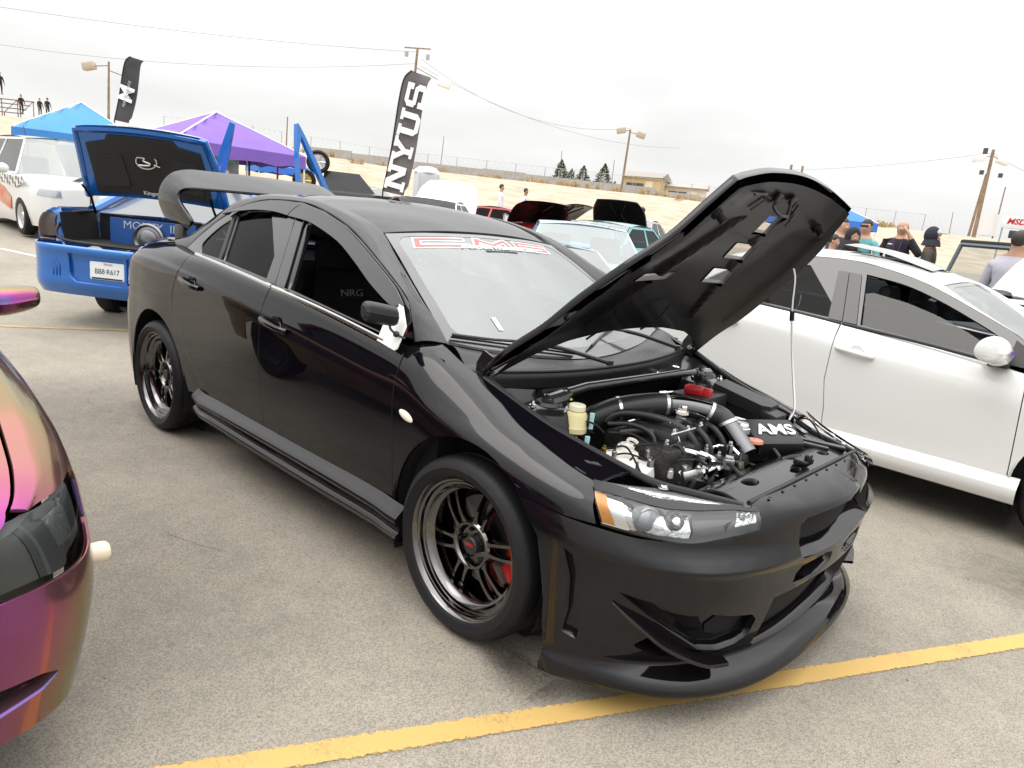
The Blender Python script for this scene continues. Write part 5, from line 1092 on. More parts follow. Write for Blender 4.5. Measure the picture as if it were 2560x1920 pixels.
# houses beyond the wall
def house(px, d, w, h, dep, label, col, rz, roofc, name):
    q = gp(px, 480, d); t = thing(name, label, 'house', q, YAW-math.pi/2+rz)
    MB().box((0, 0, h/2-.2), (w, dep, h+.4)).build('wall', mat(name+'_wall'+str(px), col, .85, noise=(3, .1)), t, smooth=0)
    rf = MB(); rf.add([(-w/2-.35, -dep/2-.4, h-.05), (w/2+.35, -dep/2-.4, h-.05), (w/2+.35, dep/2+.4, h-.05), (-w/2-.35, dep/2+.4, h-.05), (-w/2-.35, 0, h+.75), (w/2+.35, 0, h+.75)], [(0, 1, 5, 4), (2, 3, 4, 5), (0, 4, 3), (1, 2, 5), (3, 2, 1, 0)]); rf.build('roof', mat('roof'+str(px), roofc, .8), t, smooth=0)
    MB().box((w*.22, -dep/2-.03, h*.42), (1.0, .06, h*.8)).build('door', mat('pale_door', (.62, .55, .42), .7), t, smooth=0)
    for k in (-.30, -.05): MB().box((w*k, -dep/2-.03, h*.55), (1.1, .06, .9)).build('window', mat('dark_pane', (.06, .065, .07), .15), t, smooth=0)
house(1612, 97, 4.8, 2.9, 4.0, 'yellow ochre wooden house with shallow grey roof behind the wall', (.52, .40, .22), -.45, (.28, .25, .23), 'house')
house(1715, 98, 5.0, 2.4, 4.0, 'low white and tan house with grey roof beside the yellow house', (.60, .52, .42), -.3, (.33, .31, .29), 'house')
# poles and wires
M_POLE = mat('weathered_wood', (.24, .17, .11), .85, noise=(4, .3))
def pole(nm, label, top, bot, d, r, heads, cat='pole', lean=0., group=None):
    b_ = gp(bot[0], bot[1], d); tp_ = at(top[0], top[1], d); t = thing(nm, label, cat, b_, group=group); v = tp_-b_
    MB().tube([(0, 0, -.3), tuple(v*.5), tuple(v)], [r, r*.85, r*.7], 8).build('shaft', M_POLE, t)
    R_ = Vector((FH.y, -FH.x, 0))
    for k in heads: k(t, v, R_)
    return t, tp_
def lamp(off, up, sz=.55, m=None):
    def f(t, v, R_):
        c = v+R_*off+Vector((0, 0, up)); mb = MB(); mb.box((0, 0, 0), (sz*1.25, sz*.8, sz*.75), bev=.06); o = mb.build('floodlight', m or mat('lamp_tan', (.42, .34, .27), .6), t); o.location = c; o.rotation_euler = (0, .25*(1 if off > 0 else -1), YAW-math.pi/2)
        MB().tube([tuple(v+Vector((0, 0, up*.6))), tuple(c)], .04, 5).build('lamp_arm', M_POLE, t)
    return f
def xarm(L, up):
    def f(t, v, R_): MB().tube([tuple(v-R_*L+Vector((0, 0, up))), tuple(v+R_*L+Vector((0, 0, up+.1)))], .07, 5).build('cross_arm', M_POLE, t)
    return f
def can(off, up, r=.28, h=.6, m=None):
    def f(t, v, R_): c = v+R_*off+Vector((0, 0, up)); MB().cyl(tuple(c-Vector((0, 0, h/2))), tuple(c+Vector((0, 0, h/2))), r, n=10).build('transformer', m or mat('pole_grey', (.35, .35, .36), .5), t)
    return f
_, T1 = pole('utility_pole', 'tall wooden utility pole with short cross arm and street lamp above the dark banner', (1044, 122), (1012, 420), 78, .17, [xarm(1.35, .0), can(-1.1, -.6, .2, .45), can(1.1, -.7, .2, .5), lamp(3.0, -3.0, 1.1, mat('lamp_white', (.75, .75, .74), .5))])
_, T2 = pole('lamp_pole', 'slim pole with two tan floodlights leaning beside the pines', (1576, 324), (1553, 474), 80, .14, [lamp(-.95, -.2, .75), lamp(1.2, -.45, .75)])
_, T3 = pole('lamp_pole', 'twin floodlight pole rising behind the blue canopy', (272, 154), (270, 300), 60, .11, [lamp(-1.6, -.5, .75), lamp(1.7, -1.1, .75)])
_, T4 = pole('utility_pole', 'tall dark utility pole with insulators at the road end of the lot', (2484, 374), (2432, 600), 70, .19, [lamp(-1.1, -.9, .8, mat('insulator_pale', (.7, .7, .7), .4)), lamp(1.1, -.9, .8, MATS['insulator_pale']), can(-.7, -.2, .2, .5, mat('pole_dark', (.05, .05, .05), .6))])
pole('utility_pole', 'shorter second utility pole close beside the tall dark one', (2466, 435), (2421, 590), 74, .14, [can(-.5, .1, .2, .4, MATS['pole_dark']), can(1.4, .0, .2, .4, MATS['pole_dark'])])
pole('utility_pole', 'thin pole with a grey transformer behind the red lettered sign', (2514, 467), (2490, 560), 90, .10, [can(-.9, -4.6, .85, 2.6, mat('transformer_pale', (.60, .60, .61), .6))])
pole('wood_post', 'bare wooden pole with cable tufts seen over the raised hood', (1979, 412), (1960, 520), 80, .20, [])
pole('wood_post', 'bare slimmer wooden pole next to the pole with cable tufts', (2007, 415), (1990, 520), 80, .17, [])
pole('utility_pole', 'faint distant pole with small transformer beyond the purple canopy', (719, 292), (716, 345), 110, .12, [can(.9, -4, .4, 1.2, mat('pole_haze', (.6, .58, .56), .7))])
for i, (a, b_) in enumerate((((1110, 341), (1100, 420)), ((1405, 377), (1400, 440)), ((1536, 400), (1533, 430)), ((2383, 530), (2372, 590)))):
    pole('whip_pole', ['thin distant pole beyond the white portable toilet', 'thin aerial mast behind the tall bushy pine', 'thin mast behind the tiny sapling pine', 'thin grey mast on the sandy rise by the hooded man'][i], a, b_, 100, .06, [])
def wire(nm, label, A, B, sag, r=.022):
    A, B = Vector(A), Vector(B); P = [tuple(A.lerp(B, t)-Vector((0, 0, sag*4*t*(1-t)))) for t in np.linspace(0, 1, 25)]; o = MB().tube(P, r, 5).build(nm, mat('cable', (.30, .30, .31), .7)); tag(o, label, 'cable')
wire('overhead_cable', 'upper overhead cable running left from the tall utility pole', T1+Vector((0, 0, -.3)), at(-300, -30, 60), .6)
wire('overhead_cable', 'lower overhead cable sagging left from below the cross arm', T1+Vector((0, 0, -1.4)), at(-300, 60, 70), 1.6)
wire('overhead_cable', 'upper cable falling from the utility pole towards the lamp pole', T1+Vector((.3, .3, -.9)), T2+Vector((0, 0, .1)), 2.2)
wire('overhead_cable', 'lower cable falling from the utility pole past the pines', T1+Vector((.3, .3, -1.6)), at(1700, 370, 100), 2.0)
wire('overhead_cable', 'faint cable running left from the tall dark utility pole', T4+Vector((0, 0, -.3)), at(1900, 424, 105), .5)
wire('overhead_cable', 'short cable running right from the tall dark utility pole', T4+Vector((0, 0, -.3)), at(2750, 470, 75), .8)
# ------------------------------------------------------------------ white saloon of the same model parked alongside
M_WPAINT = mat('white_paint', (.66, .66, .65), .28, 0, 1., .5)
WC = thing('sedan', 'white four-door sedan with tilted sunroof and the number 199 on its mirror', 'car', (1.515, 2.976, 0))
sedan_shell(WC, M_WPAINT, hero=False)
sr = [(-1.62, -.62), (-1.12, -.62), (-1.12, .62), (-1.62, .62)]
roof(WC, M_WPAINT, [sr])
for s in (-1, 1): wheel(WC, 0, s, M_GUN); wheel(WC, -2.65, s, M_GUN)
sp_ = Surf([-1.66, -1.4, -1.10], [-.35, 0, .35], [[(x, y, float(S_ROOF.ev(x, 0)[0][2])+dz-.02*(abs(y)/.35)**2+.006) for y in (-.35, 0, .35)] for x, dz in ((-1.66, .052), (-1.4, .034), (-1.10, .010))])
patch(sp_, 10, 10).build('sunroof_panel', mat('sunroof_glass', (.16, .16, .165), .12, coat=1.), WC)
# front doors: half lowered glass on the near side
panel('side_window', S_GH, [(-1.30, 1.03)]+[(-1.345, 1.225), (-1.30, 1.235)]+spl([(-1.1, 1.205), (-.9, 1.15), (-.7, 1.07), (-.56, .985)], 4)+[(-.54, .972)], glass('tinted_glass_light', (.42, .47, .5), .40), WC, d=.06, rim=.004, off=-.014)
wh = {}
prof = [(.868, .372), (.90, .352), (.925, .33), (.930, .31), (.925, .28), (.91, .25), (.885, .225), (.80, .21)]
for mir in (False, True):
    sg = 1 if mir else -1; xs = [-2.10, -1.9, -1.2, -.5, -.33]
    S = Surf(range(5), range(len(prof)), [[(x, sg*w, z) for w, z in prof] for x in xs]); patch(S, 20, 24, flip=S.nrm([2], [3])[0][1]*sg < 0).build('side_skirt', M_WPAINT, WC)
    # bumper (front) simplified from the same net, hood closed
panel('front_bumper', S_BMP, loopB, M_WPAINT, WC, d=.04, holes=[grille, lower], rim=.012, hdepth=.05, flip=BFL)
panel('intake_backing', S_BMP, grow(grille, .06), M_DARK, WC, d=.06, rim=0, off=-.045, flip=BFL); panel('intake_backing', S_BMP, grow(lower, .06), M_DARK, WC, d=.06, rim=0, off=-.045, flip=BFL)
panel('hood', S_HD, hl_, M_WPAINT, WC, d=.05, sc=(1, .7), rim=.02, flip=hup)
panel('cowl', S_CW, [(-1, 0), (1, 0), (1, 1.5), (-1, 1.5)], M_PLA, WC, d=.06, sc=(.73, .16), rim=0, flip=cflip)
for mir in (False, True):
    panel('headlight', S_HL, [(0, 0), (1, 0), (2, 0), (3, 0), (4, 0), (4, 1), (3, 1), (2, 1), (1, 1), (0, 1)], M_REFL, WC, d=.04, sc=(.12, .11), rim=0, flip=hlup, mirror=mir)
# mirrors
for sg in (-1, 1):
    Sx = Surf(range(7), range(9), [[(x+.075*math.cos(a)*k, sg*(.885+yy), 1.015+.02*(yy > .1)+.080*math.sin(a)*k*(1 if math.sin(a) > 0 else .8)) for a in np.linspace(0, 2*math.pi, 9)] for x, yy, k in ((-.575, 0, .5), (-.575, .012, .88), (-.57, .07, 1.02), (-.575, .16, 1.0), (-.585, .235, .86), (-.595, .252, .45), (-.60, .256, .02))])
    mo = patch(Sx, 20, 28, flip=Sx.nrm([2], [0])[0][0] < 0).build('door_mirror', M_WPAINT, WC)
    MB().box((-.56, sg*.87, .955), (.10, .10, .03), bev=.01).build('mirror_foot', M_PLA, mo)
    panel('mirror_triangle', S_GH, [(-.53, .96), (-.42, .955), (-.45, 1.05), (-.52, 1.09)], M_PLA, WC, d=.04, rim=.008, off=.006, mirror=sg > 0)
text('entry_number', '199', .052, frame((-.492, -1.035, 1.03), (.10, 1, .02), (-.12, 0, 1)), mat('purple_print', (.10, .03, .22), .5), WC, .0008, .95, bold=.001)
cab2 = MB(); cab2.box((-1.4, 0, .60), (2.3, 1.5, .60)); cab2.build('cabin_lining', MATS['cabin_lining'], WC, smooth=0)
for yy in (-.37, .37):
    MB().box((-1.25, yy, .98), (.12, .46, .40), place((0, 0, 0), 0, -.2, 0), .06).build('front_seat', mat('grey_seat', (.05, .05, .055), .8), WC); MB().box((-1.31, yy, 1.20), (.09, .25, .15), bev=.04).build('headrest', MATS['grey_seat'], WC)
ds2 = patch(ds, 16, 12, flip=ds.nrm([0], [.3])[0][2] < 0).build('dashboard', MATS['dash_vinyl'], WC)

# ------------------------------------------------------------------ colour-shift coupe in the left foreground
M_FLIP = mat('colour_shift_paint', (.065, .035, .035), .14, 0, .3, .5, ior=2.35, film=(462, 1.55))
YC = -2.755
RT = [.20, .34, .47, .56, .63]
PS = [
 (-4.3, -4.20, [(.55, .22), (.60, .35), (.62, .5), (.62, .62), (.60, .75), (.58, .88), (.55, .97), (.52, .99), (.3, 1.0), (0, 1.01)]),
 (-4.0, -4.0, [(.74, .2), (.78, .35), (.80, .5), (.80, .62), (.79, .75), (.77, .90), (.72, .98), (.68, 1.0), (.4, 1.02), (0, 1.03)]),
 (-3.0, -3.0, [(.78, .2), (.81, .35), (.835, .5), (.835, .62), (.83, .75), (.815, .89), (.765, .97), (.72, .99), (.4, 1.01), (0, 1.02)]),
 (-2.0, -2.0, [(.78, .2), (.81, .35), (.835, .5), (.837, .62), (.832, .75), (.815, .89), (.76, .965), (.71, .985), (.4, 1.01), (0, 1.02)]),
 (-1.2, -1.2, [(.79, .2), (.82, .35), (.838, .5), (.84, .61), (.834, .73), (.818, .865), (.76, .935), (.695, .955), (.4, .985), (0, .995)]),
 (-.8, -.8, [(.79, .2), (.82, .35), (.836, .49), (.838, .595), (.833, .705), (.816, .835), (.755, .895), (.688, .912), (.4, .945), (0, .955)]),
 (-.5, -.5, [(.79, .2), (.82, .34), (.835, .47), (.836, .565), (.830, .665), (.810, .785), (.748, .843), (.677, .860), (.4, .895), (0, .905)]),
 (-.33, -.335, [(.785, .2), (.815, .33), (.832, .45), (.833, .535), (.825, .615), (.800, .728), (.738, .787), (.668, .806), (.4, .845), (0, .855)]),
 (-.2, -.225, [(.765, .2), (.795, .32), (.813, .43), (.814, .505), (.804, .572), (.777, .682), (.722, .745), (.657, .768), (.39, .81), (0, .82)]),
 (-.06, -.135, [(.71, .2), (.74, .31), (.757, .42), (.757, .49), (.744, .552), (.716, .652), (.676, .708), (.632, .730), (.38, .77), (0, .78)]),
 (.09, -.075, [(.61, .2), (.64, .31), (.655, .41), (.655, .482), (.64, .540), (.622, .628), (.602, .678), (.577, .697), (.36, .735), (0, .745)]),
 (.34, -.02, [(.41, .2), (.42, .31), (.43, .41), (.43, .475), (.42, .525), (.41, .605), (.40, .645), (.39, .662), (.26, .695), (0, .705)]),
 (.76, .01, [(0, .2), (0, .31), (0, .41), (0, .47), (0, .52), (0, .59), (0, .63), (0, .645), (0, .66), (0, .665)])]
S_PC = Surf([q[0] for q in PS], range(10), [[(q[1], w, z) for w, z in q[2]] for q in PS])
CP = thing('coupe', 'purple to teal colour-shift coupe with smoked headlamps beside the black sedan', 'car', (0, YC, 0))
pf = S_PC.nrm([-2], [3])[0][1] < 0
pk = dict(sc=(1, .10), flip=pf)
for mir in (False, True):
    fnd = [(-.30, 3.9), (-.345, 4.5), (-.30, 5.15), (-.14, 5.75), (-.03, 6.35), (-.025, 6.95)]
    panel('front_fender', S_PC, [(-1.22, 0), (-1.22, 6.96), (-.8, 6.97), (-.3, 6.97), (-.045, 6.97)]+[(-.045, 6.3), (-.15, 5.72), (-.315, 5.1), (-.355, 4.5), (-.31, 3.85), (-.32, 0), (-.42, 0), (-.47, 1.2), (-.56, 2.1), (-.70, 2.55), (-.86, 2.55), (-1.02, 2.0), (-1.10, 1.0), (-1.12, 0)], M_FLIP, CP, d=.03, mirror=mir, **pk)
    panel('door', S_PC, [(-2.5, .6), (-2.5, 6.9), (-1.23, 6.9), (-1.23, .6)], M_FLIP, CP, d=.06, mirror=mir, **pk)
    panel('rear_quarter', S_PC, [(-4.29, .3), (-4.29, 9), (-2.6, 9), (-2.51, 6.9), (-2.51, .3), (-2.9, .3), (-3.0, 1.6), (-3.2, 2.4), (-3.45, 2.4), (-3.65, 1.6), (-3.75, .3)], M_FLIP, CP, d=.07, mirror=mir, **pk)
    panel('sill', S_PC, [(-2.5, 0), (-2.5, .58), (-1.23, .58), (-1.23, 0)], M_FLIP, CP, d=.08, mirror=mir, **pk)
    lens = [(-.30, 3.95), (-.342, 4.5), (-.305, 5.08), (-.14, 5.68), (-.03, 6.25), (.04, 6.28), (.03, 4.05), (-.15, 3.9)]
    cl = panel('corner_lamp', S_PC, [(-.295, 3.98), (-.335, 4.5), (-.30, 5.05), (-.14, 5.62), (-.045, 6.15), (.015, 6.25), (.01, 4.1), (-.15, 3.93)], glass('smoked_lens', (.82, .85, .85), .78, ior=1.5), CP, d=.025, mirror=mir, rim=0, off=.002, **pk)
    panel('lamp_bowl', S_PC, [(-.30, 3.98), (-.335, 4.5), (-.30, 5.05), (-.14, 5.62), (-.04, 6.2), (.02, 6.25), (.012, 4.05), (-.15, 3.93)], mat('lamp_bowl', (.17, .18, .18), .35, .2), cl, d=.02, mirror=mir, rim=0, offf=lambda uv: -.030-.010*np.sin(uv[:, 0]*30), **pk)
    panel('lamp_facet', S_PC, [(-.17, 4.35), (-.18, 5.2), (-.05, 5.5), (-.045, 4.5)], mat('lamp_facet', (.65, .68, .68), .2, .7, bump=(30, .5)), cl, d=.02, mirror=mir, rim=.0, off=-.022, **pk)
    hp_ = panel('headlamp', S_PC, [(.022, 4.1), (.028, 6.28), (.2, 6.45), (.36, 6.5), (.36, 4.3), (.2, 4.2)], MATS['smoked_lens'], CP, d=.03, mirror=mir, rim=0, off=.003, **pk)
    panel('lamp_bowl', S_PC, [(.022, 4.1), (.028, 6.28), (.2, 6.45), (.36, 6.5), (.36, 4.3), (.2, 4.2)], MATS['lamp_bowl'], hp_, d=.03, mirror=mir, rim=0, off=-.028, **pk)
    slot = [(.0, 1.02), (.05, .78), (.2, .62), (.74, .60), (.74, 1.5), (.25, 1.38), (.06, 1.2)]
    bmo = panel('front_bumper', S_PC, [(-.315, 0), (-.305, 3.82), (-.15, 3.83), (.012, 3.98), (.2, 4.12), (.37, 4.25), (.37, 5.6), (.755, 5.7), (.755, 0), (.34, 0), (.0, 0)], M_FLIP, CP, d=.03, mirror=mir, holes=[slot], hdepth=.06, **pk)
    panel('intake_backing', S_PC, slot, M_DARK, bmo, d=.06, mirror=mir, rim=0, off=-.05, **pk)
    panel('hood', S_PC, [(-1.18, 7.03), (-.3, 7.03), (-.03, 7.02), (.1, 6.85), (.37, 6.6), (.37, 5.68), (.755, 5.78), (.755, 9), (-1.18, 9)], M_FLIP, CP, d=.04, mirror=mir, **pk)
    sg = -1 if mir else 1
    mk = MB(); mk.lathe([(.0, .055), (.020, .053), (.026, .046), (.028, .030), (.026, .0)], 20, 'y'); mk.v = [(x-.305, sg*(y+.822), z+.485) for x, y, z in mk.v]; mk.build('side_marker', mat('cream_marker', (.72, .62, .48), .35, coat=.4), CP, flip=mir)
    for cx in (-.84, -3.33):
        t = MB(); t.lathe([(.20, .06), (.22, .0), (.26, -.012), (.29, -.005), (.303, .02), (.305, .16), (.24, .18)], 40, 'y'); t.lathe([(0, .05), (.17, .045), (.2, .02), (.205, .0), (.2, .1)], 40, 'y'); t.v = [(x+cx, sg*(.80-y), z+.305) for x, y, z in t.v]; t.build('wheel', M_RUB, CP)
    # cabin glass and roof rail
    sgl = Surf([-3.2, -2.4, -1.7, -.9], [.88, 1.1, 1.3], [[(x, sg*(.77-.42*(z-.88)), z) for z in (.88, 1.1, 1.3)] for x in (-3.2, -2.4, -1.7, -.9)])
    mb = patch(sgl, 4, 4); mb = MB(); wl2 = [(-1.15, .93), (-1.35, 1.06), (-1.6, 1.20), (-2.0, 1.26), (-2.6, 1.23), (-3.1, 1.0), (-3.2, .94)]
    panel('side_window', sgl, wl2, M_DGLASS, CP, d=.08, rim=0, flip=(sgl.nrm([-2], [1.])[0][1]*sg < 0))
    ra = MB(); ra.tube(spl([(-1.0, sg*.72, .93), (-1.15, sg*.72, 1.0), (-1.32, sg*.69, 1.09), (-1.62, sg*.62, 1.24), (-2.1, sg*.60, 1.30), (-2.7, sg*.60, 1.26), (-3.2, sg*.66, 1.02), (-3.5, sg*.68, .95)], 5), .035, 8); ra.build('roof_rail', M_FLIP, CP)
    mr_ = Surf(range(6), range(9), [[(-1.42+dx+.07*math.cos(a)*k, sg*(.82+yy), .965+.048*math.sin(a)*k+yy*.10) for a in np.linspace(0, 2*math.pi, 9)] for dx, yy, k in ((0, 0, .6), (0, .01, .9), (.02, .07, 1.05), (.0, .14, .95), (-.01, .18, .7), (-.01, .19, .2))])
    patch(mr_, 20, 24, flip=mr_.nrm([2], [0])[0][0] < 0).build('door_mirror', M_FLIP, CP)
rs2 = Surf([-1, 0, 1], [0, 1, 2, 3], [[(-1.62, u*.61, 1.245+.03*(1-u*u)), (-2.0, u*.60, 1.30+.03*(1-u*u)), (-2.4, u*.60, 1.30+.03*(1-u*u)), (-2.72, u*.60, 1.255+.03*(1-u*u))] for u in (-1, 0, 1)]); patch(rs2, 8, 10, flip=rs2.nrm([0], [1])[0][2] < 0).build('roof', M_FLIP, CP)
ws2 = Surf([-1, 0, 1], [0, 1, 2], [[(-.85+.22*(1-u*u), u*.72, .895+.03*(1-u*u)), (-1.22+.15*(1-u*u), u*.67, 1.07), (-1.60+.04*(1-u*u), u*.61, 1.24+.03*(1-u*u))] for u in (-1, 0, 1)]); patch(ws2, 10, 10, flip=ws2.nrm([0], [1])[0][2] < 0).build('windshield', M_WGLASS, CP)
rw2 = Surf([-1, 0, 1], [0, 1], [[(-2.74, u*.60, 1.25+.03*(1-u*u)), (-3.45, u*.66, .96+.02*(1-u*u))] for u in (-1, 0, 1)]); patch(rw2, 10, 6, flip=rw2.nrm([0], [.5])[0][2] < 0).build('rear_window', M_DGLASS, CP)
MB().box((-2.1, 0, .6), (2.2, 1.4, .7)).build('cabin_lining', MATS['cabin_lining'], CP, smooth=0)
# ------------------------------------------------------------------ generic parked car for the rows behind
def gwheel(R, x, y, r, m, sg):
    t = MB(); t.lathe([(r*.64, .03), (r*.68, -.004), (r*.82, -.012), (r*.95, .002), (r, .03), (r, .17), (r*.9, .19)], 28, 'y'); t.v = [(px+x, sg*(y-py), pz+r) for px, py, pz in t.v]; o = t.build('wheel', M_RUB, R, flip=sg > 0)
    t = MB(); t.lathe([(0, .02), (r*.2, .02), (r*.25, .035), (r*.55, .03), (r*.62, .012), (r*.67, .0), (r*.67, .05)], 28, 'y'); t.v = [(px+x, sg*(y-py), pz+r) for px, py, pz in t.v]; t.build('rim', m, o, flip=sg > 0); return o
def gcar(name, label, loc, rz, P, L=4.3, W=1.70, H=1.38, fo=.85, wb=2.55, wsb=-.50, wst=-1.25, rt=-2.35, rb=-3.05, nose=.66, hood=.88, belt=.90, deck=.98, wr=.31, glassm=None, rimm=None, hood_open=0, under=None, group=None, lamps=True, cat='car'):
    R = thing(name, label, cat, loc, rz, group); glassm = glassm or M_DGLASS; hw = W/2; rear = fo-L
    def top(x):
        return float(np.interp(x, [rear, rear+.12, rb, rt, wsb, wsb+.25, fo-.25, fo], [deck-.12, deck-.01, deck, belt+.03, belt+.01, hood, nose+.07, nose]))
    st = [(rear-.35, rear, 0.), (rear-.05, rear+.03, .55), (rear+.12, rear+.15, .88)]+[(x, x, k) for x, k in ((rear+.45, .965), (rb+.2, .99), (rt, 1.), ((rt+wst)/2, 1.), (wst, 1.), (wsb, .995), (wsb+.3, .985), (fo-.55, .96))]+[(fo-.18, fo-.22, .88), (fo, fo-.06, .62), (fo+.35, fo, 0.)]
    st = sorted({round(a, 3): (a, b, c) for a, b, c in st}.values())
    rows = []
    for u, x, k in st:
        z = top(x); w = hw*k; rows.append([(x, w*f, q) for f, q in ((.94, .20), (.985, .36), (1., .52), (1., .62*z+.12), (.985, z-.13), (.94, z-.045), (.86, z-.008), (.5, z+.025), (0, z+.035))])
    S = Surf([q[0] for q in st], range(9), rows); sf = S.nrm([-1.2], [2])[0][1] < 0
    def arch(cx):
        o = []
        for i in range(13):
            a = math.pi*i/12; x = cx-(wr+.05)*math.cos(a); z = .20+(wr+.12)*math.sin(a); o.append((x, float(S.vz(x, z)[0]) if z > .21 else 0))
        return o
    ho = hood_open and True
    for mir in (False, True):
        lp = [(rear-.34, 0)]+arch(-wb)+arch(0)+[(fo+.34, 0), (fo+.34, 6 if ho else 8)]
        if ho: lp += [(fo-.1, 5.9), (wsb+.25, 6.05), (wsb+.12, 8)]
        lp += [(0, 8)] if not ho else []
        lp += [(rt, 8), (rear-.34, 8)]
        panel('body_side', S, lp, P, R, d=.09, sc=(1, .12), mirror=mir, flip=sf, rim=.02)
        sg = -1 if mir else 1
        if lamps:
            for nm, lpp, mm in (('headlight', [(fo-.16, 3.3), (fo-.14, 4.6), (fo+.05, 4.9), (fo+.08, 3.5)], mat('lamp_clear', (.5, .52, .54), .1, .6, .8)), ('tail_lamp', [(rear+.2, 3.3), (rear+.2, 4.7), (rear-.08, 4.7), (rear-.08, 3.3)], mat('tail_red', (.25, .012, .012), .15, coat=1.))):
                panel(nm, S, lpp, mm, R, d=.06, sc=(1, .12), mirror=mir, flip=sf, off=.006, rim=.008)
        for cx in (0, -wb): gwheel(R, cx, hw-.02, wr, rimm or M_BRIGHT, sg)
        gs = Surf([rb-.1, rt, wst, wsb+.1], [belt-.05, (belt+H)/2, H], [[(x, sg*(hw*.92-(z-belt)*.42), z) for z in (belt-.05, (belt+H)/2, H)] for x in (rb-.1, rt, wst, wsb+.1)]); gf = gs.nrm([-1.5], [1.])[0][1]*sg < 0
        hl2 = [(wsb-.02, belt-.01), (wst-.02, H-.06), (rt+.02, H-.06), (rb+.04, belt-.01)]; mx = (wst+rt)/2-.08
        tt = lambda x: float(np.interp(x, [rb+.04, rt+.02, wst-.02, wsb-.02], [belt, H-.06, H-.06, belt]))
        w1 = [(wsb-.16, belt+.03), (wst-.05, H-.10), (mx+.03, H-.10), (mx+.03, belt+.03)]; w2 = [(mx-.03, belt+.03), (mx-.03, H-.10), (rt+.03, H-.10), (rb+.22, belt+.03)]
        panel('cabin_side', gs, hl2, P, R, d=.12, holes=[w1, w2], flip=gf, rim=.02, hdepth=.015)
        panel('side_window', gs, w1, glassm, R, d=.2, rim=0, off=-.012, flip=gf); panel('side_window', gs, w2, glassm, R, d=.2, rim=0, off=-.012, flip=gf)
    yt = hw*.92-(H-.06-belt)*.42; yb = hw*.92
    def strip(nm, rws, m, up=2):
        Sx = Surf([-1, -.5, 0, .5, 1], range(len(rws)), [[(x+bx*(1-u*u), u*y, z+bz*(1-u*u)) for x, y, z, bx, bz in rws] for u in (-1, -.5, 0, .5, 1)]); n_ = Sx.nrm([0], [.5])[0]
        return patch(Sx, 10, 10, flip=n_[up] < 0).build(nm, m, R)
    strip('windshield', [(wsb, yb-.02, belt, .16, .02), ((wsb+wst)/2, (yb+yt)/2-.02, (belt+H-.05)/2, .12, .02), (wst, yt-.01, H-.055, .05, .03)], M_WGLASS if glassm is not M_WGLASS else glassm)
    strip('rear_window', [(rt, yt-.01, H-.055, -.04, .03), ((rt+rb)/2, (yt+yb)/2-.02, (H-.05+deck)/2, -.08, .02), (rb, yb-.05, deck, -.12, .02)], glassm)
    strip('roof', [(wst+.03, yt, H-.07, .05, .045), ((wst*2+rt)/3, yt, H-.03, 0, .03), ((wst+rt*2)/3, yt, H-.03, 0, .03), (rt-.03, yt, H-.07, -.03, .045)], P)
    MB().box(((wsb+rb)/2, 0, .58), (wsb-rb-.2, W*.8, .6)).build('cabin_lining', MATS['cabin_lining'], R, smooth=0)
    for yy in (-.35, .35): MB().box((wst-.15, yy, belt+.08), (.14, .42, .5), place((0, 0, 0), 0, -.25, 0), .06).build('seat', MATS['grey_seat'], R)
    if ho:
        MB().box(((wsb+fo)/2+.1, 0, .50), (fo-wsb-.3, W*.74, .40)).build('engine_bay', M_DARK, R, smooth=0); MB().box(((wsb+fo)/2+.05, 0, .70), (.4, .5, .12), bev=.03).build('engine', M_GUN, R)
        hx = wsb+.14; Lh = fo-.1-hx; a = rad(hood_open)
        Sh = Surf([0, .3, .7, 1], [-1, -.5, 0, .5, 1], [[(f*Lh, v*hw*(.86-.24*f**4), -.15*f*f-.05*f**6+(.07-.03*f)*(1-v*v)) for v in (-1, -.5, 0, .5, 1)] for f in (0, .3, .7, 1)])
        M4 = Matrix.Translation(Vector((hx, 0, hood+.02))) @ Matrix.Rotation(-a, 4, 'Y')
        hb = patch(Sh, 10, 12, flip=Sh.nrm([.5], [0])[0][2] < 0); hb.v = [tuple(M4 @ Vector(q)) for q in hb.v]; hb.n = [tuple(M4.to_3x3() @ Vector(q)) for q in hb.n]; ho_ = hb.build('hood', P, R)
        hb = patch(Sh, 10, 12, u0=.02, u1=.98, v0=-.97, v1=.97, flip=Sh.nrm([.5], [0])[0][2] > 0); hb.v = [tuple(M4 @ (Vector(q)-Vector((0, 0, .025)))) for q in hb.v]; hb.n = [tuple(M4.to_3x3() @ Vector(q)) for q in hb.n]; hb.build('hood_liner', under or M_BAY, ho_)
        for v in (-.5, .5): MB().tube([tuple(M4 @ Vector((Lh*.1, v*hw*.8, -.03))), tuple(M4 @ Vector((Lh*.55, v*hw*.15, -.06))), tuple(M4 @ Vector((Lh*.9, v*hw*.5, -.17)))], .02, 6).build('hood_rib', under or M_BAY, ho_)
    return R

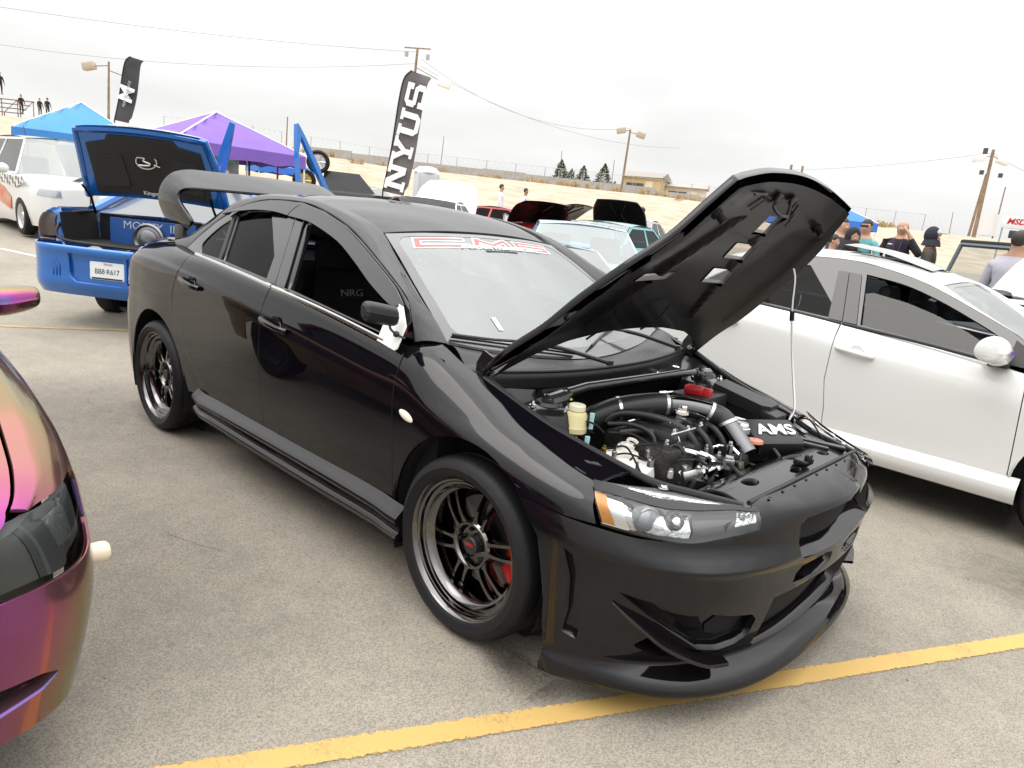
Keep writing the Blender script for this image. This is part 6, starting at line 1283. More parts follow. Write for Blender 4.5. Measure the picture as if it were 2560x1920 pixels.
# ------------------------------------------------------------------ blue show car with open trunk and raised doors
M_BLUE = mat('candy_blue_paint', (.004, .12, .46), .28, .45, 1., .5, noise=(1.5, .12))
BR = thing('coupe', 'candy blue lowered show car seen from behind with open trunk and upswung doors', 'car', (-5.36, -.105, 0), YAW)
BZr = [.33, .42, .55, .68, .785, .80, .84, .95, 1.04, 1.09, 1.10]
bs = []
for u, x, w in ((-4.6, 4.6, .72), (-3.6, 3.6, .91), (-2.5, 2.5, .95), (-1.2, 1.2, .955), (-.45, .45, .955), (-.20, .17, .93), (-.05, .05, .84), (.12, .0, .66), (.42, -.035, .34), (.76, -.045, 0)):
    r_ = []
    for z in BZr:
        out_ = 0 if z > .79 else (.03 if z > .34 else .0); k = 1-(.14 if z > 1.08 else .05 if z > 1.0 else 0)*(1 if w > .7 else .6)
        bx = x-out_*(1 if u > -.3 else .3)+(.10 if (z > .79 and u > -.1) else 0)+(.03 if z < .4 and u > -.3 else 0)
        r_.append((bx, (w+(out_*.5 if u < -.1 else 0))*k, z))
    bs.append((u, r_))
S_BI = Surf([q[0] for q in bs], BZr, [q[1] for q in bs]); bf = S_BI.nrm([-1], [.6])[0][1] < 0
for mir in (False, True):
    ba_ = [(-1.05-.37*math.cos(math.pi*i/12), .33+.36*math.sin(math.pi*i/12)) for i in range(13)]
    rec = [(.23, .72), (.24, .50), (.30, .455), (.759, .45), (.759, .72)]
    bb_ = panel('rear_bumper', S_BI, [(-.68, .335), (-.66, .62), (-.5, .782), (-.2, .782), (.1, .782), (.76, .782), (.76, .33), (.1, .335), (-.2, .335)], M_BLUE, BR, d=.05, mirror=mir, flip=bf, holes=[[(.24, .715), (.25, .505), (.31, .46), (.75, .455), (.75, .715)]], hdepth=.03)
    panel('plate_recess', S_BI, rec, M_BLUE, bb_, d=.08, mirror=mir, flip=bf, off=-.028, rim=0)
    panel('quarter_panel', S_BI, ba_[::1]+[(-.69, .62), (-.53, .79), (-.21, .79), (-.24, 1.04), (-.30, 1.095), (-2.4, 1.095), (-2.4, .34), (-1.43, .34)], M_BLUE, BR, d=.08, mirror=mir, flip=bf)
    panel('front_quarter', S_BI, [(-2.41, .34), (-2.41, 1.09), (-4.55, 1.02), (-4.55, .34)], M_BLUE, BR, d=.12, mirror=mir, flip=bf)
    panel('tail_lamp', S_BI, [(-.20, .80), (-.23, 1.03), (-.10, 1.05), (.03, 1.03), (.06, .86), (.03, .80)], mat('smoked_tail', (.02, .006, .008), .1, coat=1.), BR, d=.04, mirror=mir, flip=bf, off=.004)
    panel('trunk_jamb', S_BI, [(.04, .80), (.07, .87), (.045, 1.03), (-.1, 1.06), (-.24, 1.05), (-.27, 1.09), (-.05, 1.095), (.08, 1.05), (.12, .92), (.13, .80)], M_BLUE, BR, d=.04, mirror=mir, flip=bf)
    sg = -1 if mir else 1
    gwheel(BR, 1.05, .80, .33, M_CHROME, sg); gwheel(BR, 3.85, .80, .33, M_CHROME, sg)
    # rear screen pillars and raised doors
    MB().tube(spl([(.62, sg*.70, 1.08), (1.0, sg*.66, 1.22), (1.5, sg*.60, 1.40), (2.2, sg*.58, 1.43)], 4), .05, 8).build('roof_pillar', M_BLUE, BR)
    dp = spl([(0, 0), (.42, .10), (.54, .40), (.52, .70), (.42, .98), (.24, 1.40), (.03, 1.84), (-.03, 1.80), (-.10, 1.2), (-.12, .4)], 3, True)
    win = [(.36, .96), (.19, 1.36), (.03, 1.73), (-.035, 1.55), (-.07, 1.05), (.10, .86)]
    V, F = tri2d(resample(dp, .2), [np.array(resample(win, .2))], .2)
    mb = MB(); k = len(V); ang = .10*sg
    for off_, rev in ((.03, False), (-.03, True)):
        mb.add([(x, off_, z) for x, z in V], [f if rev else f[::-1] for f in F])
    for lp in (resample(dp, .2), resample(win, .2)):
        k = len(lp); mb.add([(x, .03, z) for x, z in lp]+[(x, -.03, z) for x, z in lp], [(i, (i+1) % k, k+(i+1) % k, k+i) for i in range(k)])
    dm = mb.build('door', mat('candy_blue_light', (.015, .16, .50), .25, .2, 1.), BR, smooth=25); dm.location = (2.75, .74, .50) if sg > 0 else (2.75, -.88, .42); dm.rotation_euler = (.36, -.30, .1) if sg > 0 else (-.10, -.12, -.55)
    MB().tube([(.50, sg*.60, 1.06), (.40, sg*.58, 1.22), (.30, sg*.60, 1.32)], .012, 6).build('trunk_strut', M_GUN, BR)
MB().grid([[(.58, y, 1.085-.03*abs(y)) for y in (-.62, -.3, 0, .3, .62)], [(.80, y, 1.14-.03*abs(y)) for y in (-.62, -.3, 0, .3, .62)], [(1.2, y, 1.28-.03*abs(y)) for y in (-.60, -.3, 0, .3, .60)], [(1.6, y, 1.42-.03*abs(y)) for y in (-.58, -.3, 0, .3, .58)]]).build('rear_window', mat('pale_screen', (.06, .065, .07), .15, coat=.5), BR)
MB().grid([[(1.55, y, 1.41) for y in (-.58, 0, .58)], [(2.1, y, 1.46) for y in (-.58, 0, .58)], [(2.7, y, 1.42) for y in (-.58, 0, .58)]]).build('roof', M_BLUE, BR)
tr = MB(); tr.grid([[(.06, y, .81) for y in (-.62, .62)], [(.60, y, .81) for y in (-.62, .62)], [(.60, y, 1.06) for y in (-.62, .62)]])
for s in (-1, 1): tr.grid([[(.05, s*.62, .80), (.60, s*.62, .80)], [(.05, s*.66, 1.06), (.60, s*.66, 1.08)]])
tro = tr.build('trunk_lining', M_DARK, BR, smooth=0)
MB().box((.42, .0, .925), (.02, .82, .24)).build('trunk_board', mat('blue_board', (.006, .06, .26), .4), tro, smooth=0)
text('board_lettering', 'MONEY  III', .105, frame((.408, .02, .985), (0, -1, 0), (0, 0, 1)), mat('silver_print', (.45, .5, .55), .35, .6), tro, .002, 1.05)
w_ = MB(); w_.lathe([(0, -.02), (.05, -.025), (.085, -.01), (.09, 0), (.115, .005), (.135, -.012), (.15, 0), (.152, .03)], 32, 'x', (.38, .03, .875)); w_.build('subwoofer', mat('sub_alloy', (.25, .25, .27), .3, .9), tro)
for y in (-.20, -.30): MB().box((.405, y, .90), (.012, .05, .08)).build('amp_slot', M_DARK, tro, smooth=0)
sl_ = MB(); sl_.tube(spl([(.05, -.66, .83), (.03, -.3, .805), (.03, .3, .805), (.05, .66, .83), (.10, .70, .95), (.25, .68, 1.05), (.55, .60, 1.085)], 5), .014, 8); sl_.build('trunk_seal', M_SEAL, BR)
# lid
lid = MB(); Sl = Surf([-1, -.5, 0, .5, 1], [0, .5, 1], [[(x-.03*(1-u*u), u*w-.02, z+.03*(1-u*u)) for x, w, z in ((.46, .66, 1.22), (.32, .63, 1.52), (.15, .58, 1.80))] for u in (-1, -.5, 0, .5, 1)])
lo = patch(Sl, 14, 12, flip=Sl.nrm([0], [.5])[0][0] > 0).build('trunk_lid', M_BLUE, BR)
b2 = patch(Sl, 14, 12); b2.v = [(x+.06, y, z) for x, y, z in b2.v]; b2.build('lid_outer_skin', M_BLUE, lo)
MB().tube([tuple(Sl.ev(u, v)[0]+np.array([.02, 0, 0])) for u, v in [(-1, t) for t in np.linspace(0, 1, 6)]+[(t, 1) for t in np.linspace(-1, 1, 12)[1:]]+[(1, t) for t in np.linspace(1, 0, 6)[1:]]], .035, 8).build('lid_rim', M_BLUE, lo)
MB().grid([[(.135, -.56, 1.835), (.10, -.25, 1.86), (.10, .25, 1.86), (.135, .56, 1.83)], [(.22, -.57, 1.84), (.22, -.25, 1.875), (.22, .25, 1.875), (.22, .57, 1.84)]]).build('lid_spoiler', mat('pale_edge', (.4, .42, .44), .3, coat=.5), lo)
lc = panel('lid_liner', Sl, [(-.82, .06), (.82, .06), (.86, .80), (.55, .84), (.5, .92), (-.5, .92), (-.55, .84), (-.86, .80)], mat('liner_black', (.012, .012, .013), .6), lo, d=.08, sc=(.6, .6), off=.014, rim=.014, flip=Sl.nrm([0], [.5])[0][0] > 0)
for s in (-1, 1): panel('speaker_grille', Sl, [(s*.30, .18), (s*.74, .16), (s*.76, .62), (s*.34, .64)], mat('grille_cloth', (.022, .022, .022), .9), lc, d=.08, sc=(.6, .6), off=.024, rim=.01, flip=Sl.nrm([0], [.5])[0][0] > 0)
def onlid(u, v, d=.03): q = Sl.ev(u, v)[0]; return Vector((q[0]-d, q[1], q[2]))
em = MB(); c0 = onlid(-.02, .55); em.tube([(c0.x-.002*math.sin(a), c0.y+.095*math.cos(a), c0.z+.062*math.sin(a)) for a in np.linspace(0, 2*math.pi, 32, endpoint=False)], .006, 6, closed=True); em.tube(spl([(c0.x, c0.y+.08, c0.z+.035), (c0.x, c0.y+.02, c0.z+.03), (c0.x, c0.y+.025, c0.z+.005), (c0.x, c0.y-.03, c0.z-.012), (c0.x, c0.y-.02, c0.z-.03), (c0.x, c0.y+.07, c0.z-.035)], 5), .008, 6); em.tube([(c0.x, c0.y-.07, c0.z-.02), (c0.x, c0.y-.125, c0.z-.035)], .004, 6)
em.build('emblem', mat('emblem_silver', (.5, .5, .46), .35, .6), lo)
text('lid_lettering', 'Kingmania', .052, frame(onlid(-.05, .085), (0, -1, 0), (-.4, 0, 1)), mat('pale_print', (.6, .6, .58), .5), lo, .001, 1.1, bold=.0008)
# plate
pl_ = MB(); pl_.prism(rrect(.31, .158, .012, 3), .006, frame((-.052, .175, .585), (0, -1, 0), (0, 0, 1))); plo = pl_.build('number_plate', mat('plate_white', (.68, .72, .74), .4), BR)
text('plate_number', 'BB8\u00b7R617', .066, frame((-.0595, .175, .578), (0, -1, 0), (0, 0, 1)), mat('plate_ink', (.03, .03, .07), .5), plo, .0006, .86)
text('plate_state', 'TEXAS', .024, frame((-.0595, .165, .645), (0, -1, 0), (0, 0, 1)), mat('plate_red', (.5, .06, .05), .5), plo, .0005, 1.2)
MB().box((-.0595, .175, .517), (.002, .28, .014)).build('plate_frame_strip', M_PLA, plo, smooth=0)
# engraved rings on the bumper corner
for k in range(3):
    e = MB(); e.tube([tuple(S_BI.ev(u, z)[0]+S_BI.nrm(u, z)[0]*(-1 if bf else 1)*.002) for u, z in [(-.25+.03*k, .66-.03*k), (.12-.03*k, .66-.03*k), (.16-.03*k, .60-.02*k), (.16-.03*k, .50)]], .004, 5); e.build('bumper_groove', mat('blue_dark', (.004, .05, .26), .3, .2, 1.), BR)

# ------------------------------------------------------------------ boxy white wagon with checkered side
SX = gcar('wagon', 'boxy white wagon with black checkered and red side graphics beside the blue canopy', (-13.35, 1.70, .24), rad(1), mat('white_wagon_paint', (.64, .64, .63), .3, 0, 1.), L=4.25, W=1.76, H=1.74, fo=.80, wb=2.6, wsb=-.32, wst=-.80, rt=-3.0, rb=-3.25, nose=.86, hood=1.02, belt=1.03, deck=1.06, wr=.32, glassm=glass('wagon_glass', (.55, .6, .6), .45))
def checker(nm, c1, c2, sc):
    m = mat(nm, c1, .35, coat=.6); n_ = m.node_tree.nodes; l_ = m.node_tree.links; t = n_.new('ShaderNodeTexCoord'); k = n_.new('ShaderNodeTexChecker'); k.inputs['Scale'].default_value = sc; k.inputs[1].default_value = (*c1, 1); k.inputs[2].default_value = (*c2, 1)
    mp2 = n_.new('ShaderNodeMapping'); mp2.inputs['Rotation'].default_value = (0, .35, 0); l_.new(t.outputs['Object'], mp2.inputs[0]); l_.new(mp2.outputs[0], k.inputs[0]); l_.new(k.outputs[0], n_['Principled BSDF'].inputs['Base Color']); return m
ck = MB(); Z = lambda x, z, o=.012: (x, -.883-o*0+(-.004), z)
ck.add([Z(-2.6, .95), Z(-.1, .80), Z(.45, .92), Z(.30, 1.0), Z(-.3, .99), Z(-2.0, 1.02)], [(0, 1, 2, 3, 4, 5)]); ck.build('checkered_decal', checker('checker_print', (.66, .66, .65), (.02, .02, .02), 9), SX, smooth=0)
fl2 = MB(); fl2.add([Z(-2.2, .93), Z(-1.5, .55), Z(-.45, .40), Z(-.42, .62), Z(-.9, .78), Z(-1.4, .86), Z(-1.9, 1.0)], [tuple(range(7))]); fl2.build('red_decal', mat('red_decal', (.45, .05, .04), .4, noise=(6, .5, (.5, .30, .18))), SX, smooth=0)
for sg in (-1, 1): MB().ball((-.55, sg*.98, 1.10), (.09, .12, .09), 14, 8).build('door_mirror', MATS['white_wagon_paint'], SX)
MB().tube([(-2.9, 0, 1.68), (-3.05, 0, 1.95)], .008, 6).build('aerial', M_PLA, SX)
# ------------------------------------------------------------------ canopies, flags, sign, toilet
def canopy(px, py, d, w, ze, zp, rz, m, label, name='canopy', legs=True):
    q = gp(px, py, d); t = thing(name, label, 'canopy', q, rz); h = w/2; cr_ = []
    N = 9; rows = []
    for i in range(N):
        row = []
        for j in range(N):
            u, v = -1+2*i/(N-1), -1+2*j/(N-1); r = max(abs(u), abs(v)); z = ze+(zp-ze)*(1-r)**.92-.05*math.sin(math.pi*r)*(1-min(abs(u), abs(v))/max(r, .01))*.8; row.append((u*h, v*h, z))
        rows.append(row)
    MB().grid(rows).build('canopy_top', m, t, smooth=25)
    for a in range(4):
        R_ = Matrix.Rotation(a*math.pi/2, 4, 'Z'); vr = MB(); P = [R_ @ Vector((-h+2*h*k/8, -h, ze)) for k in range(9)]; Q = [R_ @ Vector((-h+2*h*k/8, -h-.01, ze-.26-.03*math.sin(k*2.4))) for k in range(9)]; vr.grid([P, Q]).build('valance', m, t)
        c = R_ @ Vector((-h+.02, -h+.02, 0)); MB().tube([(c.x, c.y, 0), (c.x, c.y, ze)], .022, 6).build('leg', mat('white_tube', (.7, .7, .7), .4), t)
        e = R_ @ Vector((-h, -h, 0)); MB().tube([(e.x, e.y, ze+.012), (0, 0, zp+.012)], .018, 5).build('seam_tape', mat('white_tape', (.75, .75, .78), .6), t)
    return t
canopy(205, 300, 21, 3.0, 1.86, 2.80, YAW+.50, mat('blue_canvas', (.045, .22, .56), .7, noise=(1, .1)), 'bright blue square pop-up canopy beside the purple one')
pt = canopy(540, 330, 16.5, 2.85, 1.92, 2.66, YAW+.82, mat('purple_canvas', (.17, .085, .40), .7, noise=(1, .1)), 'purple square pop-up canopy beside the bright blue one')
canopy(2032, 560, 25, 2.9, 1.85, 2.6, YAW+.1, mat('royal_canvas', (.03, .15, .55), .7), 'blue canopy peeking out from behind the raised black hood')
canopy(700, 395, 30, 2.2, 1.6, 2.1, YAW+.6, MATS['royal_canvas'], 'small blue canopy corner behind the purple canopy')
MB().box((0, -1.59, 1.9), (.18, .01, .16)).build('canopy_label', M_WHT, pt, smooth=0)
# posters and stand under the purple canopy
po = thing('poster_board', 'poster board with two small car pictures under the purple canopy', 'poster', gp(560, 430, 15.5), YAW-math.pi/2)
MB().box((0, 0, 1.45), (.62, .03, .95)).build('board', mat('poster_grey', (.16, .16, .17), .5), po, smooth=0)
for z, c in ((1.68, (.12, .35, .27)), (1.35, (.62, .62, .62))):
    b = MB(); b.box((0, -.02, z), (.46, .012, .10), bev=.03); b.box((-.03, -.021, z+.06), (.28, .012, .09), bev=.03); b.build('printed_car', mat('print%d' % int(z*100), c, .5), po)
for s in (-1, 1): MB().tube([(s*.25, .02, 0), (s*.25, .02, 1.0)], .015, 6).build('leg', M_PLA, po)
for px, c in ((623, (.02, .02, .02)), (694, (.35, .03, .02))):
    st_ = thing('tripod_stand', ('black' if px < 650 else 'red')+' folding stand under the edge of the purple canopy', 'stand', gp(px, 430, 16.5)); 
    MB().tube([(0, 0, .6), (0, 0, 2.0)], .025, 6).build('pole', mat('stand%d' % px, c, .5), st_)
    for a in range(3): MB().tube([(0, 0, .7), (.3*math.cos(a*2.1), .3*math.sin(a*2.1), 0)], .015, 6).build('leg', MATS['stand%d' % px], st_)
SLAB = {'N': [[(0, 0), (.38, 0), (.38, .16), (0, .16)], [(.08, .1), (.28, .1), (.28, .9), (.08, .9)], [(0, .84), (.30, .84), (.30, 1), (0, 1)], [(.10, 1), (.36, 1), (.92, .1), (.66, .1)], [(.72, .1), (.92, .1), (.92, .9), (.72, .9)], [(.62, .84), (1, .84), (1, 1), (.62, 1)]],
 'Y': [[(.28, 0), (.72, 0), (.72, .15), (.28, .15)], [(.40, .1), (.60, .1), (.60, .45), (.40, .45)], [(.40, .40), (.60, .40), (.32, .9), (.08, .9)], [(.40, .40), (.60, .40), (.92, .9), (.68, .9)], [(0, .85), (.40, .85), (.40, 1), (0, 1)], [(.60, .85), (1, .85), (1, 1), (.60, 1)]],
 'U': [[(.10, .18), (.32, .18), (.32, .9), (.10, .9)], [(.68, .18), (.90, .18), (.90, .9), (.68, .9)], [(.10, .2), (.26, 0), (.74, 0), (.90, .2)], [(0, .85), (.42, .85), (.42, 1), (0, 1)], [(.58, .85), (1, .85), (1, 1), (.58, 1)]],
 'S': [[(.08, 0), (.30, 0), (.30, .32), (.08, .32)], [(.22, 0), (.74, 0), (.92, .18), (.22, .18)], [(.70, .12), (.92, .12), (.92, .46), (.70, .46)], [(.20, .42), (.92, .42), (.78, .60), (.08, .60)], [(.08, .5), (.30, .5), (.30, .86), (.08, .86)], [(.08, .82), (.80, .82), (.80, 1), (.26, 1)], [(.70, .68), (.92, .68), (.92, 1), (.70, 1)]]}
def feather(px0, py0, px1, py1, d, w, label, txt, m, big, lean):
    """curved banner on a bowed pole: base and tip seen at the two pixels"""
    A = at(px0, py0, d); B = at(px1, py1, d); g0 = gh(A.x, A.y); R_ = Vector((FH.y, -FH.x, 0)); t = thing('feather_flag', label, 'flag', (A.x, A.y, g0)); a = A-Vector((A.x, A.y, g0)); b = B-Vector((A.x, A.y, g0))
    P = [Vector(q) for q in spl([tuple(a), tuple(a.lerp(b, .35)-R_*w*.06), tuple(a.lerp(b, .75)-R_*w*.22), tuple(a.lerp(b, .93)-R_*w*.22), tuple(b)], 8)]
    MB().tube([(0, 0, 0)]+[tuple(q) for q in P], .02, 6).build('pole', M_PLA, t)
    rows = []; n_ = len(P)
    for i, q in enumerate(P):
        f = i/(n_-1); ww = w*(1 if f < .84 else math.sqrt(max(0., 1-((f-.84)/.16)**2*.92)))*(.9 if f < .04 else 1); tt = b.lerp(a, 1-f); n2 = Vector((-FH.x, -FH.y, 0))
        rows.append([tuple(q+R_*ww*k+n2*(.05*math.sin(f*7+k*2.5))*k-Vector((0, 0, .10*k*w))) for k in (0, .25, .5, .75, 1)])
    MB().grid(rows).build('cloth', m, t); up = (b-a).normalized()
    for s_, pos, sz, mm, off in txt:
        c = a.lerp(b, pos)+R_*w*big+Vector((-FH.x, -FH.y, 0))*(.075+off); F4 = frame(c, up, -R_)
        if s_ in SLAB:
            lt = MB()
            for k_, pg_ in enumerate(SLAB[s_]): lt.prism([((x-.5)*sz*1.12, (y-.5)*sz*.86) for x, y in pg_], .004+.0004*k_, F4)
            lt.build('flag_letter', mm, t, smooth=0)
        else: text('flag_lettering', s_, sz, F4, mm, t, .002, 1.0, bold=.02*sz if off == 0 else 0.)
    return t
M_FLAG = mat('flag_cloth', (.15, .135, .13), .75, noise=(1.2, .25))
feather(957, 478, 1029, 176, 19, .62, 'tall grey feather flag reading NYUS in white block letters', [('N', .13, .60, M_WHT, 0), ('Y', .35, .60, M_WHT, 0), ('U', .575, .60, M_WHT, 0), ('S', .80, .60, M_WHT, 0)], M_FLAG, .44, 0)
feather(286, 300, 326, 141, 26, .58, 'dark grey feather flag with white emblem behind the blue canopy', [('M', .42, .72, M_WHT, 0), ('PERFORMANCE', .42, .13, mat('flag_small', (.5, .5, .5), .6), .004)], mat('flag_dark', (.05, .048, .05), .7, noise=(1.2, .3)), .42, 0)
# small red white sign on legs at the right
sg_ = thing('sign', 'white board with red MSD lettering over a dark screen', 'sign', gp(2538, 560, 21), YAW-math.pi/2-.1)
MB().box((0, 0, 2.30), (.75, .05, .34), bev=.02).build('board', mat('sign_white', (.72, .72, .72), .5), sg_); MB().box((.06, 0, 1.98), (.32, .06, .22), bev=.02).build('screen', mat('screen_dark', (.03, .035, .045), .3), sg_)
for s in (-1, 1): MB().tube([(s*.30, .03, 0), (s*.30, .03, 2.2)], .02, 6).build('leg', M_GALV, sg_)
text('sign_lettering', 'MSD', .22, frame((0, -.03, 2.33), (1, 0, 0), (0, 0, 1)), mat('sign_red', (.5, .02, .03), .5), sg_, .003, 1.15, .25, .006)
# portable toilet
tl_ = thing('portable_toilet', 'pale grey portable toilet with white domed roof on the slope', 'toilet', gp(1066, 450, 37), YAW-math.pi/2+.35)
MB().box((0, 0, 1.05), (1.12, 1.15, 2.1), bev=.06).build('cabin', mat('toilet_grey', (.44, .46, .47), .6), tl_); MB().box((-.05, -.585, 1.05), (.72, .03, 1.75), bev=.02).build('door', mat('toilet_door', (.40, .42, .43), .6), tl_)
MB().lathe([(.62, 0), (.64, .04), (.60, .16), (.42, .30), (0, .36)], 24, 'z', (0, 0, 2.08)).build('roof', mat('toilet_white', (.68, .68, .68), .5), tl_)
for s in (-1, 1): MB().box((s*.52, -.57, 1.05), (.06, .06, 2.0), bev=.02).build('corner_post', MATS['toilet_grey'], tl_)
# ------------------------------------------------------------------ parked rows behind
def heading_to_cam(q, off=0): return math.atan2(CAMP.y-q.y, CAMP.x-q.x)+off
def car_at(px, py, d, off, name, label, P, **k):
    q = gp(px, py, d); return gcar(name, label, q, heading_to_cam(q, off), P, group=k.pop('group', None), **k)
pm_ = lambda nm, c, **k: mat(nm, c, .3, k.get('metal', 0.), 1.)
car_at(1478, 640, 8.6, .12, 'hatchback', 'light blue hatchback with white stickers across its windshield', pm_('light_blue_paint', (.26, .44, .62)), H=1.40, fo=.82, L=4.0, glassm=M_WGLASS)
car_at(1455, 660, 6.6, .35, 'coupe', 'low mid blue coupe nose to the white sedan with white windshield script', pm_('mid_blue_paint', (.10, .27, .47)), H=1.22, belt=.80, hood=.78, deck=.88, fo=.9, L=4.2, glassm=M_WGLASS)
car_at(1420, 560, 12.5, -.5, 'hatchback', 'teal hatchback with its rear hatch spoiler raised behind the blue cars', pm_('teal_paint', (.05, .30, .32)), H=1.36, L=4.1)
car_at(1200, 560, 9.4, .55, 'sedan', 'dark slate sedan with smooth roof just behind the black car', pm_('slate_paint', (.030, .038, .045)), H=1.38, L=4.5, glassm=M_WGLASS)
car_at(1118, 500, 17.0, 2.95, 'coupe', 'white coupe with its hood raised behind the slate sedan', pm_('white_row_paint', (.66, .66, .66)), H=1.3, L=4.3, hood_open=58)
car_at(985, 490, 23, .7, 'sedan', 'white sedan with plain windshield parked beneath the NYUS flag', MATS['white_row_paint'], H=1.38, L=4.4, glassm=M_WGLASS)
car_at(1345, 545, 18.5, .25, 'coupe', 'dark red coupe with a broad black hood liner raised', pm_('dark_red_paint', (.22, .012, .014)), H=1.28, L=4.3, hood_open=40)
car_at(1405, 545, 19, .95, 'coupe', 'bright red coupe with its hood tilted beside the dark red one', pm_('bright_red_paint', (.42, .015, .02)), H=1.28, L=4.3, hood_open=42)
car_at(1545, 560, 19, -.25, 'sedan', 'silver sedan with a black hood raised upright among bystanders', pm_('silver_paint', (.42, .42, .43), metal=.4), H=1.36, L=4.4, hood_open=56)
car_at(640, 500, 13.5, 1.2, 'sedan', 'white sedan parked behind the black rear wing', MATS['white_row_paint'], H=1.36, L=4.4)
car_at(790, 480, 12.0, 1.0, 'coupe', 'white coupe with pale windshield parked behind the raised blue door', MATS['white_row_paint'], H=1.26, L=4.2, glassm=M_WGLASS)
car_at(2385, 660, 14.5, .9, 'sedan', 'white sedan low between the hooded man and the jeep', MATS['white_row_paint'], H=1.30, L=4.3)
car_at(2150, 640, 16.0, .6, 'sedan', 'dark blue sedan half hidden behind the hooded bystander', pm_('deep_blue_paint', (.02, .035, .09)), H=1.36, L=4.4)
# jeep with soft top
q = gp(2520, 690, 10.6); jp = thing('jeep', 'dark green grey jeep with black soft top and flat windshield', 'jeep', q, heading_to_cam(q, -.55)); M_JP = mat('jeep_paint', (.035, .052, .060), .4, 0, .6)
MB().box((-.2, 0, .78), (3.4, 1.45, .52), bev=.06).build('body', M_JP, jp); MB().box((.95, 0, 1.06), (1.1, 1.25, .10), bev=.05).build('hood', M_JP, jp)
for s in (-1, 1):
    MB().box((1.1, s*.72, .95), (.8, .25, .07), bev=.03).build('fender', M_PLA, jp)
    for x in (1.15, -1.25): gwheel(jp, x, .78, .37, M_GUN, s)
    MB().tube([(.42, s*.68, 1.05), (.22, s*.66, 1.62)], .035, 6).build('windshield_post', M_JP, jp)
MB().tube([(.22, -.66, 1.62), (.22, .66, 1.62)], .035, 6).build('windshield_header', M_JP, jp)
MB().grid([[(.40, -.64, 1.10), (.40, .64, 1.10)], [(.23, -.63, 1.60), (.23, .63, 1.60)]]).build('windshield', glass('jeep_glass', (.75, .8, .78), .8), jp)
tp2 = MB(); tp2.box((-.75, 0, 1.66), (1.95, 1.40, .08), bev=.03); tp2.build('soft_top', mat('soft_top', (.016, .017, .018), .8), jp)
for s in (-1, 1): MB().box((-1.35, s*.69, 1.36), (.75, .03, .60), bev=.01).build('top_side', MATS['soft_top'], jp)
# open white hood with a blue stripe at the right edge
q = gp(2665, 760, 7.6); wc = gcar('coupe', 'white show car with tall raised hood carrying a blue stripe', q, heading_to_cam(q, 2.5), MATS['white_row_paint'], H=1.22, L=4.2, hood_open=62, under=mat('painted_liner', (.62, .62, .66), .35, coat=.6))
# dark pickup with display wheels
q = gp(850, 470, 21); pk_ = thing('pickup', 'black pickup with show wheels stacked on its open bed', 'pickup', q, heading_to_cam(q, 1.5)); M_PK = pm_('pickup_black', (.012, .012, .013))
MB().box((-.3, 0, .85), (4.2, 1.75, .62), bev=.08).build('body', M_PK, pk_); MB().add([(1.05, -.72, 1.14), (1.05, .72, 1.14), (-.45, .72, 1.14), (-.45, -.72, 1.14), (.55, -.62, 1.66), (.55, .62, 1.66), (-.40, .62, 1.66), (-.40, -.62, 1.66)], [(0, 1, 5, 4), (1, 2, 6, 5), (2, 3, 7, 6), (3, 0, 4, 7), (4, 5, 6, 7)]).build('cab', M_PK, pk_, smooth=0)
for s in (-1, 1): MB().add([(.80, s*.695, 1.22), (-.32, s*.695, 1.22), (-.30, s*.645, 1.58), (.50, s*.645, 1.58)], [(0, 1, 2, 3)]).build('side_window', mat('dark_pane', (.06, .065, .07), .15), pk_, smooth=0)
for s in (-1, 1):
    for x in (1.2, -1.7): gwheel(pk_, x, .86, .38, M_GUN, s)
for x, z, c in ((-.9, 1.42, (.55, .42, .16)), (-.55, 1.95, (.6, .6, .6))):
    w_ = thing('display_wheel', ('gold' if z < 1.6 else 'silver')+' alloy wheel displayed on the black pickup', 'wheel', q+Vector((0, 0, 0)), pk_.rotation_euler.z); y0 = .92 if math.cos(heading_to_cam(q, 1.5)-heading_to_cam(q)) > 0 else .92
    mm = mat('alloy_%d' % int(z*10), c, .3, .7)
    sgn_ = -1
    t = MB(); t.lathe([(.20, .10), (.22, 0), (.27, -.01), (.31, .02), (.31, .16), (.2, .18)], 28, 'y', (x, -.95, z-.1)); t.build('tyre', M_RUB, w_); t = MB(); t.lathe([(0, .05), (.05, .04), (.18, .05), (.21, .01), (.215, .1)], 28, 'y', (x, -.96, z-.1)); t.build('rim', mm, w_)
    for a in range(6): MB().tube([(x, -.93, z-.1), (x+.2*math.cos(a*1.047), -.95, z-.1+.2*math.sin(a*1.047))], .016, 5).build('spoke', mm, w_)
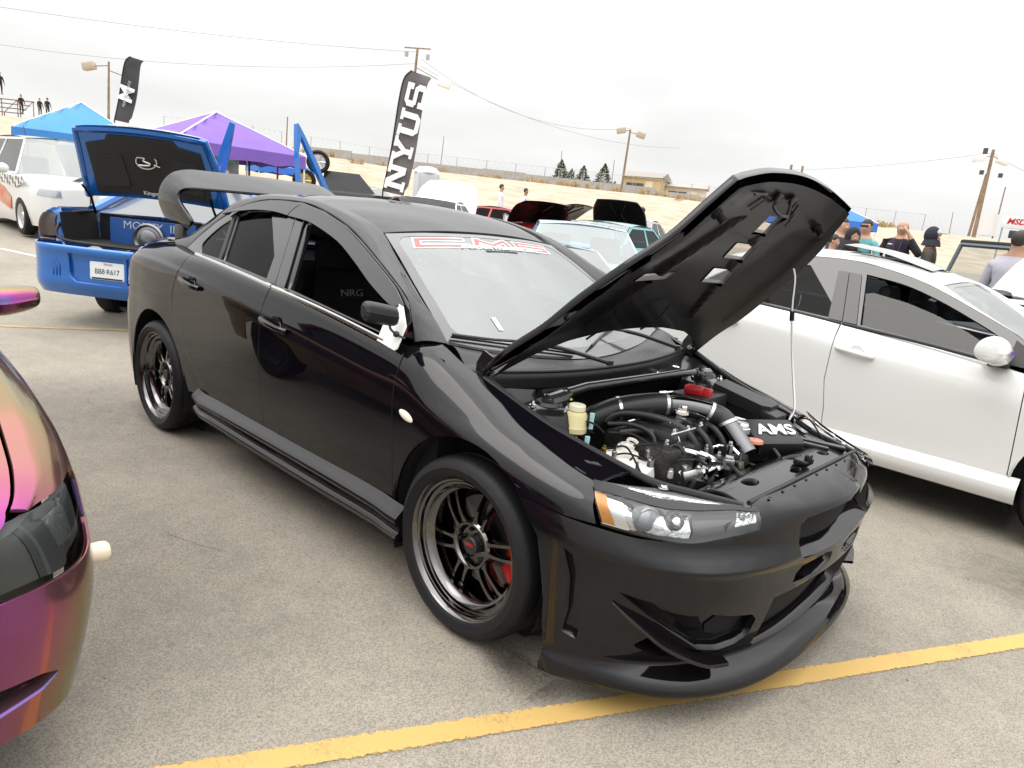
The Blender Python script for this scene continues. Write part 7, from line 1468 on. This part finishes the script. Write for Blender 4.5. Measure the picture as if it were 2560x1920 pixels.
# ------------------------------------------------------------------ people
SKIN = mat('skin', (.42, .24, .16), .55); SKIN2 = mat('skin_tan', (.30, .16, .10), .55)
def person(label, loc, rz, shirt, trousers, skin=SKIN, hair=None, hood=None, cap=None, arms=None, h=1.76, shades=False, build=1., seated=False):
    R_ = thing('person', label, 'person', loc, rz); me = bpy.data.meshes.new('body')
    arms = arms or [((.03, .27, 1.14), (.10, .29, .90)), ((.03, -.27, 1.14), (.10, -.29, .90))]
    V = [(0, 0, .97), (.01, 0, 1.12), (.015, 0, 1.30), (.0, 0, 1.44), (.0, 0, 1.52), (.02, 0, 1.60), (.02, 0, 1.69), (.01, 0, 1.75)]
    Rr = [(.155*build, .115*build), (.15*build, .115*build), (.175*build, .125*build), (.13, .09), (.058, .058), (.072, .082), (.078, .092), (.055, .065)]
    E = [(i, i+1) for i in range(7)]
    def add(p, r, par): V.append(p); Rr.append(r if hasattr(r, '__len__') else (r, r)); E.append((par, len(V)-1)); return len(V)-1
    nose = add((.115, 0, 1.635), .012, 5)
    for s, (el, wr_) in zip((1, -1), arms):
        sh_ = add((0, s*.19, 1.40), .068*build, 3); e = add(el, .050*build, sh_); w = add(wr_, .034, e)
        d_ = (Vector(wr_)-Vector(el)).normalized(); pa = Vector(wr_)+d_*.07; pk2 = add(tuple(pa), (.040, .022), w)
        for k in range(4): add(tuple(pa+d_*(.085-.008*abs(k-1.5))+Vector((.022*(k-1.5), 0, -.012*k))), .0095, pk2)
        add(tuple(Vector(wr_)+d_*.05+Vector((.05, 0, .01))), .0105, w)
    for s in (1, -1):
        hp = add((0, s*.10, .90), .095, 0); kn = add((.02, s*.115, .50), .062, hp); an = add((-.01, s*.12, .09), .043, kn); add((.14, s*.13, .035), .040, an)
    me.from_pydata([(x, y*(1 if i < 8 else 1), z) for i, (x, y, z) in enumerate(V)], E, []); o = bpy.data.objects.new('body', me); COL.objects.link(o)
    o.modifiers.new('sk', 'SKIN'); ly = me.skin_vertices[0].data
    for i, r in enumerate(Rr): ly[i].radius = r if len(r) == 2 else (r[0], r[0]); ly[i].use_root = (i == 0)
    sb2 = o.modifiers.new('ss', 'SUBSURF'); sb2.levels = 1; sb2.render_levels = 1
    dg = bpy.context.evaluated_depsgraph_get(); m2 = bpy.data.meshes.new_from_object(o.evaluated_get(dg)); bpy.data.objects.remove(o)
    sc_ = h/1.78
    for m in (shirt, trousers, skin, mat('shoe', (.02, .02, .02), .6)): m2.materials.append(m)
    wr_pts = [Vector(a[1]) for a in arms]
    for p in m2.polygons:
        c = p.center; p.use_smooth = True
        hand = min((c-q_).length for q_ in wr_pts) < .085 or any((c-q_).dot(q_-Vector(a[0])) > 0 and (c-q_).length < .22 for q_, a in zip(wr_pts, arms))
        p.material_index = 3 if c.z < .075 else (2 if (c.z > 1.475 and abs(c.y) < .13) or (hand and abs(c.y) > .12) or (hand and c.x > .12) else (0 if c.z > .93 else 1))
    m2.transform(Matrix.Diagonal((sc_, sc_, sc_, 1))); b = link('body', m2, None, R_)
    hd = Vector((.02, 0, 1.665))*sc_
    if hair: 
        mb = MB(); mb.ball((hd.x-.018, 0, hd.z+.025), (.096*sc_, .088*sc_, .098*sc_), 16, 10); mb.v = [(x, y, z) if not (x > hd.x+.045 and z < hd.z+.05) else (hd.x+.03, y*.8, z) for x, y, z in mb.v]; mb.build('hair', hair, R_)
    if hood:
        mb = MB(); mb.ball((hd.x-.03, 0, hd.z+.005), (.118*sc_, .115*sc_, .145*sc_), 18, 12); mb.v = [(min(x, hd.x+.050+.02*abs(y)*5), y, z) for x, y, z in mb.v]; mb.build('hood', hood, R_)
        MB().lathe([(.14*sc_, -.16), (.12*sc_, -.08), (.085*sc_, -.03)], 14, 'z', (hd.x-.02, 0, hd.z)).build('collar', hood, R_)
    if cap:
        mb = MB(); mb.ball((hd.x, 0, hd.z+.045), (.10*sc_, .092*sc_, .075*sc_), 16, 10); mb.box((hd.x+.12, 0, hd.z+.05), (.10, .13, .012), bev=.005); mb.build('cap', cap, R_)
    if shades: MB().box((hd.x+.085, 0, hd.z+.005), (.02, .14, .032), bev=.008).build('sunglasses', M_PLA, R_)
    for s in (1, -1): MB().ball((hd.x, s*.083*sc_, hd.z-.01), (.016, .010, .028), 8, 6).build('ear', skin, R_)
    return R_
cl = lambda nm, c: mat('cloth_'+nm, c, .85, noise=(4, .15))
HAIRK = mat('dark_hair', (.015, .011, .009), .6); JEANS = cl('jeans', (.05, .07, .12)); BLK = cl('black', (.012, .012, .016))
def man(px, py, d, off, label, **k): q = gp(px, py, d); return person(label, q, heading_to_cam(q, off), **k)
man(1247, 540, 29, 1.4, 'person in a white shirt with cropped hair walking past the parked cars', shirt=cl('white', (.66, .66, .67)), trousers=JEANS, hair=HAIRK, h=1.9)
man(1308, 540, 30, 1.3, 'person with short dark hair standing behind the raised red hood', shirt=cl('palewhite', (.60, .60, .62)), trousers=JEANS, skin=SKIN2, hair=HAIRK, h=1.85)
man(1519, 560, 23, -1.0, 'person in black leaning beside the upright black hood', shirt=BLK, trousers=JEANS, skin=SKIN2, hair=HAIRK, h=1.74)
man(1570, 560, 22, -1.6, 'person in a black shirt with a white chest print beside the black hood', shirt=BLK, trousers=JEANS, skin=SKIN2, hair=HAIRK, h=1.74)
man(1587, 560, 21, -1.8, 'person wearing a bright blue beanie looking at an engine', shirt=cl('navy', (.02, .025, .06)), trousers=JEANS, cap=cl('bluecap', (.02, .06, .30)), h=1.70)
man(1600, 565, 20.5, -1.5, 'person with dark hair half hidden behind the hood corner', shirt=BLK, trousers=JEANS, hair=HAIRK, h=1.62)
man(2122, 640, 10.6, .5, 'person in a black hooded top with the hood up beside two friends', shirt=BLK, trousers=JEANS, skin=SKIN2, hood=BLK, h=1.66)
man(2152, 640, 12.2, -.4, 'person in a teal checked shirt wearing dark sunglasses', shirt=cl('teal', (.12, .32, .34)), trousers=JEANS, hair=HAIRK, shades=True, h=1.84)
man(2090, 640, 11.8, .9, 'person in a dark jacket facing away near the canopy', shirt=cl('charcoal', (.03, .035, .05)), trousers=JEANS, hair=HAIRK, h=1.82)
man(2076, 640, 11.2, 1.2, 'person in a red top mostly hidden by the black hood edge', shirt=cl('red', (.35, .02, .03)), trousers=JEANS, hair=HAIRK, h=1.55)
bald = man(2240, 650, 12.4, -.25, 'bald person in a black polo shirt raising a hand to the face', shirt=BLK, trousers=JEANS, build=1.18, h=1.90, arms=[((.17, .36, 1.24), (.17, .14, 1.56)), ((.03, -.30, 1.14), (.08, -.32, .90))])
MB().tube(spl([(.125, .07, 1.60), (.155, .035, 1.35), (.155, 0, 1.22), (.155, -.035, 1.35), (.125, -.07, 1.60)], 5), .007, 6).build('lanyard', mat('purple_lanyard', (.12, .03, .20), .6), bald)
MB().box((.195, -.10, 1.48), (.01, .07, .018)).build('name_tag', M_WHT, bald)
man(2318, 650, 11.6, 1.5, 'person in a dark hooded top and pale cap looking sideways', shirt=cl('olive', (.05, .04, .035)), trousers=JEANS, hood=cl('navyhood', (.015, .015, .03)), cap=cl('palecap', (.5, .5, .48)), h=1.80)
man(2508, 760, 8.4, 2.8, 'person in a pale grey hooded sweatshirt seen from behind by the jeep', shirt=cl('greymarl', (.36, .35, .40)), trousers=JEANS, skin=SKIN2, hair=HAIRK, build=1.25, h=1.84)
# spectators on the far bank
for px, py, lb, hh in ((5, 300, 'person in dark clothes standing tall on the bleachers', 2.0), (55, 300, 'person in a dark top sitting on the bank behind the blue canopy', 1.75), (101, 300, 'person with short hair standing on the bank behind the blue canopy', 1.6), (120, 300, 'person in a cap standing on the bank behind the blue canopy', 1.7)):
    q = gp(px, py, 72); person(lb, q+Vector((0, 0, 1.9 if px < 20 else .3)), heading_to_cam(q, .6), shirt=BLK, trousers=BLK, hair=HAIRK if 'cap' not in lb else None, cap=BLK if 'cap' in lb else None, h=hh*1.05)
q = gp(12, 300, 72); bl = thing('bleachers', 'small tan bleacher stand on the far bank', 'bleachers', q, YAW-math.pi/2)
for k in range(4): MB().box((0, k*.6, .35+k*.45), (3.4, .35, .08)).build('bench', mat('bleacher_tan', (.22, .17, .12), .8), bl, smooth=0)
for x in (-1.6, 0, 1.6): MB().tube([(x, 1.9, 0), (x, 1.9, 1.75), (x, 0, .35), (x, 0, 0)], .05, 5).build('frame', MATS['bleacher_tan'], bl)
# cars' stickers
